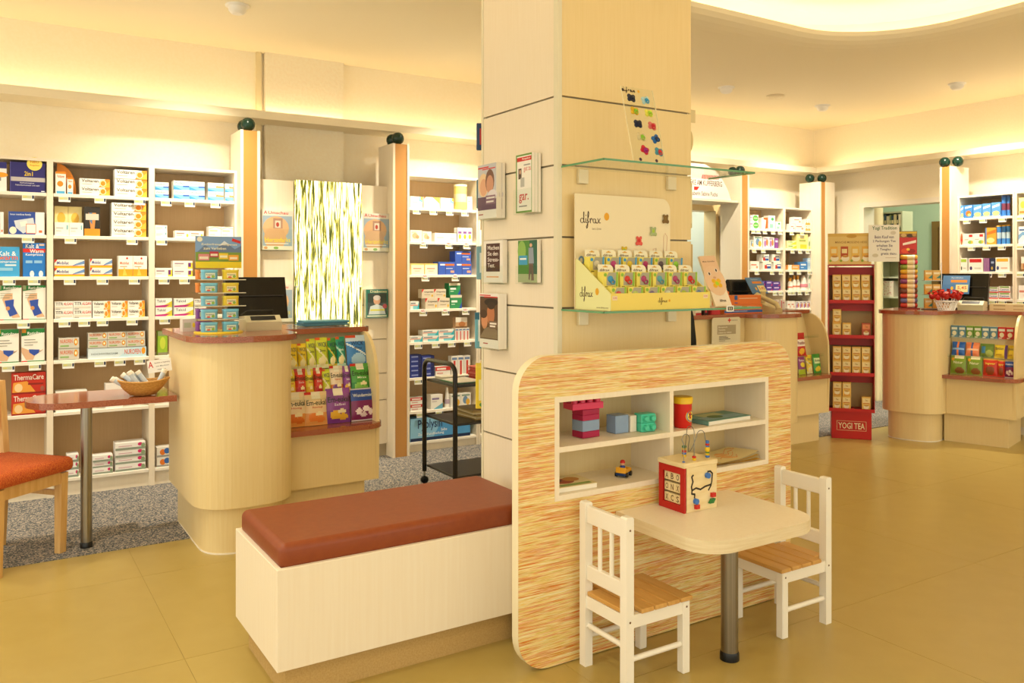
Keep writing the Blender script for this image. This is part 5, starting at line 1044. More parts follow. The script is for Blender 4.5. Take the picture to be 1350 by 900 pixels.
# building bricks with studs
def brick(w, d, h, col, studs, name='toy_brick'):
    b = MB().box(-w / 2, w / 2, -d / 2, d / 2, 0, h, flat(col, 0.3), 0.002, 1)
    o = b
    return b
def studs_mesh(w, d, h, nx, ny, col, r=0.009, sh=0.01):
    b = MB()
    for i in range(nx):
        for j in range(ny):
            b.lathe([(r, h), (r, h + sh * 0.8), (r * 0.85, h + sh)], flat(col, 0.3), (-w / 2 + w * (i + 0.5) / nx, -d / 2 + d * (j + 0.5) / ny, 0), 12)
    return b
tx0 = onY(780.5, 575, TF + 0.07)[0]
lv = SH1
for k, (w, d, h, col, st_, lab) in enumerate([(0.088, 0.066, 0.026, '#A8184A', 0, 'magenta toy brick at the foot of the brick tower'), (0.088, 0.066, 0.042, '#8AA2C2', 0, 'grey-blue toy brick second from the tower foot'), (0.088, 0.066, 0.022, '#B01E50', 0, 'magenta toy brick third from the tower foot'), (0.088, 0.066, 0.022, '#A8184A', 0, 'magenta toy brick under the tower top plate'), (0.145, 0.07, 0.026, '#DE3A66', 1, 'pink studded toy plate on top of the brick tower')]):
    o = brick(w, d, h, col, st_).build('toy_brick', None, (tx0 - (0.012 if k == 4 else 0), TF + 0.11, lv), 0.08 if k != 4 else -0.06)
    if st_: studs_mesh(w, d, h, 4, 2, col, 0.013, 0.018).build('studs', o)
    tag(o, lab, 'toy brick', 'toy bricks in the partition'); lv += h
for px, w, h, col, lab, zz, yy in ((814, 0.068, 0.072, '#8AA2C2', 'grey-blue toy brick left of the teal bricks', SH1, 0.11), (829, 0.034, 0.066, '#EDE4D4', 'small white toy brick between blue and teal', SH1, 0.11)):
    x = onY(px, 560, TF + yy)[0]
    tag(brick(w, 0.06, h, col, 0).build('toy_brick', None, (x, TF + yy, zz)), lab, 'toy brick', 'toy bricks in the partition')
x = onY(850, 560, TF + 0.075)[0]
for k in range(2):
    o = brick(0.07, 0.05, 0.036, '#4CC9A8', 0).build('toy_brick', None, (x, TF + 0.075, SH1 + k * 0.0365), -0.1)
    b = MB()
    for i in range(2):
        b.lathe([(0.012, 0), (0.012, -0.012), (0.010, -0.015)], flat('#4CC9A8', 0.3), (-0.014 + 0.032 * i, -0.025, 0.018), 12, True, 'y')
    b.lathe([(0.012, 0), (0.012, 0.012), (0.010, 0.015)], flat('#4CC9A8', 0.3), (0.035, 0.0, 0.018), 12, True, 'x')
    b.build('studs', o)
    tag(o, '%s teal toy brick with round studs beside white brick' % ['lower', 'upper'][k], 'toy brick', 'toy bricks in the partition')
x = onY(901, 560, TF + 0.05)[0]
o = tag(MB().lathe([(0.034, 0.0), (0.037, 0.006), (0.039, 0.105)], flat('#D2221C', 0.3), n=28).build('toy_bucket', None, (x, TF + 0.055, SH1)), 'red round tub with yellow lid in the upper right compartment', 'tub')
MB().lathe([(0.042, 0.101), (0.043, 0.124), (0.038, 0.128)], flat('#EBC21E', 0.3), n=28).build('lid', o)
b = MB()
for k, (r0, c, e) in enumerate(((0.026, '#E9C83A', 0.0), (0.023, '#5A8ACB', 0.0004), (0.019, '#F0D85A', 0.0008))):
    P = []
    for t_ in range(18):
        u, v = r0 * math.cos(t_ * PI / 9), r0 * math.sin(t_ * PI / 9); a = -PI / 2 + 0.25 + u / 0.0385
        P.append(((0.0385 + e) * math.cos(a), (0.0385 + e) * math.sin(a), 0.05 + v))
    b.quad(P, flat(c))
for u, v, c in ((-0.006, 0.006, '#3A3A3A'), (0.006, 0.006, '#3A3A3A'), (0.0, -0.006, '#D2221C'), (0.012, -0.002, '#E0762A'), (-0.011, -0.003, '#4A9A5A')):
    a = -PI / 2 + 0.25 + u / 0.0385; b.ball((0.0385 * math.cos(a), 0.0385 * math.sin(a), 0.05 + v), 0.003, flat(c), 8)
b.build('round_label', o)
def book(x0, x1, yb, z, d, h, cover, ops, label, rz=0.0):
    w = x1 - x0
    o = MB().box(-w / 2, w / 2, 0, d, 0.0, h, flat('#EFE9DA'), 0).build('picture_book', None, ((x0 + x1) / 2, yb, z), rz)
    c = MB().box(-w / 2 - 0.002, w / 2 + 0.002, -0.002, d + 0.002, h, h + 0.002, flat(cover))
    c.box(-w / 2 - 0.003, -w / 2, -0.002, d + 0.002, 0.0, h + 0.002, flat(cover))
    for i, op in enumerate(ops): c.print_([op], lambda u, v, i=i: (-w / 2 + w * u, d * v, h + 0.0025 + 0.0003 * i))
    c.build('cover', o)
    return tag(o, label, 'book', 'picture books in the partition')
a, b2 = onY(931, 555, TF + 0.03)[0], onY(990, 550, TF + 0.03)[0]
book(a, b2, TF + 0.025, SH1, 0.15, 0.016, '#6E9A8E', [('r', 0.05, 0.95, 0.1, 0.5, '#8CB0B8'), ('r', 0.2, 0.7, 0.5, 0.9, '#B9BE8A'), ('e', 0.4, 0.4, 0.15, 0.2, '#5A7A4A')], 'blue-green picture book lying in the upper right compartment', 0.06)
a, b2 = onY(741, 645, TF + 0.03)[0], onY(784, 640, TF + 0.03)[0]
book(a - 0.02, b2 + 0.0, TF + 0.02, SH0, 0.15, 0.017, '#E9D9A8', [('e', 0.4, 0.5, 0.25, 0.25, '#A8482A'), ('e', 0.65, 0.6, 0.2, 0.2, '#C98A3A'), ('r', 0.1, 0.9, 0.05, 0.2, '#8EA85A'), ('e', 0.3, 0.6, 0.1, 0.12, '#5A3A1E')], 'picture book with brown print in the lower left compartment', -0.04)
# toy car with driver
x = onY(822, 625, TF + 0.1)[0]
o = thing('toy_car', 'small yellow and blue toy car with a driver', 'toy car', (x, TF + 0.1, SH0), 0.5)
MB().box(-0.034, 0.034, -0.022, 0.022, 0.006, 0.018, flat('#243C6E', 0.35), 0.004).build('chassis', o)
MB().prism([(-0.033, 0.018), (0.033, 0.018), (0.034, 0.028), (0.012, 0.036), (-0.01, 0.030), (-0.03, 0.04)], -0.021, 0.021, flat('#E9A81E', 0.3), 'y').build('car_body', o)
for sx in (-1, 1):
    for sy in (-1, 1): MB().lathe([(0.01, -0.004), (0.01, 0.004)], BLACK, (sx * 0.021, sy * 0.022, 0.010), 12, True, 'y').build('wheel', o)
dr = MB().lathe([(0.010, 0.028), (0.011, 0.04), (0.006, 0.046)], flat('#2E4A9A'), (-0.01, 0, 0), 12).build('driver_body', o)
MB().ball((-0.01, 0, 0.053), 0.010, flat('#E3B58A'), 12).build('driver_head', dr)
MB().lathe([(0.0105, 0.055), (0.0105, 0.060), (0.007, 0.066), (0.002, 0.068)], flat('#C8261E'), (-0.01, 0, 0), 12).build('driver_cap', dr)
# loose drawings
x = onY(960, 600, TF + 0.05)[0]
t = thing('drawing_pad', 'loose orange and cream drawing sheets in lower right compartment', 'paper', (x + 0.03, TF + 0.1, SH0))
for k in range(5):
    w, d = 0.13, 0.085
    P = []
    for i in range(7):
        for j in range(2): P.append((-w + 2 * w * i / 6, -d + 2 * d * j, 0.002 + k * 0.0035 + 0.012 * max(0, (i - 2) / 4) ** 2 * (k + 1) / 3 * (1 if j == 0 else 0.4)))
    q = MB().add(P, [(2 * i, 2 * i + 2, 2 * i + 3, 2 * i + 1) for i in range(6)], flat(['#E9B84A', '#F2E2B0', '#EFC86A', '#F0E6C4', '#F1DFA6'][k]), True)
    if k == 4:
        for s0 in range(4):
            pts_ = [(-0.09 + 0.03 * i + 0.02 * s0, -0.05 + 0.025 * s0 + 0.02 * math.sin(i * 1.7 + s0), 0.021 + 0.012 * max(0, ((-0.09 + 0.03 * i + 0.02 * s0 + w) / (2 * w) * 6 - 2) / 4) ** 2 * 1.67) for i in range(5)]
            q.tube(pts_, 0.0012, flat('#E08A2A'), 5)
    q.build('sheet', t, (0, 0, 0), 0.05 * (k - 2))

# ================================================================== children's table and chairs
kt = thing('play_table', 'pale rounded play table on one steel leg against partition', 'table', (2.365, 2.22, 0))
MB().prism(rrect(2.06, 2.67, 2.03, 2.517, [0.13, 0.13, 0.0, 0.0], 10), 0.485, 0.53, noise_mat('table_edge_maple', [(0.3, '#E0CDA4'), (0.7, '#ECDDBB')], (3, 3, 60), 3, 2.0, 0.45), cap=BENCHW).build('tabletop', kt, world=True)
MB().lathe([(0.032, 0.03), (0.032, 0.485)], STEEL, (2.365, 2.22, 0), 28).build('leg', kt, world=True)
MB().lathe([(0.036, 0.0), (0.036, 0.025), (0.033, 0.032)], BLACK, (2.365, 2.22, 0), 28).build('foot', kt, world=True)
def kid_chair(loc, rz, label):
    c = thing('child_chair', label, 'chair', loc, rz, 'white child chairs at the play table')
    # faces +x; back at x = 0, seat to x = 0.30, width 0.27 along y
    W, D, S, Hh = 0.268, 0.30, 0.262, 0.605; P = 0.034
    for s in (0, 1):
        y = s * (W - P)
        MB().prism([(0.0, 0.0), (P, 0.0), (P, Hh - 0.006), (P - 0.006, Hh), (0.006, Hh), (0.0, Hh - 0.006)], y, y + P, PAINTW, 'y').build('leg', c)
        MB().box(D - P, D, y, y + P, 0.0, S, PAINTW, 0.003, 1).build('leg', c)
        MB().box(P, D - P, y + 0.006, y + P - 0.006, S - 0.045, S, PAINTW).build('side_rail', c)
        MB().cyl((P, y + P / 2, 0.105), 0.010, D - 2 * P, PAINTW, 12, 'x').build('stretcher', c)
        for (xx, zz) in ((P / 2, S - 0.02), (D - P / 2, S - 0.02), (P / 2, Hh - 0.045)):
            o = MB().lathe([(0.004, 0.0), (0.004, 0.0008)], flat('#7A5A3A'), (xx, (y - 0.0008) if s == 0 else (y + P), zz), 10, True, 'y').build('screw_plug', c)
    MB().box(0.006, 0.028, P, W - P, 0.32, 0.375, PAINTW, 0.003, 1).build('back_rail', c)
    MB().box(0.006, 0.028, P, W - P, Hh - 0.075, Hh - 0.012, PAINTW, 0.003, 1).build('back_rail', c)
    for k in range(2):
        y = P + (W - 2 * P) * (k + 1) / 3
        MB().tube([(P / 2, y, 0.37), (P / 2, y, Hh - 0.07)], 0.0085, PAINTW, 10).build('back_spindle', c)
    MB().box(D - P + 0.004, D - 0.004, P, W - P, S - 0.045, S, PAINTW).build('front_rail', c)
    MB().box(0.006, P - 0.006, P, W - P, S - 0.045, S, PAINTW).build('rear_rail', c)
    MB().cyl((P / 2, P, 0.15), 0.010, W - 2 * P, PAINTW, 12, 'y').build('stretcher', c)
    ns = 5; sw_ = (D + 0.012 - 0.004) / ns
    for k in range(ns):
        ya_, yb_ = (P + 0.001, W - P - 0.001) if k == 0 else (-0.004, W + 0.004)
        xa_ = 0.004 + k * sw_ if k else 0.006
        MB().box(max(xa_, P + 0.002) if k == 1 and sw_ < P else xa_ + 0.0015, 0.004 + (k + 1) * sw_ - 0.0015, ya_, yb_, S + 0.0005, S + 0.016, PINE, 0.003, 1).build('seat_slat', c)
    return c
kid_chair((1.865, 2.222, 0), 0.0, 'white child chair with pine seat left of the play table')
kid_chair((2.965, 2.490, 0), PI, 'white child chair with pine seat right of the play table')
# wooden activity cube
AX0, AX1, AY0, AY1, AZ = 2.256, 2.43, 2.348, 2.49, 0.5305
ac = thing('activity_cube', 'wooden activity cube with bead wires on the play table', 'toy', (2.34, 2.42, AZ))
PLY = noise_mat('birch_plywood', [(0.3, '#E6CF98'), (0.7, '#EFDDB0')], (6, 6, 30), 3, 2.0, 0.45)
RED = flat('#B91E18', 0.4)
MB().box(AX0 + 0.012, AX1, AY0, AY1, AZ, AZ + 0.008, PLY).build('base_board', ac, world=True)
MB().box(AX0 + 0.014, AX1, AY0, AY0 + 0.008, AZ + 0.008, AZ + 0.172, PLY).build('maze_panel', ac, world=True)
MB().box(AX0 + 0.014, AX1, AY1 - 0.008, AY1, AZ + 0.008, AZ + 0.172, PLY).build('rear_panel', ac, world=True)
MB().box(AX1 - 0.008, AX1, AY0 + 0.008, AY1 - 0.008, AZ + 0.008, AZ + 0.172, PLY).build('side_panel', ac, world=True)
MB().box(AX0 - 0.004, AX1 + 0.004, AY0 - 0.004, AY1 + 0.004, AZ + 0.172, AZ + 0.19, PLY, 0.003, 1).build('lid', ac, world=True)
f = MB()
for (y0, y1, z0, z1) in ((AY0, AY0 + 0.022, 0, 0.172), (AY1 - 0.022, AY1, 0, 0.172), (AY0 + 0.022, AY1 - 0.022, 0, 0.026), (AY0 + 0.022, AY1 - 0.022, 0.146, 0.172)):
    f.box(AX0, AX0 + 0.010, y0, y1, AZ + z0, AZ + z1, RED)
f.build('red_frame', ac, world=True)
let = [['A', 'B', 'O'], ['O', 'N', 'X'], ['X', 'C', 'S']]
for r in range(3):
    for k in range(3):
        ya, yb = AY1 - 0.026 - k * 0.030, AY1 - 0.026 - (k + 1) * 0.030 + 0.001; zc = AZ + 0.128 - r * 0.042
        o = MB().box(AX0 + 0.006, AX0 + 0.034, yb, ya, zc - 0.017, zc + 0.017, PLY, 0.002, 1)
        ch_ = [('t', let[r][k], 0.25, 0.75, 0.18, 0.85, '#5A3A1E')]
        o.print_(ch_, lambda u, v: (AX0 + 0.0055, ya - (ya - yb) * u, zc - 0.017 + 0.034 * v))
        o.build('letter_block', ac, world=True)
    MB().cyl((AX0 + 0.02, AY0 + 0.01, AZ + 0.128 - r * 0.042), 0.003, AY1 - AY0 - 0.02, PLY, 8, 'y').build('axle', ac, world=True)
def onface(u, v): return (AX0 + 0.014 + (AX1 - AX0 - 0.014) * u, AY0 - 0.0005, AZ + 0.008 + 0.164 * v)
slot = MB()
for pth in ([(0.22, 0.82), (0.16, 0.78), (0.2, 0.66), (0.15, 0.55), (0.17, 0.46), (0.3, 0.5), (0.45, 0.45), (0.6, 0.5), (0.78, 0.52)], [(0.68, 0.84), (0.78, 0.84), (0.85, 0.78), (0.83, 0.6), (0.8, 0.5), (0.72, 0.4)], [(0.17, 0.46), (0.16, 0.38), (0.26, 0.36), (0.25, 0.28)]):
    for (u0, v0), (u1, v1) in zip(pth[:-1], pth[1:]):
        p, q = Vector(onface(u0, v0)), Vector(onface(u1, v1)); dd = (q - p).normalized(); nn = Vector((-dd.z, 0, dd.x)) * 0.0035
        slot.quad([p - nn, q - nn + dd * 0.002, q + nn + dd * 0.002, p + nn], flat('#2A2018'))
slot.build('maze_slot', ac, world=True)
for (u, v, c, sq) in ((0.66, 0.76, '#3E74C4', 0), (0.27, 0.2, '#3E74C4', 0), (0.3, 0.05, '#C8261E', 1), (0.84, 0.28, '#C8261E', 1), (0.8, 0.14, '#2E7A3A', 2)):
    p = onface(u, min(max(v, 0.07), 0.9))
    if sq == 0: o = MB().lathe([(0.011, 0), (0.011, -0.012)], flat(c, 0.35), p, 18, True, 'y')
    else:
        s0 = 0.010; sk = 0.006 if sq == 2 else 0.0
        o = MB().prism([(p[0] - s0 - sk, p[2] - s0 * 0.8), (p[0] + s0 - sk, p[2] - s0 * 0.8), (p[0] + s0 + sk, p[2] + s0 * 0.8), (p[0] - s0 + sk, p[2] + s0 * 0.8)], p[1] - 0.012, p[1], flat(c, 0.35), 'y')
    o.build('slider', ac, world=True)
LT = AZ + 0.19
def bz(p0, p1, h0, h1): pass
wire = flat('#8E8A80', 0.3, 0.8)
W1 = [(2.275, 2.37, LT)] + [(2.275, 2.37, LT + 0.07)] + [(2.295 - 0.02 * math.cos(k * PI / 8), 2.38, LT + 0.085 + 0.02 * math.sin(k * PI / 8)) for k in range(0, 9)] + [(2.318, 2.39, LT + 0.05), (2.33, 2.4, LT + 0.03), (2.35, 2.41, LT + 0.03), (2.365, 2.41, LT + 0.05)] + [(2.395 - 0.022 * math.cos(k * PI / 8), 2.40, LT + 0.085 + 0.022 * math.sin(k * PI / 8)) for k in range(0, 9)] + [(2.418, 2.39, LT + 0.04), (2.418, 2.385, LT)]
MB().tube(W1, 0.0016, wire, 6).build('bead_wire', ac, world=True)
W2 = [(2.335, 2.375, LT), (2.335, 2.375, LT + 0.11)] + [(2.335, 2.395 - 0.02 * math.cos(k * PI / 8), LT + 0.11 + 0.02 * math.sin(k * PI / 8)) for k in range(1, 8)] + [(2.335, 2.415, LT + 0.11), (2.345, 2.44, LT)]
MB().tube(W2, 0.0016, wire, 6).build('bead_wire', ac, world=True)
CB = ['#3E74C4', '#EBC21E', '#2E7A3A', '#EBC21E', '#3E74C4', '#C8261E', '#3E74C4']
def beads(x, y, seq):
    z = LT
    for c, r, h in seq:
        MB().lathe([(r * 0.7, 0), (r, h * 0.3), (r, h * 0.7), (r * 0.7, h)], flat(c, 0.35), (x, y, z), 14).build('bead', ac, world=True); z += h
beads(2.418, 2.386, [('#3E74C4', 0.009, 0.008), ('#EBC21E', 0.008, 0.009), ('#2E7A3A', 0.008, 0.006), ('#EBC21E', 0.0105, 0.018), ('#3E74C4', 0.008, 0.006), ('#C8261E', 0.0085, 0.008), ('#3E74C4', 0.0075, 0.012)])
beads(2.335, 2.375, [('#EBC21E', 0.0085, 0.009), ('#C8261E', 0.0085, 0.008)])
beads(2.345, 2.44, [('#EBC21E', 0.0085, 0.010), ('#3E74C4', 0.0085, 0.008), ('#C8261E', 0.0085, 0.010), ('#EBC21E', 0.0085, 0.008), ('#2E7A3A', 0.009, 0.010)])
beads(2.275, 2.37, [('#3E74C4', 0.006, 0.004)])
# ================================================================== leaflet holders and magazines
def holder(loc, rz, w, d, h, label):
    t = thing('leaflet_holder', label, 'holder', loc, rz, 'clear leaflet holders')
    MB().box(-w / 2, w / 2, -0.003, 0.0, -0.004, h, ACRYL).build('back_plate', t)
    MB().box(-w / 2, w / 2, -d, -0.003, -0.004, -0.001, ACRYL).build('base', t)
    MB().box(-w / 2, w / 2, -d - 0.003, -d, -0.004, h * 0.55, ACRYL).build('front_plate', t)
def mags(loc, rz, w, h, th, n, ops, cover, names, group):
    """loc: bottom centre of the back of the stack; faces local -y"""
    c, s = math.cos(rz), math.sin(rz)
    me = MB().box(-w / 2, w / 2, -th / n + 0.0006, 0, 0, h, PAPER)
    me.front([('r', 0, 1, 0, 1, cover)] + ops, -w / 2, w / 2, -th / n + 0.0006, 0, h, 0.00012)
    m = me.mesh('magazine')
    for k in range(n):
        off = th * k / n + 0.0008
        dx = random.uniform(-0.003, 0.003) if k < n - 1 else 0
        o = put('magazine', m, None, (loc[0] + s * off + c * dx, loc[1] - c * off + s * dx, loc[2]), rz)
        tag(o, '%s%s' % (['front copy of ', 'second copy of ', 'third copy of ', 'fourth copy of '][n - 1 - k] if n > 1 else '', names), 'magazine', group)
UMS = [('r', 0.03, 0.97, 0.1, 0.86, '#9FB4C6'), ('e', 0.45, 0.55, 0.42, 0.3, '#DDB387'), ('e', 0.42, 0.3, 0.36, 0.3, '#D9AC80'), ('r', 0.36, 0.66, 0.54, 0.80, '#B08A74'), ('r', 0.42, 0.6, 0.56, 0.74, '#E9D2C0'), ('e', 0.5, 0.64, 0.05, 0.06, '#B0463A'), ('t', 'A', 0.06, 0.17, 0.9, 0.985, '#CE2A26'), ('t', 'Umschau', 0.2, 0.84, 0.9, 0.975, '#CE3A30'), ('t', 'Herzinfarkt', 0.1, 0.92, 0.2, 0.31, '#F0DC3A'), ('r', 0.1, 0.85, 0.15, 0.17, '#F4F0E4'), ('r', 0.03, 0.97, 0.0, 0.1, '#EDE6D2'), ('e', 0.45, 0.05, 0.08, 0.035, '#8CB45A'), ('e', 0.12, 0.05, 0.06, 0.035, '#D9A06A')]
DIA = [('r', 0.0, 1, 0.0, 1, '#2E7A6A'), ('r', 0.08, 0.94, 0.12, 0.86, '#3A463E'), ('e', 0.5, 0.6, 0.16, 0.15, '#D9A684'), ('e', 0.5, 0.70, 0.17, 0.09, '#CFCac4'.upper()), ('p', [(0.12, 0.12), (0.2, 0.4), (0.5, 0.48), (0.8, 0.38), (0.9, 0.12)], '#DDE4EA'), ('t', 'Diabetes', 0.2, 0.95, 0.88, 0.97, '#E9DCB0'), ('e', 0.86, 0.4, 0.1, 0.08, '#C8262A'), ('r', 0.2, 0.85, 0.24, 0.3, '#EDE24A'), ('r', 0.06, 0.94, 0.03, 0.09, '#D9E0C8')]
def wall_mag(px0, px1, yb, yt, ops, cover, n, name, hl):
    Yp = 6.13
    A, B = onY(px0, yb, Yp - 0.03), onY(px1, yt, Yp - 0.03)
    w, h = B[0] - A[0], B[2] - A[2]; cx = (A[0] + B[0]) / 2
    holder((cx, Yp, A[2] - 0.002), 0, w + 0.012, 0.042, h * 0.98, hl)
    mags((cx, Yp - 0.005, A[2]), 0, w, h, 0.03, n, ops, cover, name, 'magazines on the slat wall')
wall_mag(345, 386, 329, 278, UMS, '#E4E0D4', 2, 'magazine upper left of the reed panel', 'clear holder upper left of the reed panel')
wall_mag(478, 514, 331, 282, UMS, '#E4E0D4', 2, 'magazine upper right of the reed panel', 'clear holder upper right of the reed panel')
wall_mag(345, 386, 425, 375, UMS, '#E4E0D4', 2, 'magazine lower left, half behind the monitor', 'clear holder lower left of the reed panel')
wall_mag(482, 511, 419, 381, DIA, '#2E7A6A', 2, 'green magazine lower right of the reed panel', 'clear holder lower right of the reed panel')
COUPLE = [('r', 0.0, 1, 0.16, 1, '#C2C4CC'), ('e', 0.3, 0.62, 0.28, 0.22, '#E6C9A0'), ('e', 0.32, 0.58, 0.2, 0.16, '#DDA888'), ('e', 0.66, 0.68, 0.24, 0.22, '#7A5648'), ('e', 0.66, 0.62, 0.19, 0.17, '#CC957A'), ('r', 0.0, 1.0, 0.16, 0.40, '#6A4A62'), ('e', 0.8, 0.42, 0.25, 0.1, '#D9D4DC'), ('r', 0.44, 0.95, 0.26, 0.42, '#8E6A80'), ('r', 0.47, 0.92, 0.36, 0.39, '#EDE4E8'), ('r', 0.47, 0.86, 0.29, 0.32, '#EDE4E8'), ('r', 0.02, 0.6, 0.93, 0.955, '#CE2A2A'), ('r', 0.25, 0.95, 0.90, 0.92, '#CE2A2A'), ('r', 0.05, 0.3, 0.07, 0.09, '#B04A4A')]
GREENM = [('r', 0.07, 0.97, 0.03, 0.97, '#F1EEE6'), ('r', 0.07, 0.97, 0.88, 0.95, '#CE2A2A'), ('t', 'Ratgeber', 0.4, 0.92, 0.895, 0.935, '#F4F0EA'), ('r', 0.16, 0.36, 0.58, 0.76, '#5A463A'), ('e', 0.27, 0.7, 0.05, 0.04, '#D9AE90'), ('r', 0.3, 0.54, 0.44, 0.6, '#B9B9B4'), ('t', 'gut zu', 0.5, 0.95, 0.68, 0.78, '#D98080'), ('t', 'gar.', 0.2, 0.8, 0.16, 0.32, '#CE4A4A'), ('r', 0.2, 0.7, 0.1, 0.12, '#8A8A8A'), ('r', 0.5, 0.9, 0.8, 0.82, '#9A9A9A')]
STRESS = [('r', 0.14, 0.86, 0.26, 0.93, '#4A2A26'), ('t', 'Machen', 0.22, 0.82, 0.78, 0.88, '#EDE6E0'), ('t', 'Sie den', 0.22, 0.76, 0.64, 0.74, '#EDE6E0'), ('t', 'Stress-', 0.22, 0.82, 0.5, 0.6, '#EDE6E0'), ('t', 'Test.', 0.22, 0.6, 0.36, 0.46, '#EDE6E0'), ('r', 0.16, 0.8, 0.12, 0.15, '#E0A878')]
MAN = [('r', 0.0, 1, 0.2, 1, '#4E8A3A'), ('r', 0.6, 1, 0.2, 1, '#2E6450'), ('e', 0.2, 0.75, 0.22, 0.24, '#8CB85A'), ('r', 0, 1, 0, 0.2, '#A8B48A'), ('r', 0.05, 0.5, 0.42, 0.64, '#3E9AC8'), ('r', 0.1, 0.44, 0.54, 0.58, '#EDF4F8'), ('e', 0.68, 0.88, 0.07, 0.045, '#D9AE8C'), ('p', [(0.56, 0.82), (0.8, 0.82), (0.84, 0.45), (0.56, 0.45)], '#8E9AAC'), ('p', [(0.58, 0.45), (0.8, 0.45), (0.84, 0.05), (0.7, 0.05), (0.7, 0.35), (0.62, 0.05), (0.56, 0.08)], '#6E5A52')]
HAT = [('r', 0.03, 0.97, 0.16, 0.94, '#5E4630'), ('e', 0.6, 0.62, 0.2, 0.2, '#B8764E'), ('e', 0.62, 0.84, 0.36, 0.07, '#2E2218'), ('e', 0.62, 0.78, 0.2, 0.07, '#3A2A1E'), ('e', 0.27, 0.5, 0.17, 0.16, '#CC8E66'), ('e', 0.22, 0.62, 0.2, 0.08, '#4A3424'), ('p', [(0.05, 0.2), (0.3, 0.36), (0.6, 0.4), (0.95, 0.34), (0.95, 0.18), (0.05, 0.18)], '#8E7A62'), ('r', 0.52, 0.94, 0.36, 0.5, '#7A6250'), ('r', 0.56, 0.9, 0.44, 0.47, '#EDE6DC'), ('r', 0.56, 0.84, 0.39, 0.42, '#EDE6DC'), ('r', 0.02, 0.6, 0.955, 0.975, '#CE2A2A'), ('r', 0.25, 0.95, 0.925, 0.945, '#CE2A2A'), ('r', 0.2, 0.45, 0.07, 0.09, '#B04A4A')]
def pillar_mag(y_far, y_near, z0, z1, th, n, ops, cover, name, hl):
    w = y_far - y_near; cy = (y_far + y_near) / 2
    holder((QX0 - 0.001, cy, z0 - 0.003), -PI / 2, w + 0.02, th + 0.01, (z1 - z0) * 0.75, hl)
    mags((QX0 - 0.0055, cy, z0), -PI / 2, w, z1 - z0, th, n, ops, cover, name, 'magazines on the pillar')
pillar_mag(3.39, 3.224, 1.701, 1.951, 0.048, 3, COUPLE, '#EDE9E4', 'couple magazine, top left on the pillar', 'clear holder top left on the pillar')
pillar_mag(3.063, 2.938, 1.71, 1.961, 0.045, 3, GREENM, '#6E9A4A', 'green framed brochure, top right on the pillar', 'clear holder top right on the pillar')
pillar_mag(3.375, 3.205, 1.407, 1.60, 0.026, 2, STRESS, '#EDE9E2', 'brown titled brochure, middle left on the pillar', 'clear holder middle left on the pillar')
pillar_mag(3.085, 2.935, 1.41, 1.592, 0.02, 2, MAN, '#4E8A3A', 'green park photo brochure, middle right on pillar', 'clear holder middle right on the pillar')
pillar_mag(3.38, 3.21, 1.107, 1.357, 0.045, 3, HAT, '#EDE9E2', 'hat couple magazine, bottom left on the pillar', 'clear holder bottom left on the pillar')
# packs hanging at the pillar's rear edge
def hang(name, x, y, z0, z1, w, col, ops, label, cat='pack', d=0.012, group='packs hung at the pillar rear'):
    o = MB().box(-w / 2, w / 2, -d / 2, d / 2, 0, z1 - z0, flat(col, 0.35), 0.003, 1).front(ops, -w / 2, w / 2, -d / 2, 0, z1 - z0).build(name, None, (x, y, z0), -0.5)
    return tag(o, label, cat, group)
for k in range(2):
    hang('hanging_pack', 0.569 * (3.47 + 0.05 * k) + 0.03, 3.47 + 0.05 * k, 1.09, 1.26, 0.05, '#6FB6CC', [('r', 0.3, 0.7, 0.2, 0.8, '#E4F0F4'), ('r', 0, 1, 0.82, 1, '#2E6E8A')], '%s light blue pack hanging low behind the pillar edge' % ['right', 'left'][k])
hang('hanging_pack', 2.013, 3.47, 1.42, 1.58, 0.05, '#7EB0C0', [('r', 0.3, 0.7, 0.2, 0.8, '#E4F0F4')], 'blue-grey pack hanging behind the pillar edge at mid height')
hang('hanging_pack', 2.013, 3.47, 1.76, 1.90, 0.05, '#4E7A8A', [('r', 0.3, 0.7, 0.2, 0.8, '#D4E0E4')], 'dark teal pack hanging behind the pillar edge up high')
hang('hanging_pack', 2.013, 3.47, 2.04, 2.17, 0.05, '#24406A', [('r', 0.3, 0.7, 0.2, 0.8, '#C43A3A')], 'navy pack hanging highest behind the pillar edge')
for k in range(4):
    hang('hanging_pack', 0.5718 * (3.47 + 0.05 * k) + 0.03, 3.47 + 0.05 * k, 0.80, 1.0, 0.06, '#EBD23A', [('r', 0.25, 0.75, 0.2, 0.7, '#F4EEC0'), ('e', 0.5, 0.1, 0.2, 0.05, '#5E9A3A')], 'yellow blister pack, %s from front, hanging behind the pillar' % ORD[k], d=0.02)
for z in (0.985, 1.245, 1.565, 1.885, 2.155):
    tag(MB().tube([(2.008, 3.441, z), (2.008 + (0.09 if z < 1.3 else 0.02), 3.66 if z < 1 else 3.54, z)], 0.003, CHROME, 6).build('hook_rail'), 'thin metal hook behind the pillar, %s from the floor' % ORD[(0.985, 1.245, 1.565, 1.885, 2.155).index(z)], 'hook', 'metal hooks behind the pillar')
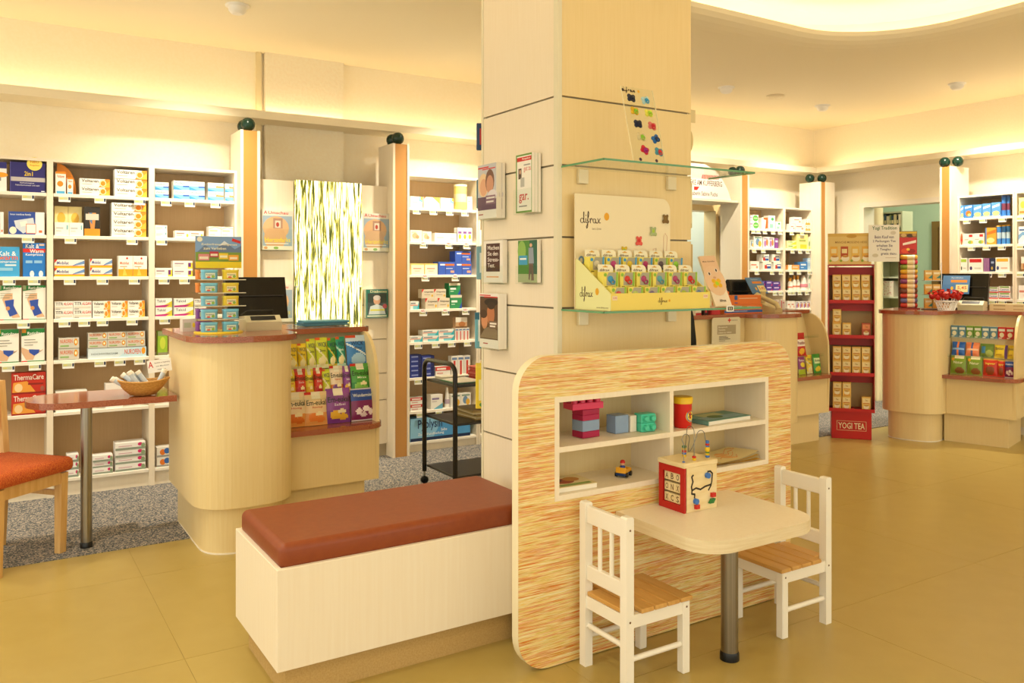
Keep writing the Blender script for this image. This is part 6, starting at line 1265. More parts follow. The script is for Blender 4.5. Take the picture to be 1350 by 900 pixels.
# things fixed round the pillar's right corner
hang('brochure_block', 2.772, 2.86, 1.66, 1.872, 0.03, '#D9C58A', [('r', 0, 0.35, 0, 1, '#23343A'), ('r', 0.5, 0.9, 0.1, 0.9, '#E9DCB0')], 'upright brochures at the right edge of the pillar', 'brochures', 0.03, 'brochures right of pillar').rotation_euler = (0, 0, 0)
hang('brochure_block', 2.774, 2.86, 1.43, 1.585, 0.034, '#CFB27A', [('r', 0, 0.4, 0, 1, '#1E1E1A')], 'tan brochures lower at the right edge of the pillar', 'brochures', 0.03, 'brochures right of pillar').rotation_euler = (0, 0, 0)
o = thing('wall_clock', 'cream round clock seen edge-on at the pillar right side', 'clock', (2.756, 2.935, 2.07))
MB().lathe([(0.088, 0.0), (0.09, 0.03), (0.084, 0.042)], flat('#D9C692', 0.4), n=28, axis='x').build('case', o)
MB().lathe([(0.08, 0.041), (0.078, 0.044)], WHITE, n=28, axis='x').build('dial', o)
o2 = thing('wall_bracket', 'small cream bracket above the clock on the pillar', 'bracket', (2.753, 2.84, 2.15))
MB().box(0, 0.045, -0.002, 0.0, 0.0, 0.06, flat('#DCCB9C', 0.4)).build('plate', o2); MB().box(0, 0.045, 0.0, 0.06, 0.058, 0.06, flat('#DCCB9C', 0.4)).build('arm', o2)
b = MB()
for (z, w) in ((0.0, 0.055), (0.1, 0.05), (0.2, 0.035), (0.3, 0.012)): pass
tag(MB().prism([(2.754, 1.03), (2.80, 1.03), (2.796, 1.14), (2.782, 1.24), (2.764, 1.30), (2.754, 1.30)], 2.83, 2.98, flat('#1C1D18', 0.8), 'y').build('black_bag'), 'black cloth bag hanging at the right side of the pillar', 'bag')

# ================================================================== glass shelves on the pillar
def glass_shelf(z, x1, label):
    t = thing('glass_shelf', label, 'shelf', (2.4, 2.818, z - 0.008), 0, 'glass shelves on the pillar')
    x0, y0, y1 = 2.015, 2.535, 2.816
    MB().box(x0 + 0.002, x1 - 0.002, y0 + 0.002, y1, z - 0.008, z, ACRYL).build('glass_pane', t, world=True)
    MB().box(x0, x1, y0, y0 + 0.002, z - 0.008, z, GLASSEDGE).box(x0, x0 + 0.002, y0, y1, z - 0.008, z, GLASSEDGE).box(x1 - 0.002, x1, y0, y1, z - 0.008, z, GLASSEDGE).build('polished_edge', t, world=True)
    for x in (2.12, 2.62):
        MB().box(x - 0.025, x + 0.025, 2.80, 2.8195, z - 0.07, z - 0.009, flat('#DDD3B4', 0.35, 0.2), 0.002, 1).build('bracket', t, world=True)
glass_shelf(1.895, 2.86, 'upper glass shelf on the front of the pillar')
glass_shelf(1.302, 2.90, 'lower glass shelf under the pacifier display')
o = tag(MB().box(-0.022, 0.022, -0.003, 0, -0.013, 0.013, WHITE, 0.002, 1).front([('r', 0.15, 0.85, 0.2, 0.8, '#3A342A'), ('r', 0.3, 0.42, 0.3, 0.7, '#D9D0B0'), ('r', 0.55, 0.66, 0.3, 0.7, '#D9D0B0')], -0.022, 0.022, -0.003, -0.013, 0.013).build('price_clip', None, (2.70, 2.533, 1.2985)), 'white price clip at the right of the lower glass shelf', 'price clip')
# acrylic board of sample pacifiers leaning on the upper shelf
TILT = -0.25
pb = thing('pacifier_board', 'clear acrylic board of ten colourful sample pacifiers', 'display', (2.265, 2.552, 1.8965))
pb.rotation_euler = (TILT, 0, 0)
MB().box(-0.085, 0.085, 0, 0.003, 0, 0.325, ACRYL).build('acrylic_sheet', pb)
for s in (-1, 1): MB().box(s * 0.085 - 0.0008, s * 0.085 + 0.0008, -0.0005, 0.0035, 0, 0.325, flat('#EFE4BC', 0.2)).build('sheet_edge', pb)
MB().front([('s', SCRIPT, 0.0, 0.42, 0.915, 0.99, 0.004, '#3A2A22'), ('e', 0.53, 0.955, 0.035, 0.02, '#E2A81E')], -0.085, 0.085, 0, 0, 0.325).build('lettering', pb)
def pacifier(parent, x, z, col, col2, a, name='pacifier'):
    t = MB()
    for k in range(4):
        th = PI / 4 + k * PI / 2
        t.lathe([(0.009, 0), (0.010, -0.003), (0.007, -0.006)], flat(col, 0.35), (0.015 * math.cos(th), 0, 0.010 * math.sin(th)), 12, True, 'y')
    t.lathe([(0.013, 0), (0.014, -0.004), (0.010, -0.007)], flat(col, 0.35), (0, 0, 0), 14, True, 'y')
    t.ball((0, -0.009, 0), 0.0085, flat(col2, 0.3), 12, (1, 0.7, 0.85))
    t.tube([(0.009 * math.cos(k * PI / 6), -0.012, -0.007 + 0.009 * math.sin(k * PI / 6)) for k in range(12)], 0.002, flat(col2, 0.3), 6, True)
    o = t.build(name, parent, (x, -0.001, z)); o.rotation_euler = (0, a, 0)
for i, (r, c, c1, c2, a) in enumerate([(0, 0, '#2A2E44', '#1E2236', 0.1), (0, 1, '#B9DCE0', '#2A9AC8', -0.2), (1, 0, '#E9B82A', '#8CC832', 0.1), (1, 1, '#E4E05A', '#A8D832', 0), (2, 0, '#242C48', '#1C2440', 0), (2, 1, '#E07A72', '#CE2030', 0.2), (3, 0, '#D9C89A', '#8ECC32', 0.1), (3, 1, '#1F6AB4', '#16305E', -0.5), (4, 0, '#CE1E3A', '#A0228A', 0.5), (4, 1, '#4A9AB0', '#CE2A2A', 0.2)]):
    pacifier(pb, -0.043 + 0.075 * c + 0.006 * r, 0.275 - r * 0.056 - c * 0.002, c1, c2, a)
MB().front([('e', 0.22, 0.03, 0.045, 0.022, '#3A2440'), ('e', 0.72, 0.03, 0.045, 0.022, '#3A2440')], -0.085, 0.085, 0, 0, 0.325).build('round_stickers', pb)

# ================================================================== pacifier sales display on the lower shelf
SZ = 1.3025
DX0, DX1 = 2.06, 2.60
ds = thing('sales_display', 'yellow cardboard pacifier display on the lower glass shelf', 'display', (2.33, 2.66, SZ))
YEL = flat('#EED96A', 0.45); PALEY = flat('#E9E8A8', 0.45)
bc = rrect(DX0, DX1 - 0.012, SZ, SZ + 0.478, [0, 0, 0.05, 0.0], 8)
m = MB().prism(bc, 2.782, 2.787, flat('#F3E6C4', 0.5), 'y')
yc = []
for k in range(13):
    u = k / 12; yc.append((u, 0.30 + 0.155 * (2 * u - 0.93) ** 2))
ops = [('p', [(0, 0)] + [(1, 0)] + yc[::-1], '#EBA81E'), ('s', SCRIPT, 0.05, 0.255, 0.70, 0.85, 0.0035, '#4A2E22'), ('e', 0.315, 0.81, 0.026, 0.035, '#E9A81E'), ('t', "Let's Grow", 0.17, 0.26, 0.69, 0.71, '#B9A890'), ('e', 0.06, 0.42, 0.028, 0.04, '#7AA2C8'), ('e', 0.06, 0.42, 0.013, 0.022, '#F0EAD8'), ('e', 0.15, 0.42, 0.028, 0.04, '#8CB83A'), ('e', 0.15, 0.42, 0.013, 0.022, '#F0EAD8')]
for u, v, c, c2 in ((0.325, 0.44, '#AFC4C8', '#3A8AC8'), (0.495, 0.505, '#E0C022', '#8CC832'), (0.65, 0.6, '#E0584A', '#CE1E1E'), (0.805, 0.69, '#A8B884', '#A8CC3A'), (0.94, 0.81, '#7A5A1E', '#8A6A26')):
    ops += [('e', u - 0.019, v + 0.03, 0.012, 0.016, c), ('e', u + 0.019, v + 0.03, 0.012, 0.016, c), ('e', u - 0.022, v - 0.022, 0.016, 0.018, c), ('e', u + 0.022, v - 0.022, 0.016, 0.018, c)]
    ops += [('e', u, v + 0.004, 0.026, 0.034, c), ('e', u, v - 0.016, 0.03, 0.02, c), ('e', u, v + 0.006, 0.013, 0.018, c2)]
m.front(ops, DX0, DX1 - 0.012, 2.782, SZ, SZ + 0.478, 0.0004)
def outline(cu, cv, shape, s=1.0):
    P = []
    for u, v in shape: P.append((DX0 + (DX1 - 0.012 - DX0) * (cu + u * s), 2.7805, SZ + 0.478 * (cv + v * s)))
    m.tube(P, 0.0007, flat('#E3A27C'), 4, True)
outline(0.325, 0.305, [(-0.045, -0.02), (0.04, -0.025), (0.05, 0.01), (0.02, 0.03), (-0.01, 0.02), (-0.035, 0.025)])
outline(0.49, 0.315, [(-0.05, -0.02), (0.04, -0.025), (0.05, 0.0), (0.03, 0.05), (0.01, 0.02), (-0.04, 0.02)])
outline(0.65, 0.36, [(-0.06, -0.02), (0.03, -0.03), (0.04, 0.04), (0.06, 0.09), (0.03, 0.06), (0.01, 0.1), (-0.02, 0.08), (-0.02, 0.03)])
outline(0.80, 0.43, [(-0.05, -0.02), (0.0, 0.0), (0.05, -0.02), (0.04, 0.06), (0.04, 0.11), (0.01, 0.1), (0.0, 0.06), (-0.04, 0.03)])
outline(0.94, 0.53, [(-0.02, -0.06), (0.015, -0.06), (0.02, 0.05), (0.025, 0.12), (0.0, 0.15), (-0.015, 0.12), (-0.015, 0.05)])
m.build('back_card', ds, world=True)
for x, mat in ((DX0, PALEY), (DX1 - 0.004, YEL)):
    sp = [(2.552, SZ), (2.78, SZ), (2.78, SZ + 0.205), (2.765, SZ + 0.205), (2.552, SZ + 0.068)]
    MB().prism(sp, x, x + 0.004, mat, 'x').build('side_wall', ds, world=True)
sidep = MB()
sidep.print_([('s', SCRIPT, 0.14, 0.52, 0.16, 0.46, 0.007, '#4A2E22'), ('e', 0.64, 0.36, 0.05, 0.07, '#E2A81E'), ('t', 'www.difrax.com', 0.62, 0.95, 0.04, 0.07, '#8A7A50')], lambda u, v: (DX0 - 0.0005, 2.78 - (2.78 - 2.552) * (1 - u) if False else 2.552 + (2.78 - 2.552) * (1 - u), SZ + 0.205 * v))
sidep.build('side_lettering', ds, world=True)
fm = MB().box(DX0 + 0.004, DX1 - 0.004, 2.552, 2.556, SZ, SZ + 0.068, YEL)
fm.front([('s', SCRIPT, 0.46, 0.555, 0.28, 0.72, 0.0025, '#6A4A2A'), ('e', 0.575, 0.52, 0.01, 0.08, '#E2A81E'), ('r', 0.012, 0.06, 0.6, 0.85, '#EFD8B8'), ('t', '5,95', 0.018, 0.054, 0.67, 0.78, '#C8503A'), ('r', 0.935, 0.985, 0.62, 0.86, '#EFD8B8'), ('t', '5,95', 0.942, 0.978, 0.69, 0.8, '#C8503A')], DX0 + 0.004, DX1 - 0.004, 2.552, SZ, SZ + 0.068)
fm.build('front_lip', ds, world=True)
MB().box(DX0 + 0.004, DX1 - 0.004, 2.556, 2.78, SZ, SZ + 0.004, YEL).build('tray_floor', ds, world=True)
for k, (ya, yb, z) in enumerate(((2.665, 2.78, 0.15),)):
    MB().box(DX0 + 0.005, DX1 - 0.005, ya, yb, SZ + 0.004, SZ + z, YEL).build('step', ds, world=True)
MB().box(DX0 + 0.005, DX1 - 0.005, 2.5565, 2.605, SZ + 0.004, SZ + 0.028, YEL).build('step', ds, world=True)
MB().box(DX0 + 0.005, DX1 - 0.005, 2.606, 2.664, SZ + 0.004, SZ + 0.088, YEL).build('step', ds, world=True)
def pack(x, y, z, stripe, pac, label, head=True):
    w, h, d = 0.078, 0.064, 0.036
    b = MB().box(-w / 2, w / 2, 0, d, 0, h, flat('#EBDD62', 0.4))
    b.front([('p', [(0.22, 0.16), (0.80, 0.16), (0.88, 0.97), (0.36, 0.97), (0.22, 0.7)], '#A8A48E'), ('p', [(0.82, 0.1), (0.95, 0.1), (0.98, 1), (0.86, 1)], stripe), ('e', 0.14, 0.82, 0.1, 0.11, stripe), ('r', 0.1, 0.3, 0.05, 0.1, '#7A6A2A'), ('e', 0.6, 0.07, 0.03, 0.03, '#E0762A'), ('e', 0.7, 0.07, 0.03, 0.03, '#3E8AC8')], -w / 2, w / 2, 0, 0, h)
    o = b.build('pacifier_pack', None, (x, y, z))
    if head:
        hp = [(-w / 2 + 0.001, h)] + [(w / 2 - 0.022 + 0.022 * math.sin(k * PI / 10), h + 0.018 + 0.018 * math.cos(k * PI / 10)) for k in range(6)][::-1] + [(-w / 2 + 0.001, h + 0.030)]
        hp = [(-w / 2 + 0.001, h), (w / 2 - 0.001, h)] + [(w / 2 - 0.023 + 0.022 * math.cos(k * PI / 10), h + 0.010 + 0.020 * math.sin(k * PI / 10)) for k in range(6)] + [(-w / 2 + 0.001, h + 0.030)]
        q = MB().prism(hp, d - 0.004, d - 0.002, flat('#F0EBD2', 0.5), 'y')
        q.front([('t', 'difrax', 0.1, 0.75, 0.1, 0.45, '#5A4028'), ('r', 0.3, 0.62, 0.62, 0.74, '#D9A83A'), ('e', 0.46, 0.74, 0.08, 0.12, '#D9A83A')], -w / 2, w / 2, d - 0.004, h, h + 0.030)
        q.build('header_card', o)
    MB().ball((-0.002, 0.001, 0.036), 0.016, flat(pac, 0.35), 12, (1, 0.35, 0.85)).tube([(0.008 + 0.010 * math.cos(k * PI / 5), -0.004, 0.024 + 0.008 * math.sin(k * PI / 5)) for k in range(10)], 0.0025, flat(pac, 0.35), 6, True).build('pacifier', o)
    tag(o, label, 'pacifier pack', 'pacifier packs in the yellow display')
BLU, GRN = '#3A9AD0', '#8CBE3A'
pw = (DX1 - DX0 - 0.016) / 6.6
rows = [(2.70, SZ + 0.1505, [(BLU, '#D0C8A8'), (BLU, '#B93A7E'), (BLU, '#E0C22A'), (BLU, '#B02A6A'), (GRN, '#5A4A52'), (BLU, '#8CC832')], 'back row', 0.0),
        (2.612, SZ + 0.0885, [(GRN, '#3A92C4'), (GRN, '#CE3A2A'), (GRN, '#A83A6E'), (GRN, '#5AA2B0'), (GRN, '#A83A6E'), (GRN, '#CE2A22')], 'middle row', 0.0),
        (2.561, SZ + 0.0285, [(GRN, '#C24A4A'), (GRN, '#B8C86A'), (GRN, '#7A6A8A'), (GRN, '#C8D0B8'), (GRN, '#A8B83A'), (GRN, '#5A7A9A')], 'front row', 0.0)]
for ri, (y, z, lst, rn, x0) in enumerate(rows):
    for i, (sc_, pc_) in enumerate(lst):
        if ri == 2: zz = z
        pack(DX0 + x0 + 0.008 + (i + 0.5) * 0.0872, y, z, sc_, pc_, '%s pacifier pack from left in the %s of yellow display' % (ORD[i], rn), ri != 2)
# tall leaflet with a baby's face beside it
t = tag(MB().box(-0.042, 0.042, 0, 0.012, 0, 0.25, flat('#EFE0CC', 0.5)).front([('r', 0, 1, 0.3, 1, '#E3BE9C'), ('e', 0.5, 0.5, 0.62, 0.30, '#E6C3A2'), ('t', 'Mein Schnuller', 0.12, 0.88, 0.87, 0.9, '#6A4A3A'), ('e', 0.28, 0.64, 0.1, 0.036, '#F3E8DC'), ('e', 0.28, 0.64, 0.055, 0.03, '#4A2E22'), ('e', 0.76, 0.70, 0.1, 0.036, '#F3E8DC'), ('e', 0.76, 0.70, 0.055, 0.03, '#4A2E22'), ('e', 0.52, 0.56, 0.09, 0.02, '#D3A07E'), ('e', 0.4, 0.49, 0.13, 0.045, '#E9B42A'), ('e', 0.7, 0.49, 0.13, 0.045, '#E9B42A'), ('e', 0.4, 0.40, 0.13, 0.045, '#E9B42A'), ('e', 0.7, 0.40, 0.13, 0.045, '#E9B42A'), ('e', 0.55, 0.445, 0.16, 0.055, '#E9C22A'), ('e', 0.55, 0.44, 0.1, 0.04, '#A8CE2A'), ('t', 'difrax', 0.35, 0.75, 0.08, 0.13, '#6A5A4A')], -0.042, 0.042, 0, 0, 0.25, 0.0003).build('baby_leaflet', None, (2.735, 2.60, 1.3065), rot=(-0.48, -0.05, -0.2)), 'tall baby-face leaflet leaning at the end of the lower glass shelf', 'leaflet')

# ================================================================== things on the left counter
TOP = 1.1262
def at_top(px, py, z=TOP): return onZ(px, py, z)
tsx, tsy = 1.075, 4.72
ts = thing('tin_stand', 'clear tiered stand with a landscape header card for candy tins', 'display stand', (tsx, tsy, TOP))
MB().lathe([(0.128, 0.0), (0.128, 0.006), (0.123, 0.008)], flat('#E9C92E', 0.35), n=32).build('base', ts)
MB().cyl((0, 0, 0.008), 0.006, 0.51, ACRYL, 10).build('rod', ts)
for k in range(1, 5):
    MB().box(-0.125, 0.125, -0.085, 0.085, 0.002 + k * 0.071, 0.006 + k * 0.071, ACRYL).build('tier', ts)
    MB().box(-0.125, 0.125, -0.0865, -0.085, 0.002 + k * 0.071, 0.0065 + k * 0.071, flat('#D9D4B8', 0.2)).build('tier_edge', ts)
hd = MB().box(-0.122, 0.122, -0.002, 0.002, 0.352, 0.525, flat('#7A9AC8', 0.5))
hd.front([('r', 0, 1, 0.45, 1, '#7FA2D0'), ('p', [(0, 0.45), (0.2, 0.72), (0.4, 0.56), (0.62, 0.86), (0.85, 0.6), (1, 0.72), (1, 0.45)], '#6A7E9E'), ('p', [(0.5, 0.7), (0.62, 0.86), (0.72, 0.76), (0.62, 0.74)], '#DCE4EC'), ('r', 0, 1, 0.2, 0.5, '#7E9A3E'), ('r', 0, 1, 0, 0.2, '#E9CE22'), ('t', 'Zuckerfreier Kaugenuss', 0.12, 0.9, 0.7, 0.78, '#EFEBD0'), ('t', 'zum Verlieben', 0.17, 0.66, 0.58, 0.66, '#EFEBD0'), ('e', 0.09, 0.9, 0.06, 0.08, '#E9E4CC'), ('p', [(0.78, 0.86), (0.97, 0.78), (0.98, 0.86), (0.8, 0.95)], '#C8302A')], -0.122, 0.122, -0.002, 0.352, 0.525)
hd.front([('r', 0.06, 0.29, 0.24, 0.44, '#D98A8A'), ('r', 0.08, 0.27, 0.28, 0.36, '#EFE0C8'), ('r', 0.3, 0.49, 0.34, 0.52, '#B83A4A'), ('r', 0.32, 0.47, 0.38, 0.45, '#EFE0C8'), ('r', 0.5, 0.7, 0.28, 0.47, '#E9C93A'), ('r', 0.52, 0.68, 0.33, 0.4, '#EFE8C8'), ('r', 0.71, 0.93, 0.24, 0.42, '#E9A83A'), ('r', 0.74, 0.9, 0.28, 0.35, '#EFE0C8')], -0.122, 0.122, -0.0055, 0.352, 0.525)
hd.build('header_card', ts)
TC = {'b': ('#6FB4CE', '#7ACBE8'), 'y': ('#E2C62A', '#E6D23A'), 'o': ('#E0802A', '#E8923A'), 'p': ('#7A3A8E', '#8E4AA0'), 'r': ('#C84A6A', '#C84A6A')}
TN = {'b': 'light blue', 'y': 'yellow', 'o': 'orange', 'p': 'purple', 'r': 'pink'}
TCM = {}
def tin(x, y, z, c, label):
    if c not in TCM:
        w, d, h = 0.082, 0.05, 0.046
        body = MB().prism(rrect(-w / 2, w / 2, -d / 2, d / 2, 0.014, 4), 0, h, flat(TC[c][0], 0.35))
        body.front([('r', 0.2, 0.8, 0.2, 0.75, '#D9E4D0' if c == 'b' else '#F0E6B0'), ('t', 'Kaugummi', 0.25, 0.75, 0.42, 0.64, '#2A4A6E'), ('e', 0.68, 0.34, 0.1, 0.16, '#8CB84A'), ('e', 0.4, 0.26, 0.12, 0.1, '#D9604A')], -w / 2, w / 2, -d / 2, 0, h)
        lid = MB().prism(rrect(-w / 2 - 0.0015, w / 2 + 0.0015, -d / 2 - 0.0015, d / 2 + 0.0015, 0.015, 4), h - 0.004, h + 0.006, flat(TC[c][1], 0.3))
        TCM[c] = (body.mesh('candy_tin'), lid.mesh('lid'))
    o = put('candy_tin', TCM[c][0], None, (x, y, z)); put('lid', TCM[c][1], o); tag(o, label, 'candy tin', 'candy tins on the stand')
tier = ['bottom', 'second lowest', 'middle', 'second highest', 'top']
lay = [('b', 'b', 'p'), ('b', 'b', 'p'), ('b', 'y', None), ('b', 'y', 'o'), ('b', 'y', 'o')]
for k, (l, r, bk_) in enumerate(lay):
    z = TOP + (0.0085 if k == 0 else 0.0065 + k * 0.071)
    tin(tsx - 0.062, tsy - 0.055, z, l, '%s candy tin, front left on the %s tier' % (TN[l], tier[k])); tin(tsx + 0.05, tsy - 0.05, z, r, '%s candy tin, front right on the %s tier' % (TN[r], tier[k]))
    if bk_: tin(tsx - 0.07, tsy + 0.045, z, bk_, '%s candy tin, rear left on the %s tier' % (TN[bk_], tier[k]))
def monitor(loc, rz, w, h, label, sign=None):
    t = thing('computer_monitor', label, 'monitor', loc, rz, 'cash desk monitors')
    bk_ = MB().prism([(0.0, 0.05), (0.045, 0.055), (0.10, h - 0.02), (0.085, h), (0.06, h)], -w / 2, w / 2, flat('#14130F', 0.22), 'x')
    bk_.build('housing', t)
    MB().box(-w / 2 + 0.02, w / 2 - 0.02, 0.02, 0.03, h * 0.62, h * 0.64, DARK).build('vent_groove', t)
    MB().prism(rrect(-0.09, 0.09, -0.02, 0.14, 0.03, 4), 0, 0.012, DARK).build('foot', t)
    MB().box(-0.03, 0.03, 0.03, 0.07, 0.012, 0.12, DARK).build('stand', t)
    return t
m1 = monitor((1.37, 5.0, TOP), 0.05, 0.36, 0.30, 'black monitor seen from behind on the left counter')
def printer(loc, rz, label):
    t = thing('receipt_printer', label, 'printer', loc, rz)
    MB().prism([(-0.07, 0), (0.08, 0), (0.08, 0.075), (-0.03, 0.085), (-0.075, 0.05)], -0.1, 0.1, flat('#CFC6A4', 0.45), 'x').build('housing', t)
    MB().quad([(-0.07, -0.0655, 0.0595), (0.07, -0.0655, 0.0595), (0.07, -0.037, 0.0815), (-0.07, -0.037, 0.0815)], BLACK).build('slot_cover', t)
    MB().tube([(-0.095, 0.06, 0.085), (-0.07, 0.03, 0.11), (0.08, 0.03, 0.11), (0.1, 0.06, 0.02)], 0.003, DARK, 6).build('cable', t)
printer((1.325, 4.80, TOP), 0.0, 'beige receipt printer between tins and monitor')
tr_ = thing('acrylic_tray', 'clear tray of blue leaflets behind the candy rack', 'tray', (1.76, 5.0, TOP))
MB().box(-0.17, 0.17, -0.1, 0.1, 0, 0.003, ACRYL).box(-0.17, 0.17, -0.1, -0.097, 0.003, 0.05, ACRYL).box(-0.17, 0.17, 0.097, 0.1, 0.003, 0.06, ACRYL).build('tray_body', tr_)
leaflets('leaflet_stack', 1.62, 1.9, 4.92, 5.08, TOP + 0.0035, 5, ['#3E8AAE', '#5EA6C4', '#2E7494'], 'blue leaflets in the clear tray on left counter', 0.006)
o = carton([('r', 0.1, 0.6, 0.3, 0.7, '#B9C4A8'), ('e', 0.8, 0.5, 0.1, 0.2, '#E9D23A')], 0.075, 0.07, 0.05, '#D9D4CC').build('small_box', None, (0.955, 4.88, TOP), 0.1); tag(o, 'small pale box left of the tin stand base', 'box')

# ================================================================== things on the middle counter
def L2(x, y, z=TOP): return cw(C2, x, y, z)
def obox(name, C, x, y, z, w, d, h, col, ops, label, cat, rz=0.0, group=None):
    o = carton(ops, w, h, d, col).build(name, None, cw(C, x, y, z), C[1] + rz)
    return tag(o, label, cat, group)
def pxl2(px, y): return onY(px, 400, 4.665 + y)[0] - 5.14
x0, x1 = pxl2(955, 0.02), pxl2(1005, 0.02)
obox('orange_box', C2, (x0 + x1) / 2, 0.02, TOP, x1 - x0, 0.14, 0.075, '#E0762E', [('r', 0, 1, 0.1, 0.38, '#2E62AE'), ('t', 'In der Apotheke kompetent', 0.1, 0.6, 0.18, 0.32, '#E4E4EE'), ('r', 0.25, 0.6, 0.6, 0.72, '#F0C8A0')], 'lower orange box with blue band on the middle counter', 'box', 0, 'orange boxes on the middle counter')
obox('orange_box', C2, (x0 + x1) / 2, 0.03, TOP + 0.0755, x1 - x0 - 0.01, 0.13, 0.07, '#E37A32', [('r', 0.28, 0.36, 0.5, 1, '#2E62AE'), ('r', 0.4, 0.9, 0.6, 0.7, '#F0C8A0'), ('r', 0.28, 0.36, 0.1, 0.2, '#2E62AE')], 'upper orange box on the middle counter stack', 'box', 0, 'orange boxes on the middle counter')
hx = pxl2(962, 0.1)
oc = MB().prism([(-0.09, 0.0), (0.09, 0.0), (0.09, 0.17), (0.02, 0.2), (0.0, 0.28), (-0.04, 0.31), (-0.08, 0.29), (-0.09, 0.2)], 0, 0.004, flat('#E0762E'), 'y')
oc.front([('r', 0, 1, 0.05, 0.16, '#2E62AE'), ('e', 0.28, 0.78, 0.17, 0.16, '#B9A07A'), ('r', 0.12, 0.8, 0.5, 0.54, '#F0C8A0'), ('r', 0.2, 0.85, 0.4, 0.44, '#F0C8A0')], -0.09, 0.09, 0, 0, 0.31)
tag(oc.build('display_card', None, cw(C2, hx, 0.19, TOP)), 'orange cut-out display card left of the black monitor', 'display card')
mm = monitor(cw(C2, pxl2(985, 0.3), 0.30, TOP), 0.1, 0.34, 0.27, 'black monitor behind the orange boxes on middle counter')
def screen_sign(C, x, y, z, w, h, rz, label, lean=-0.55):
    o = MB().box(-w / 2, w / 2, 0, 0.003, 0, h, flat('#4E7EB4', 0.4)).front([('r', 0, 1, 0.5, 1, '#5A86B8'), ('r', 0.3, 0.9, 0.62, 0.76, '#E8923A'), ('t', 'Apotheke', 0.3, 0.75, 0.82, 0.92, '#C4D8EC'), ('r', 0.5, 0.95, 0.1, 0.5, '#E9DCA0'), ('t', '5,45', 0.56, 0.9, 0.22, 0.42, '#C8502A'), ('e', 0.36, 0.3, 0.05, 0.1, '#E9B83A')], -w / 2, w / 2, 0, 0, h).build('offer_card', None, cw(C, x, y, z), rot=(lean, 0, C[1] + rz))
    return tag(o, label, 'sign')
screen_sign(C2, pxl2(1003, 0.22), 0.22, TOP + 0.15, 0.22, 0.16, 0.1, 'blue offer card with orange band right of the middle monitor')
ph = thing('desk_phone', 'beige desk telephone on the middle counter', 'telephone', cw(C2, pxl2(1013, 0.1), 0.10, TOP), 0.3)
MB().prism([(-0.09, 0), (0.09, 0), (0.09, 0.09), (-0.09, 0.03)], -0.075, 0.075, flat('#D3C28E', 0.45), 'x').build('base', ph)
MB().tube([(-0.05, -0.11, 0.03), (-0.05, -0.09, 0.07), (-0.05, 0.0, 0.11), (-0.05, 0.08, 0.145), (-0.05, 0.1, 0.12)], 0.02, flat('#D8C894', 0.45), 10).build('handset', ph)
MB().box(-0.02, 0.06, 0.05, 0.06, 0.08, 0.17, flat('#CDBB86', 0.45)).build('display_flap', ph)
obox('red_box', C2, pxl2(944, 0.03), 0.03, TOP, 0.09, 0.05, 0.065, '#C2303A', [('r', 0.1, 0.9, 0.55, 0.8, '#D98A9A')], 'red box left of the orange boxes', 'box')
obox('black_box', C2, pxl2(932, 0.04), 0.05, TOP, 0.045, 0.05, 0.075, '#3A1A1E', [('r', 0.3, 0.7, 0.2, 0.8, '#C2303A')], 'small black and red box left of the red box', 'box')
obox('white_box', C2, pxl2(922, 0.04), 0.05, TOP, 0.06, 0.05, 0.05, '#E4DFCC', [('r', 0, 1, 0, 0.3, '#C2303A')], 'small white box furthest left on the middle counter', 'box')
# counter sign of a relief organisation in front of it
A = onY(955, 418, 4.64)
pn = thing('poster_stand', 'beige poster with a red cross before the middle counter', 'poster', (A[0], 4.625, 0.76))
MB().prism(rrect(-0.155, 0.155, 0.0, 0.345, [0.0, 0.0, 0.02, 0.02]), 0, 0.004, flat('#DBD3B8', 0.4), 'y').front([('r', 0.55, 0.66, 0.92, 0.95, '#CE2A22'), ('r', 0.59, 0.62, 0.885, 0.985, '#CE2A22'), ('t', 'Deutsches Rotes Kreuz', 0.68, 0.9, 0.92, 0.95, '#7A6A5A'), ('r', 0.18, 0.84, 0.62, 0.83, '#A89C80'), ('t', 'Blutspende', 0.22, 0.54, 0.76, 0.8, '#EDE6D2'), ('t', 'Termine', 0.22, 0.46, 0.705, 0.74, '#EDE6D2'), ('t', 'Leben zu retten', 0.22, 0.68, 0.645, 0.68, '#EDE6D2'), ('r', 0.24, 0.5, 0.57, 0.58, '#6A6050'), ('r', 0.24, 0.56, 0.54, 0.555, '#6A6050'), ('r', 0.24, 0.64, 0.505, 0.52, '#6A6050'), ('r', 0.24, 0.46, 0.47, 0.48, '#6A6050'), ('r', 0.24, 0.42, 0.40, 0.41, '#8A8070'), ('r', 0.24, 0.55, 0.37, 0.38, '#8A8070')], -0.155, 0.155, 0, 0, 0.345).build('sheet', pn).rotation_euler = (0.02, 0, 0)
MB().box(-0.12, 0.12, 0.006, 0.012, 0.02, 0.3, ACRYL).build('back_plate', pn)
# low display of white-pink cartons behind the middle counter's end
for i in range(5):
    obox('carton', C2, 0.66 + i * 0.075, 0.42, TOP, 0.06, 0.05, 0.085, '#EDE9E0', [('r', 0.15, 0.3, 0.1, 0.9, '#C8304A'), ('r', 0.5, 0.8, 0.6, 0.75, '#D98A9A')], 'white and red carton, %s from left at the counter end' % ORD[i], 'carton', 0.0, 'cartons at the middle counter end')

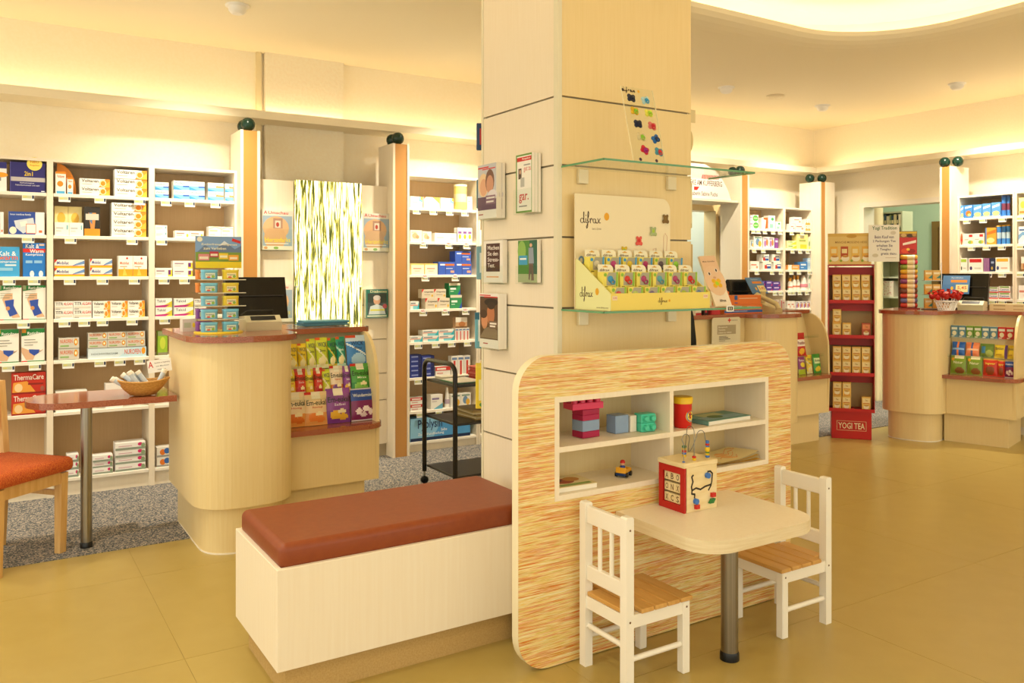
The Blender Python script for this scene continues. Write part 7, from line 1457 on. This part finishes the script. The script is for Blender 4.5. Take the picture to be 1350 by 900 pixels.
# passage head shelf with the pharmacy sign
o = tag(MB().box(5.1, 6.573, 6.04, 6.42, 2.175, 2.197, BENCHW).build('passage_shelf'), 'pale shelf board over the passage right of the pillar', 'shelf')
for x in (5.08,):
    tag(MB().box(5.06, 5.1, 6.04, 6.42, 0, 2.4, WOOD).build('passage_side_board'), 'tall side board left of the passage behind the pillar', 'board')
A, B = onY(873, 262, 6.06), onY(963, 262, 6.06)
R0 = (B[0] - A[0]) / 2; cxs = (A[0] + B[0]) / 2; Hs = 0.36
arcp = [(-R0, 0)] + [(R0, 0)] + [(R0 * (1 - 0.62 * (k / 10)), Hs * (1 - (1 - k / 10) ** 2.0)) for k in range(1, 11)]
arcp = [(-R0, 0), (R0, 0), (R0 * 0.9, 0.1), (R0 * 0.76, 0.19), (R0 * 0.6, 0.26), (R0 * 0.42, 0.31), (R0 * 0.2, 0.345), (-R0 * 0.2, 0.345), (-R0 * 0.42, 0.31), (-R0 * 0.6, 0.26), (-R0 * 0.76, 0.19), (-R0 * 0.9, 0.1)]
m = MB().prism(arcp, 0, 0.01, flat('#F4EEE6', 0.4), 'y')
ops = [('t', 'APOTHEKE AM KUPFERBERG', 0.22, 0.86, 0.36, 0.51, '#5A3A2E'), ('t', 'Inhaberin Sabine Fuchs', 0.36, 0.79, 0.08, 0.20, '#5A4A4A'), ('p', [(0.44, 0.22), (0.485, 0.22), (0.52, 0.32), (0.44, 0.32)], '#D22A26')]
for k in range(11):
    u = 0.56 + 0.024 * k; ops.append(('p', [(u - 0.010, 0.55), (u + 0.008 - 0.0008 * k, 0.55), (u + 0.022 - 0.0008 * k, 0.67), (u + 0.004, 0.67)], '#D22A26'))
m.front(ops, -R0, R0, 0, 0, Hs)
tag(m.build('pharmacy_sign', None, (cxs, 6.05, 2.1975)), 'white arched pharmacy sign with red stripes above the passage', 'sign')

# ================================================================== red tea stand
TA = math.radians(-50.8); TL = (6.30, 4.72, 0)
CT = (TL, TA)
tea = thing('tea_stand', 'tall red floor stand filled with tea cartons', 'display stand', TL, TA)
RD = flat('#B01510', 0.4); RD2 = flat('#BC1A13', 0.4); W3 = 0.325
MB().box(-0.0, W3, 0.0, 0.26, 0.0, 0.245, RD2, 0.003, 1).build('base', tea)
MB().front([('r', 0.13, 0.87, 0.30, 0.31, '#EBD9A8'), ('r', 0.13, 0.87, 0.63, 0.64, '#EBD9A8'), ('r', 0.13, 0.14, 0.30, 0.64, '#EBD9A8'), ('r', 0.86, 0.87, 0.30, 0.64, '#EBD9A8'), ('t', 'YOGI TEA', 0.17, 0.83, 0.36, 0.58, '#F0E4BC')], 0, W3, 0.0, 0.0, 0.245).build('lettering', tea)
tz = [0.255, 0.567, 0.895, 1.20, 1.515]
for k in range(4):
    y0 = -0.03 + 0.012 * k
    MB().box(-0.02, W3 + 0.02, y0, 0.24, tz[k] - 0.012, tz[k], RD).build('shelf', tea)
    MB().box(-0.02, W3 + 0.02, y0 - 0.004, y0, tz[k] - 0.014, tz[k] + 0.016, RD2).build('shelf_lip', tea)
    MB().box(-0.02, W3 + 0.02, 0.12, 0.126, tz[k + 1] - 0.085, tz[k + 1] - 0.012, RD).build('rear_band', tea)
    MB().box(-0.02, W3 + 0.02, 0.20, 0.206, tz[k], tz[k + 1] - 0.012, flat('#CDB27C', 0.5)).build('back_wall', tea)
    for s in (0, 1):
        x = -0.024 if s == 0 else W3 + 0.02
        MB().prism([(y0 - 0.004, tz[k] - 0.014), (0.24, tz[k] - 0.014), (0.24, tz[k + 1]), (y0 + 0.03, tz[k + 1])], x, x + 0.004, RD2, 'x').build('side_wall', tea)
MB().box(-0.024, W3 + 0.024, 0.02, 0.24, tz[4], tz[4] + 0.012, RD).build('shelf', tea)
hd = MB().box(-0.03, 0.325, 0.03, 0.036, 1.527, 1.80, flat('#E6C77A', 0.5))
hops = [('r', 0, 1, 0.9, 1, '#DDB65E'), ('t', 'MANCHE MOEGENS HEISS', 0.17, 0.9, 0.68, 0.75, '#A87A3A'), ('e', 0.55, 0.91, 0.12, 0.06, '#C99A3E')]
for i, c in enumerate(['#E9B24A', '#B8502A', '#E9BE5A', '#E9B24A']):
    u = 0.14 + 0.245 * i
    hops += [('r', u - 0.085, u + 0.085, 0.2, 0.58, c), ('r', u - 0.06, u + 0.06, 0.36, 0.5, '#F1DFA8'), ('e', u + 0.02, 0.2, 0.095, 0.1, '#F3E8CC'), ('e', u + 0.02, 0.26, 0.075, 0.035, '#C88A3A'), ('e', u - 0.08, 0.12, 0.03, 0.04, '#8EA83A')]
hd.front(hops, -0.03, 0.325, 0.03, 1.527, 1.80); hd.build('header_card', tea)
TEAM = {}
def teabox(x, z, label, red=False, dy=0.0, k=0):
    key = red
    if key not in TEAM:
        c = '#B8583A' if red else '#E2B85E'
        TEAM[key] = carton([('r', 0.08, 0.92, 0.55, 0.9, '#EBD8A0' if not red else '#D98A5A'), ('r', 0.15, 0.85, 0.5, 0.54, '#C8602A'), ('e', 0.5, 0.26, 0.32, 0.18, '#F1E4C0'), ('e', 0.5, 0.36, 0.26, 0.06, '#C8963E'), ('r', 0.1, 0.9, 0.02, 0.09, '#D99A3A'), ('t', 'Tee', 0.35, 0.65, 0.68, 0.8, '#9A6A2A')], 0.07, 0.118, 0.05, c).mesh('tea_carton')
    o = put('tea_carton', TEAM[key], None, cw(CT, x, dy, z), TA)
    tag(o, label, 'tea carton', 'tea cartons on the red stand')
sn = ['bottom', 'third', 'second', 'top']
spec = {3: [[0, 1, 2, 3], [0, 1, 2, 3]], 2: [[0, 1, 3], [0]], 1: [[0, 1, 2, 3], [0, 1, 2, 3]], 0: [[0, 1, 3], [0, 1]]}
hw = ['leftmost', 'second', 'third', 'rightmost']
for k in range(4):
    for lvl in range(2):
        for c in spec[k][lvl]:
            red = (k == 2 and c == 3)
            teabox(0.045 + c * 0.079 + random.uniform(-0.002, 0.002), tz[k] + 0.0005 + lvl * 0.1185, '%s tea carton, %s, %s layer, %s shelf of red stand' % ('red' if red else 'golden', hw[c], ['lower', 'upper'][lvl], sn[k]), red, 0.0 + 0.012 * k + (0.015 if lvl else 0.0))
sgn = MB().box(-0.125, 0.125, 0, 0.0015, 0, 0.32, flat('#F1ECE2', 0.5))
sgn.front([('t', 'Yogi Tradition', 0.12, 0.92, 0.84, 0.96, '#2A6A34'), ('t', 'Beim Kauf von', 0.2, 0.82, 0.63, 0.71, '#5A4A6A'), ('t', '2 Packungen Tee', 0.14, 0.88, 0.51, 0.59, '#5A4A6A'), ('t', 'erhalten Sie', 0.26, 0.78, 0.4, 0.475, '#5A4A6A'), ('t', '1 Teeglas', 0.3, 0.72, 0.29, 0.365, '#5A4A6A'), ('t', 'gratis dazu.', 0.4, 0.92, 0.17, 0.25, '#5A4A6A'), ('e', 0.8, 0.78, 0.09, 0.05, '#D9D0C0'), ('e', 0.22, 0.17, 0.1, 0.05, '#D9D0B8'), ('r', 0.55, 0.9, 0.1, 0.11, '#B9A890')], -0.125, 0.125, 0, 0, 0.32)
sp = cw(CT, 0.325 + 0.10, 0.028, 1.55)
tag(sgn.build('paper_sign', None, sp, TA + 0.12), 'white handwritten offer sheet at the top of the red stand', 'sign')

# ================================================================== things on the right counter
def L3(x, y, z=TOP): return cw(C3, x, y, z)
cr = thing('candy_tower', 'narrow tower of fruit chew packs under a red header', 'display stand', L3(0.165, 0.17), math.radians(-40))
MB().box(-0.08, 0.08, 0.03, 0.036, 0, 0.705, flat('#6A4A2A', 0.5)).build('back_board', cr)
MB().box(-0.08, 0.08, -0.05, 0.03, 0, 0.01, flat('#8A2A22', 0.5)).build('base', cr)
h = MB().box(-0.075, 0.075, 0.024, 0.029, 0.50, 0.70, flat('#C2302E', 0.45))
h.front([('r', 0, 1, 0.74, 1, '#8E6A3A'), ('r', 0.0, 1, 0.92, 1, '#D9B83A'), ('e', 0.25, 0.84, 0.16, 0.08, '#C8A86A'), ('e', 0.6, 0.82, 0.18, 0.08, '#4A3A2A'), ('e', 0.85, 0.86, 0.12, 0.07, '#B9904A'), ('p', [(0.2, 0.38), (0.95, 0.5), (0.95, 0.62), (0.2, 0.48)], '#EDE2D2'), ('e', 0.35, 0.14, 0.25, 0.11, '#D94A2A'), ('e', 0.7, 0.12, 0.22, 0.1, '#8E1E1E'), ('e', 0.5, 0.2, 0.1, 0.06, '#F0C84A')], -0.075, 0.075, 0.024, 0.5, 0.7)
h.build('header_card', cr)
RC = ['#C8402E', '#6A6A9A', '#D24A3A', '#7A4A3A', '#D9762E', '#8E4A7E', '#E08A3A', '#E0B02E', '#8AA03A', '#CE3A4E', '#E9A83A']
for k, c in enumerate(RC):
    z = 0.012 + k * 0.0435; p = L3(0.165, 0.17)
    o = MB().lathe([(0.006, -0.074), (0.019, -0.068), (0.021, -0.05), (0.021, 0.05), (0.019, 0.068), (0.006, 0.074)], flat(c, 0.3), n=14, axis='x').lathe([(0.0213, -0.02), (0.0213, 0.03)], flat('#F0DCA8', 0.35), n=14, axis='x', close=False).lathe([(0.0216, 0.03), (0.0216, 0.045)], flat('#EFE6D8', 0.35), n=14, axis='x', close=False).build('chew_pack', None, (p[0], p[1], p[2] + z + 0.0215), math.radians(-40))
    tag(o, 'fruit chew pack, %s from the bottom of the candy tower' % ORD[k], 'candy pack', 'chew packs in the candy tower')
sr = thing('wire_rack', 'small wire rack of folded card packs beside the candy tower', 'rack', L3(0.345, 0.2), math.radians(-40))
MB().tube([(0.085, 0.0, 0), (0.085, 0.0, 0.42)], 0.004, CHROME, 8).build('rod', sr)
for k in range(3): MB().box(-0.07, 0.085, -0.03, 0.03, 0.006 + 0.125 * k, 0.010 + 0.125 * k, ALU).build('tier', sr)
MB().box(-0.075, 0.09, -0.04, 0.04, 0, 0.006, DARK).build('base', sr)
for k in range(3):
    for q in range(2):
        p = Vector(L3(0.345, 0.2)); a = math.radians(-40); dx, dy = -0.03 + 0.068 * q, -0.02
        o = carton([('p', [(0, 0), (0.8, 0), (0, 0.5)], '#E0A03A'), ('r', 0.1, 0.9, 0.6, 0.8, '#EDE4C0'), ('p', [(0.4, 0.2), (1, 0.2), (1, 0.55)], '#3E8A7E')], 0.062, 0.09, 0.03, '#D9B35E').build('card_pack', None, (p.x + dx * math.cos(a) - dy * math.sin(a), p.y + dx * math.sin(a) + dy * math.cos(a), p.z + 0.0105 + 0.125 * k), a)
        tag(o, '%s card pack on the %s tier of the wire rack' % (['left', 'right'][q], ['bottom', 'middle', 'top'][k]), 'pack', 'card packs in the wire rack')
lp_ = Vector(L3(0.50, 0.08))
bw = thing('lolly_basket', 'white openwork basket on the right counter', 'basket', lp_)
for k in range(20):
    a = 2 * PI * k / 20; b_ = a + 0.5
    MB().tube([(0.065 * math.cos(a), 0.065 * math.sin(a), 0.004), (0.09 * math.cos(b_), 0.09 * math.sin(b_), 0.08)], 0.0035, WHITE, 6).build('stave', bw)
MB().lathe([(0.065, 0.0), (0.068, 0.005)], WHITE, n=24).build('base', bw)
MB().tube([(0.089 * math.cos(k * PI / 14), 0.089 * math.sin(k * PI / 14), 0.08) for k in range(28)], 0.005, WHITE, 6, True).build('rim', bw)
RDL = flat('#B3160F', 0.25)
lm1 = MB().tube([(0, 0, 0), (0, 0, 0.12)], 0.002, WHITE, 6).mesh('lolly')
lm2 = MB().ball((0, 0, 0.13), 0.021, RDL, 12, (1, 1, 1.2)).lathe([(0.015, 0.148), (0.006, 0.157), (0.018, 0.176)], RDL, n=10).mesh('wrapper')
for k in range(18):
    a = k * 2.4; r0_ = 0.01 + 0.038 * math.sqrt(k / 18); tl = 0.62 * r0_ / 0.047
    o = put('lolly', lm1, None, (lp_.x + r0_ * math.cos(a), lp_.y + r0_ * math.sin(a), lp_.z + 0.012 - 0.02 * (k / 18) * 0.3), rot=(-tl * math.sin(a), tl * math.cos(a), 0))
    put('wrapper', lm2, o); tag(o, 'red wrapped lolly standing in the white openwork basket', 'lolly', 'red lollies in the white basket')
mr = monitor(L3(0.55, 0.38), C3[1] - 0.0, 0.40, 0.32, 'black monitor with offer card on the right counter')
screen_sign(C3, 0.50, 0.35, TOP + 0.14, 0.22, 0.17, 0.0, 'blue offer card on the back of the right monitor', -0.3)
printer(L3(0.66, 0.26), C3[1], 'beige receipt printer under the right monitor')
for k in range(2):
    obox('flat_box', C3, 0.93, 0.32, TOP + 0.0305 * k, 0.3, 0.14, 0.03, '#D9CBA0', [('r', 0.1, 0.4, 0.3, 0.6, '#A89468'), ('r', 0.6, 0.85, 0.3, 0.6, '#B9A478')], '%s flat beige box at the right end of right counter' % ['lower', 'upper'][k], 'box', 0.0, 'flat boxes on the right counter')

# ================================================================== back room seen through the doorway
tag(MB().lathe([(0.10, 0.004), (0.10, 0.06), (0.095, 0.07), (0.095, 2.88)], flat('#EADBB4', 0.5), (8.60, 5.875, 0), 28).build('round_column'), 'round cream column inside the doorway', 'column')
bs = thing('storage_shelf', 'grey-green storage shelf with books in the back room', 'shelf', (8.9, 5.80, 0))
SGR = flat('#C6CDB4', 0.5)
ya, yb = 5.655, 5.95
for y in (ya, yb - 0.018): MB().box(8.80, 9.00, y, y + 0.018, 0, 2.157, SGR).build('side_panel', bs, world=True)
MB().box(8.985, 9.0, ya + 0.018, yb - 0.018, 0, 2.157, flat('#B9BF9E', 0.5)).build('back_panel', bs, world=True)
SZL = [1.99, 1.80, 1.607, 1.41, 1.18, 0.97]
for z in SZL + [2.157]: MB().box(8.80, 8.984, ya + 0.018, yb - 0.018, z - 0.018, z, SGR).build('shelf_board', bs, world=True)
MB().box(8.80, 8.815, ya + 0.018, yb - 0.018, 0.06, 0.95, flat('#DDE4CF', 0.5)).build('door', bs, world=True)
y = yb - 0.03
bcl = ['#D9D4C0', '#3E5A6E', '#E4DCC4', '#7A8A5A', '#2E4A5E', '#D9CDA0', '#1E2A34', '#EDE6D2']
for k, c in enumerate(bcl):
    w = 0.02 + 0.008 * (k % 3); y -= w + 0.002
    o = MB().box(8.82, 8.97, y, y + w, 1.9905, 1.9905 + 0.12 + 0.015 * (k % 2), flat(c)).box(8.8195, 8.82, y + 0.003, y + w - 0.003, 2.02, 2.06, flat('#E9E0B8')).build('book')
    tag(o, '%s book from left on the top back-room shelf' % ORD[k], 'book', 'books in the back room')
pm = MB().box(8.82, 8.96, 5.78, 5.92, 1.1805, 1.36, flat('#E9E2D2'))
for k in range(28):
    u, v = random.random(), random.random(); pm.print_([('e', u, v, 0.03, 0.025, '#C8504A')], lambda a, b_: (8.8193, 5.785 + 0.13 * a, 1.185 + 0.17 * b_))
tag(pm.build('dotted_box'), 'white gift box with red dots in the back room', 'box')
tag(MB().box(8.82, 8.94, 5.70, 5.84, 0.9705, 1.01, flat('#E0C83A')).build('yellow_box'), 'yellow box low on the back-room shelf', 'box')
tag(MB().box(8.82, 8.9, 5.66 + 0.02, 5.74, 1.8005, 1.86, flat('#EDE9E0')).build('white_box'), 'small white box on the second back-room shelf', 'box')
# back room's own ceiling lamp
ld = bpy.data.lights.new('room_lamp', 'POINT'); ld.energy = 20; ld.color = (1, 0.93, 0.78); ld.shadow_soft_size = 0.12
rl = thing('ceiling_lamp', 'ceiling lamp of the back room beyond the doorway', 'lamp', (9.2, 4.6, 2.9))
MB().lathe([(0.14, 0.0), (0.14, -0.03), (0.1, -0.05)], WHITE, n=20).build('shade', rl)
lo = bpy.data.objects.new('bulb', ld); COL.objects.link(lo); lo.parent = rl; lo.location = (0, 0, -0.2)
ld = bpy.data.lights.new('passage_lamp', 'POINT'); ld.energy = 12; ld.color = (1, 0.95, 0.85); ld.shadow_soft_size = 0.12
rl = thing('ceiling_lamp', 'ceiling lamp of the passage behind the pillar', 'lamp', (5.8, 7.0, 2.7))
MB().lathe([(0.14, 0.0), (0.14, -0.03), (0.1, -0.05)], WHITE, n=20).build('shade', rl)
lo = bpy.data.objects.new('bulb', ld); COL.objects.link(lo); lo.parent = rl; lo.location = (0, 0, -0.2)
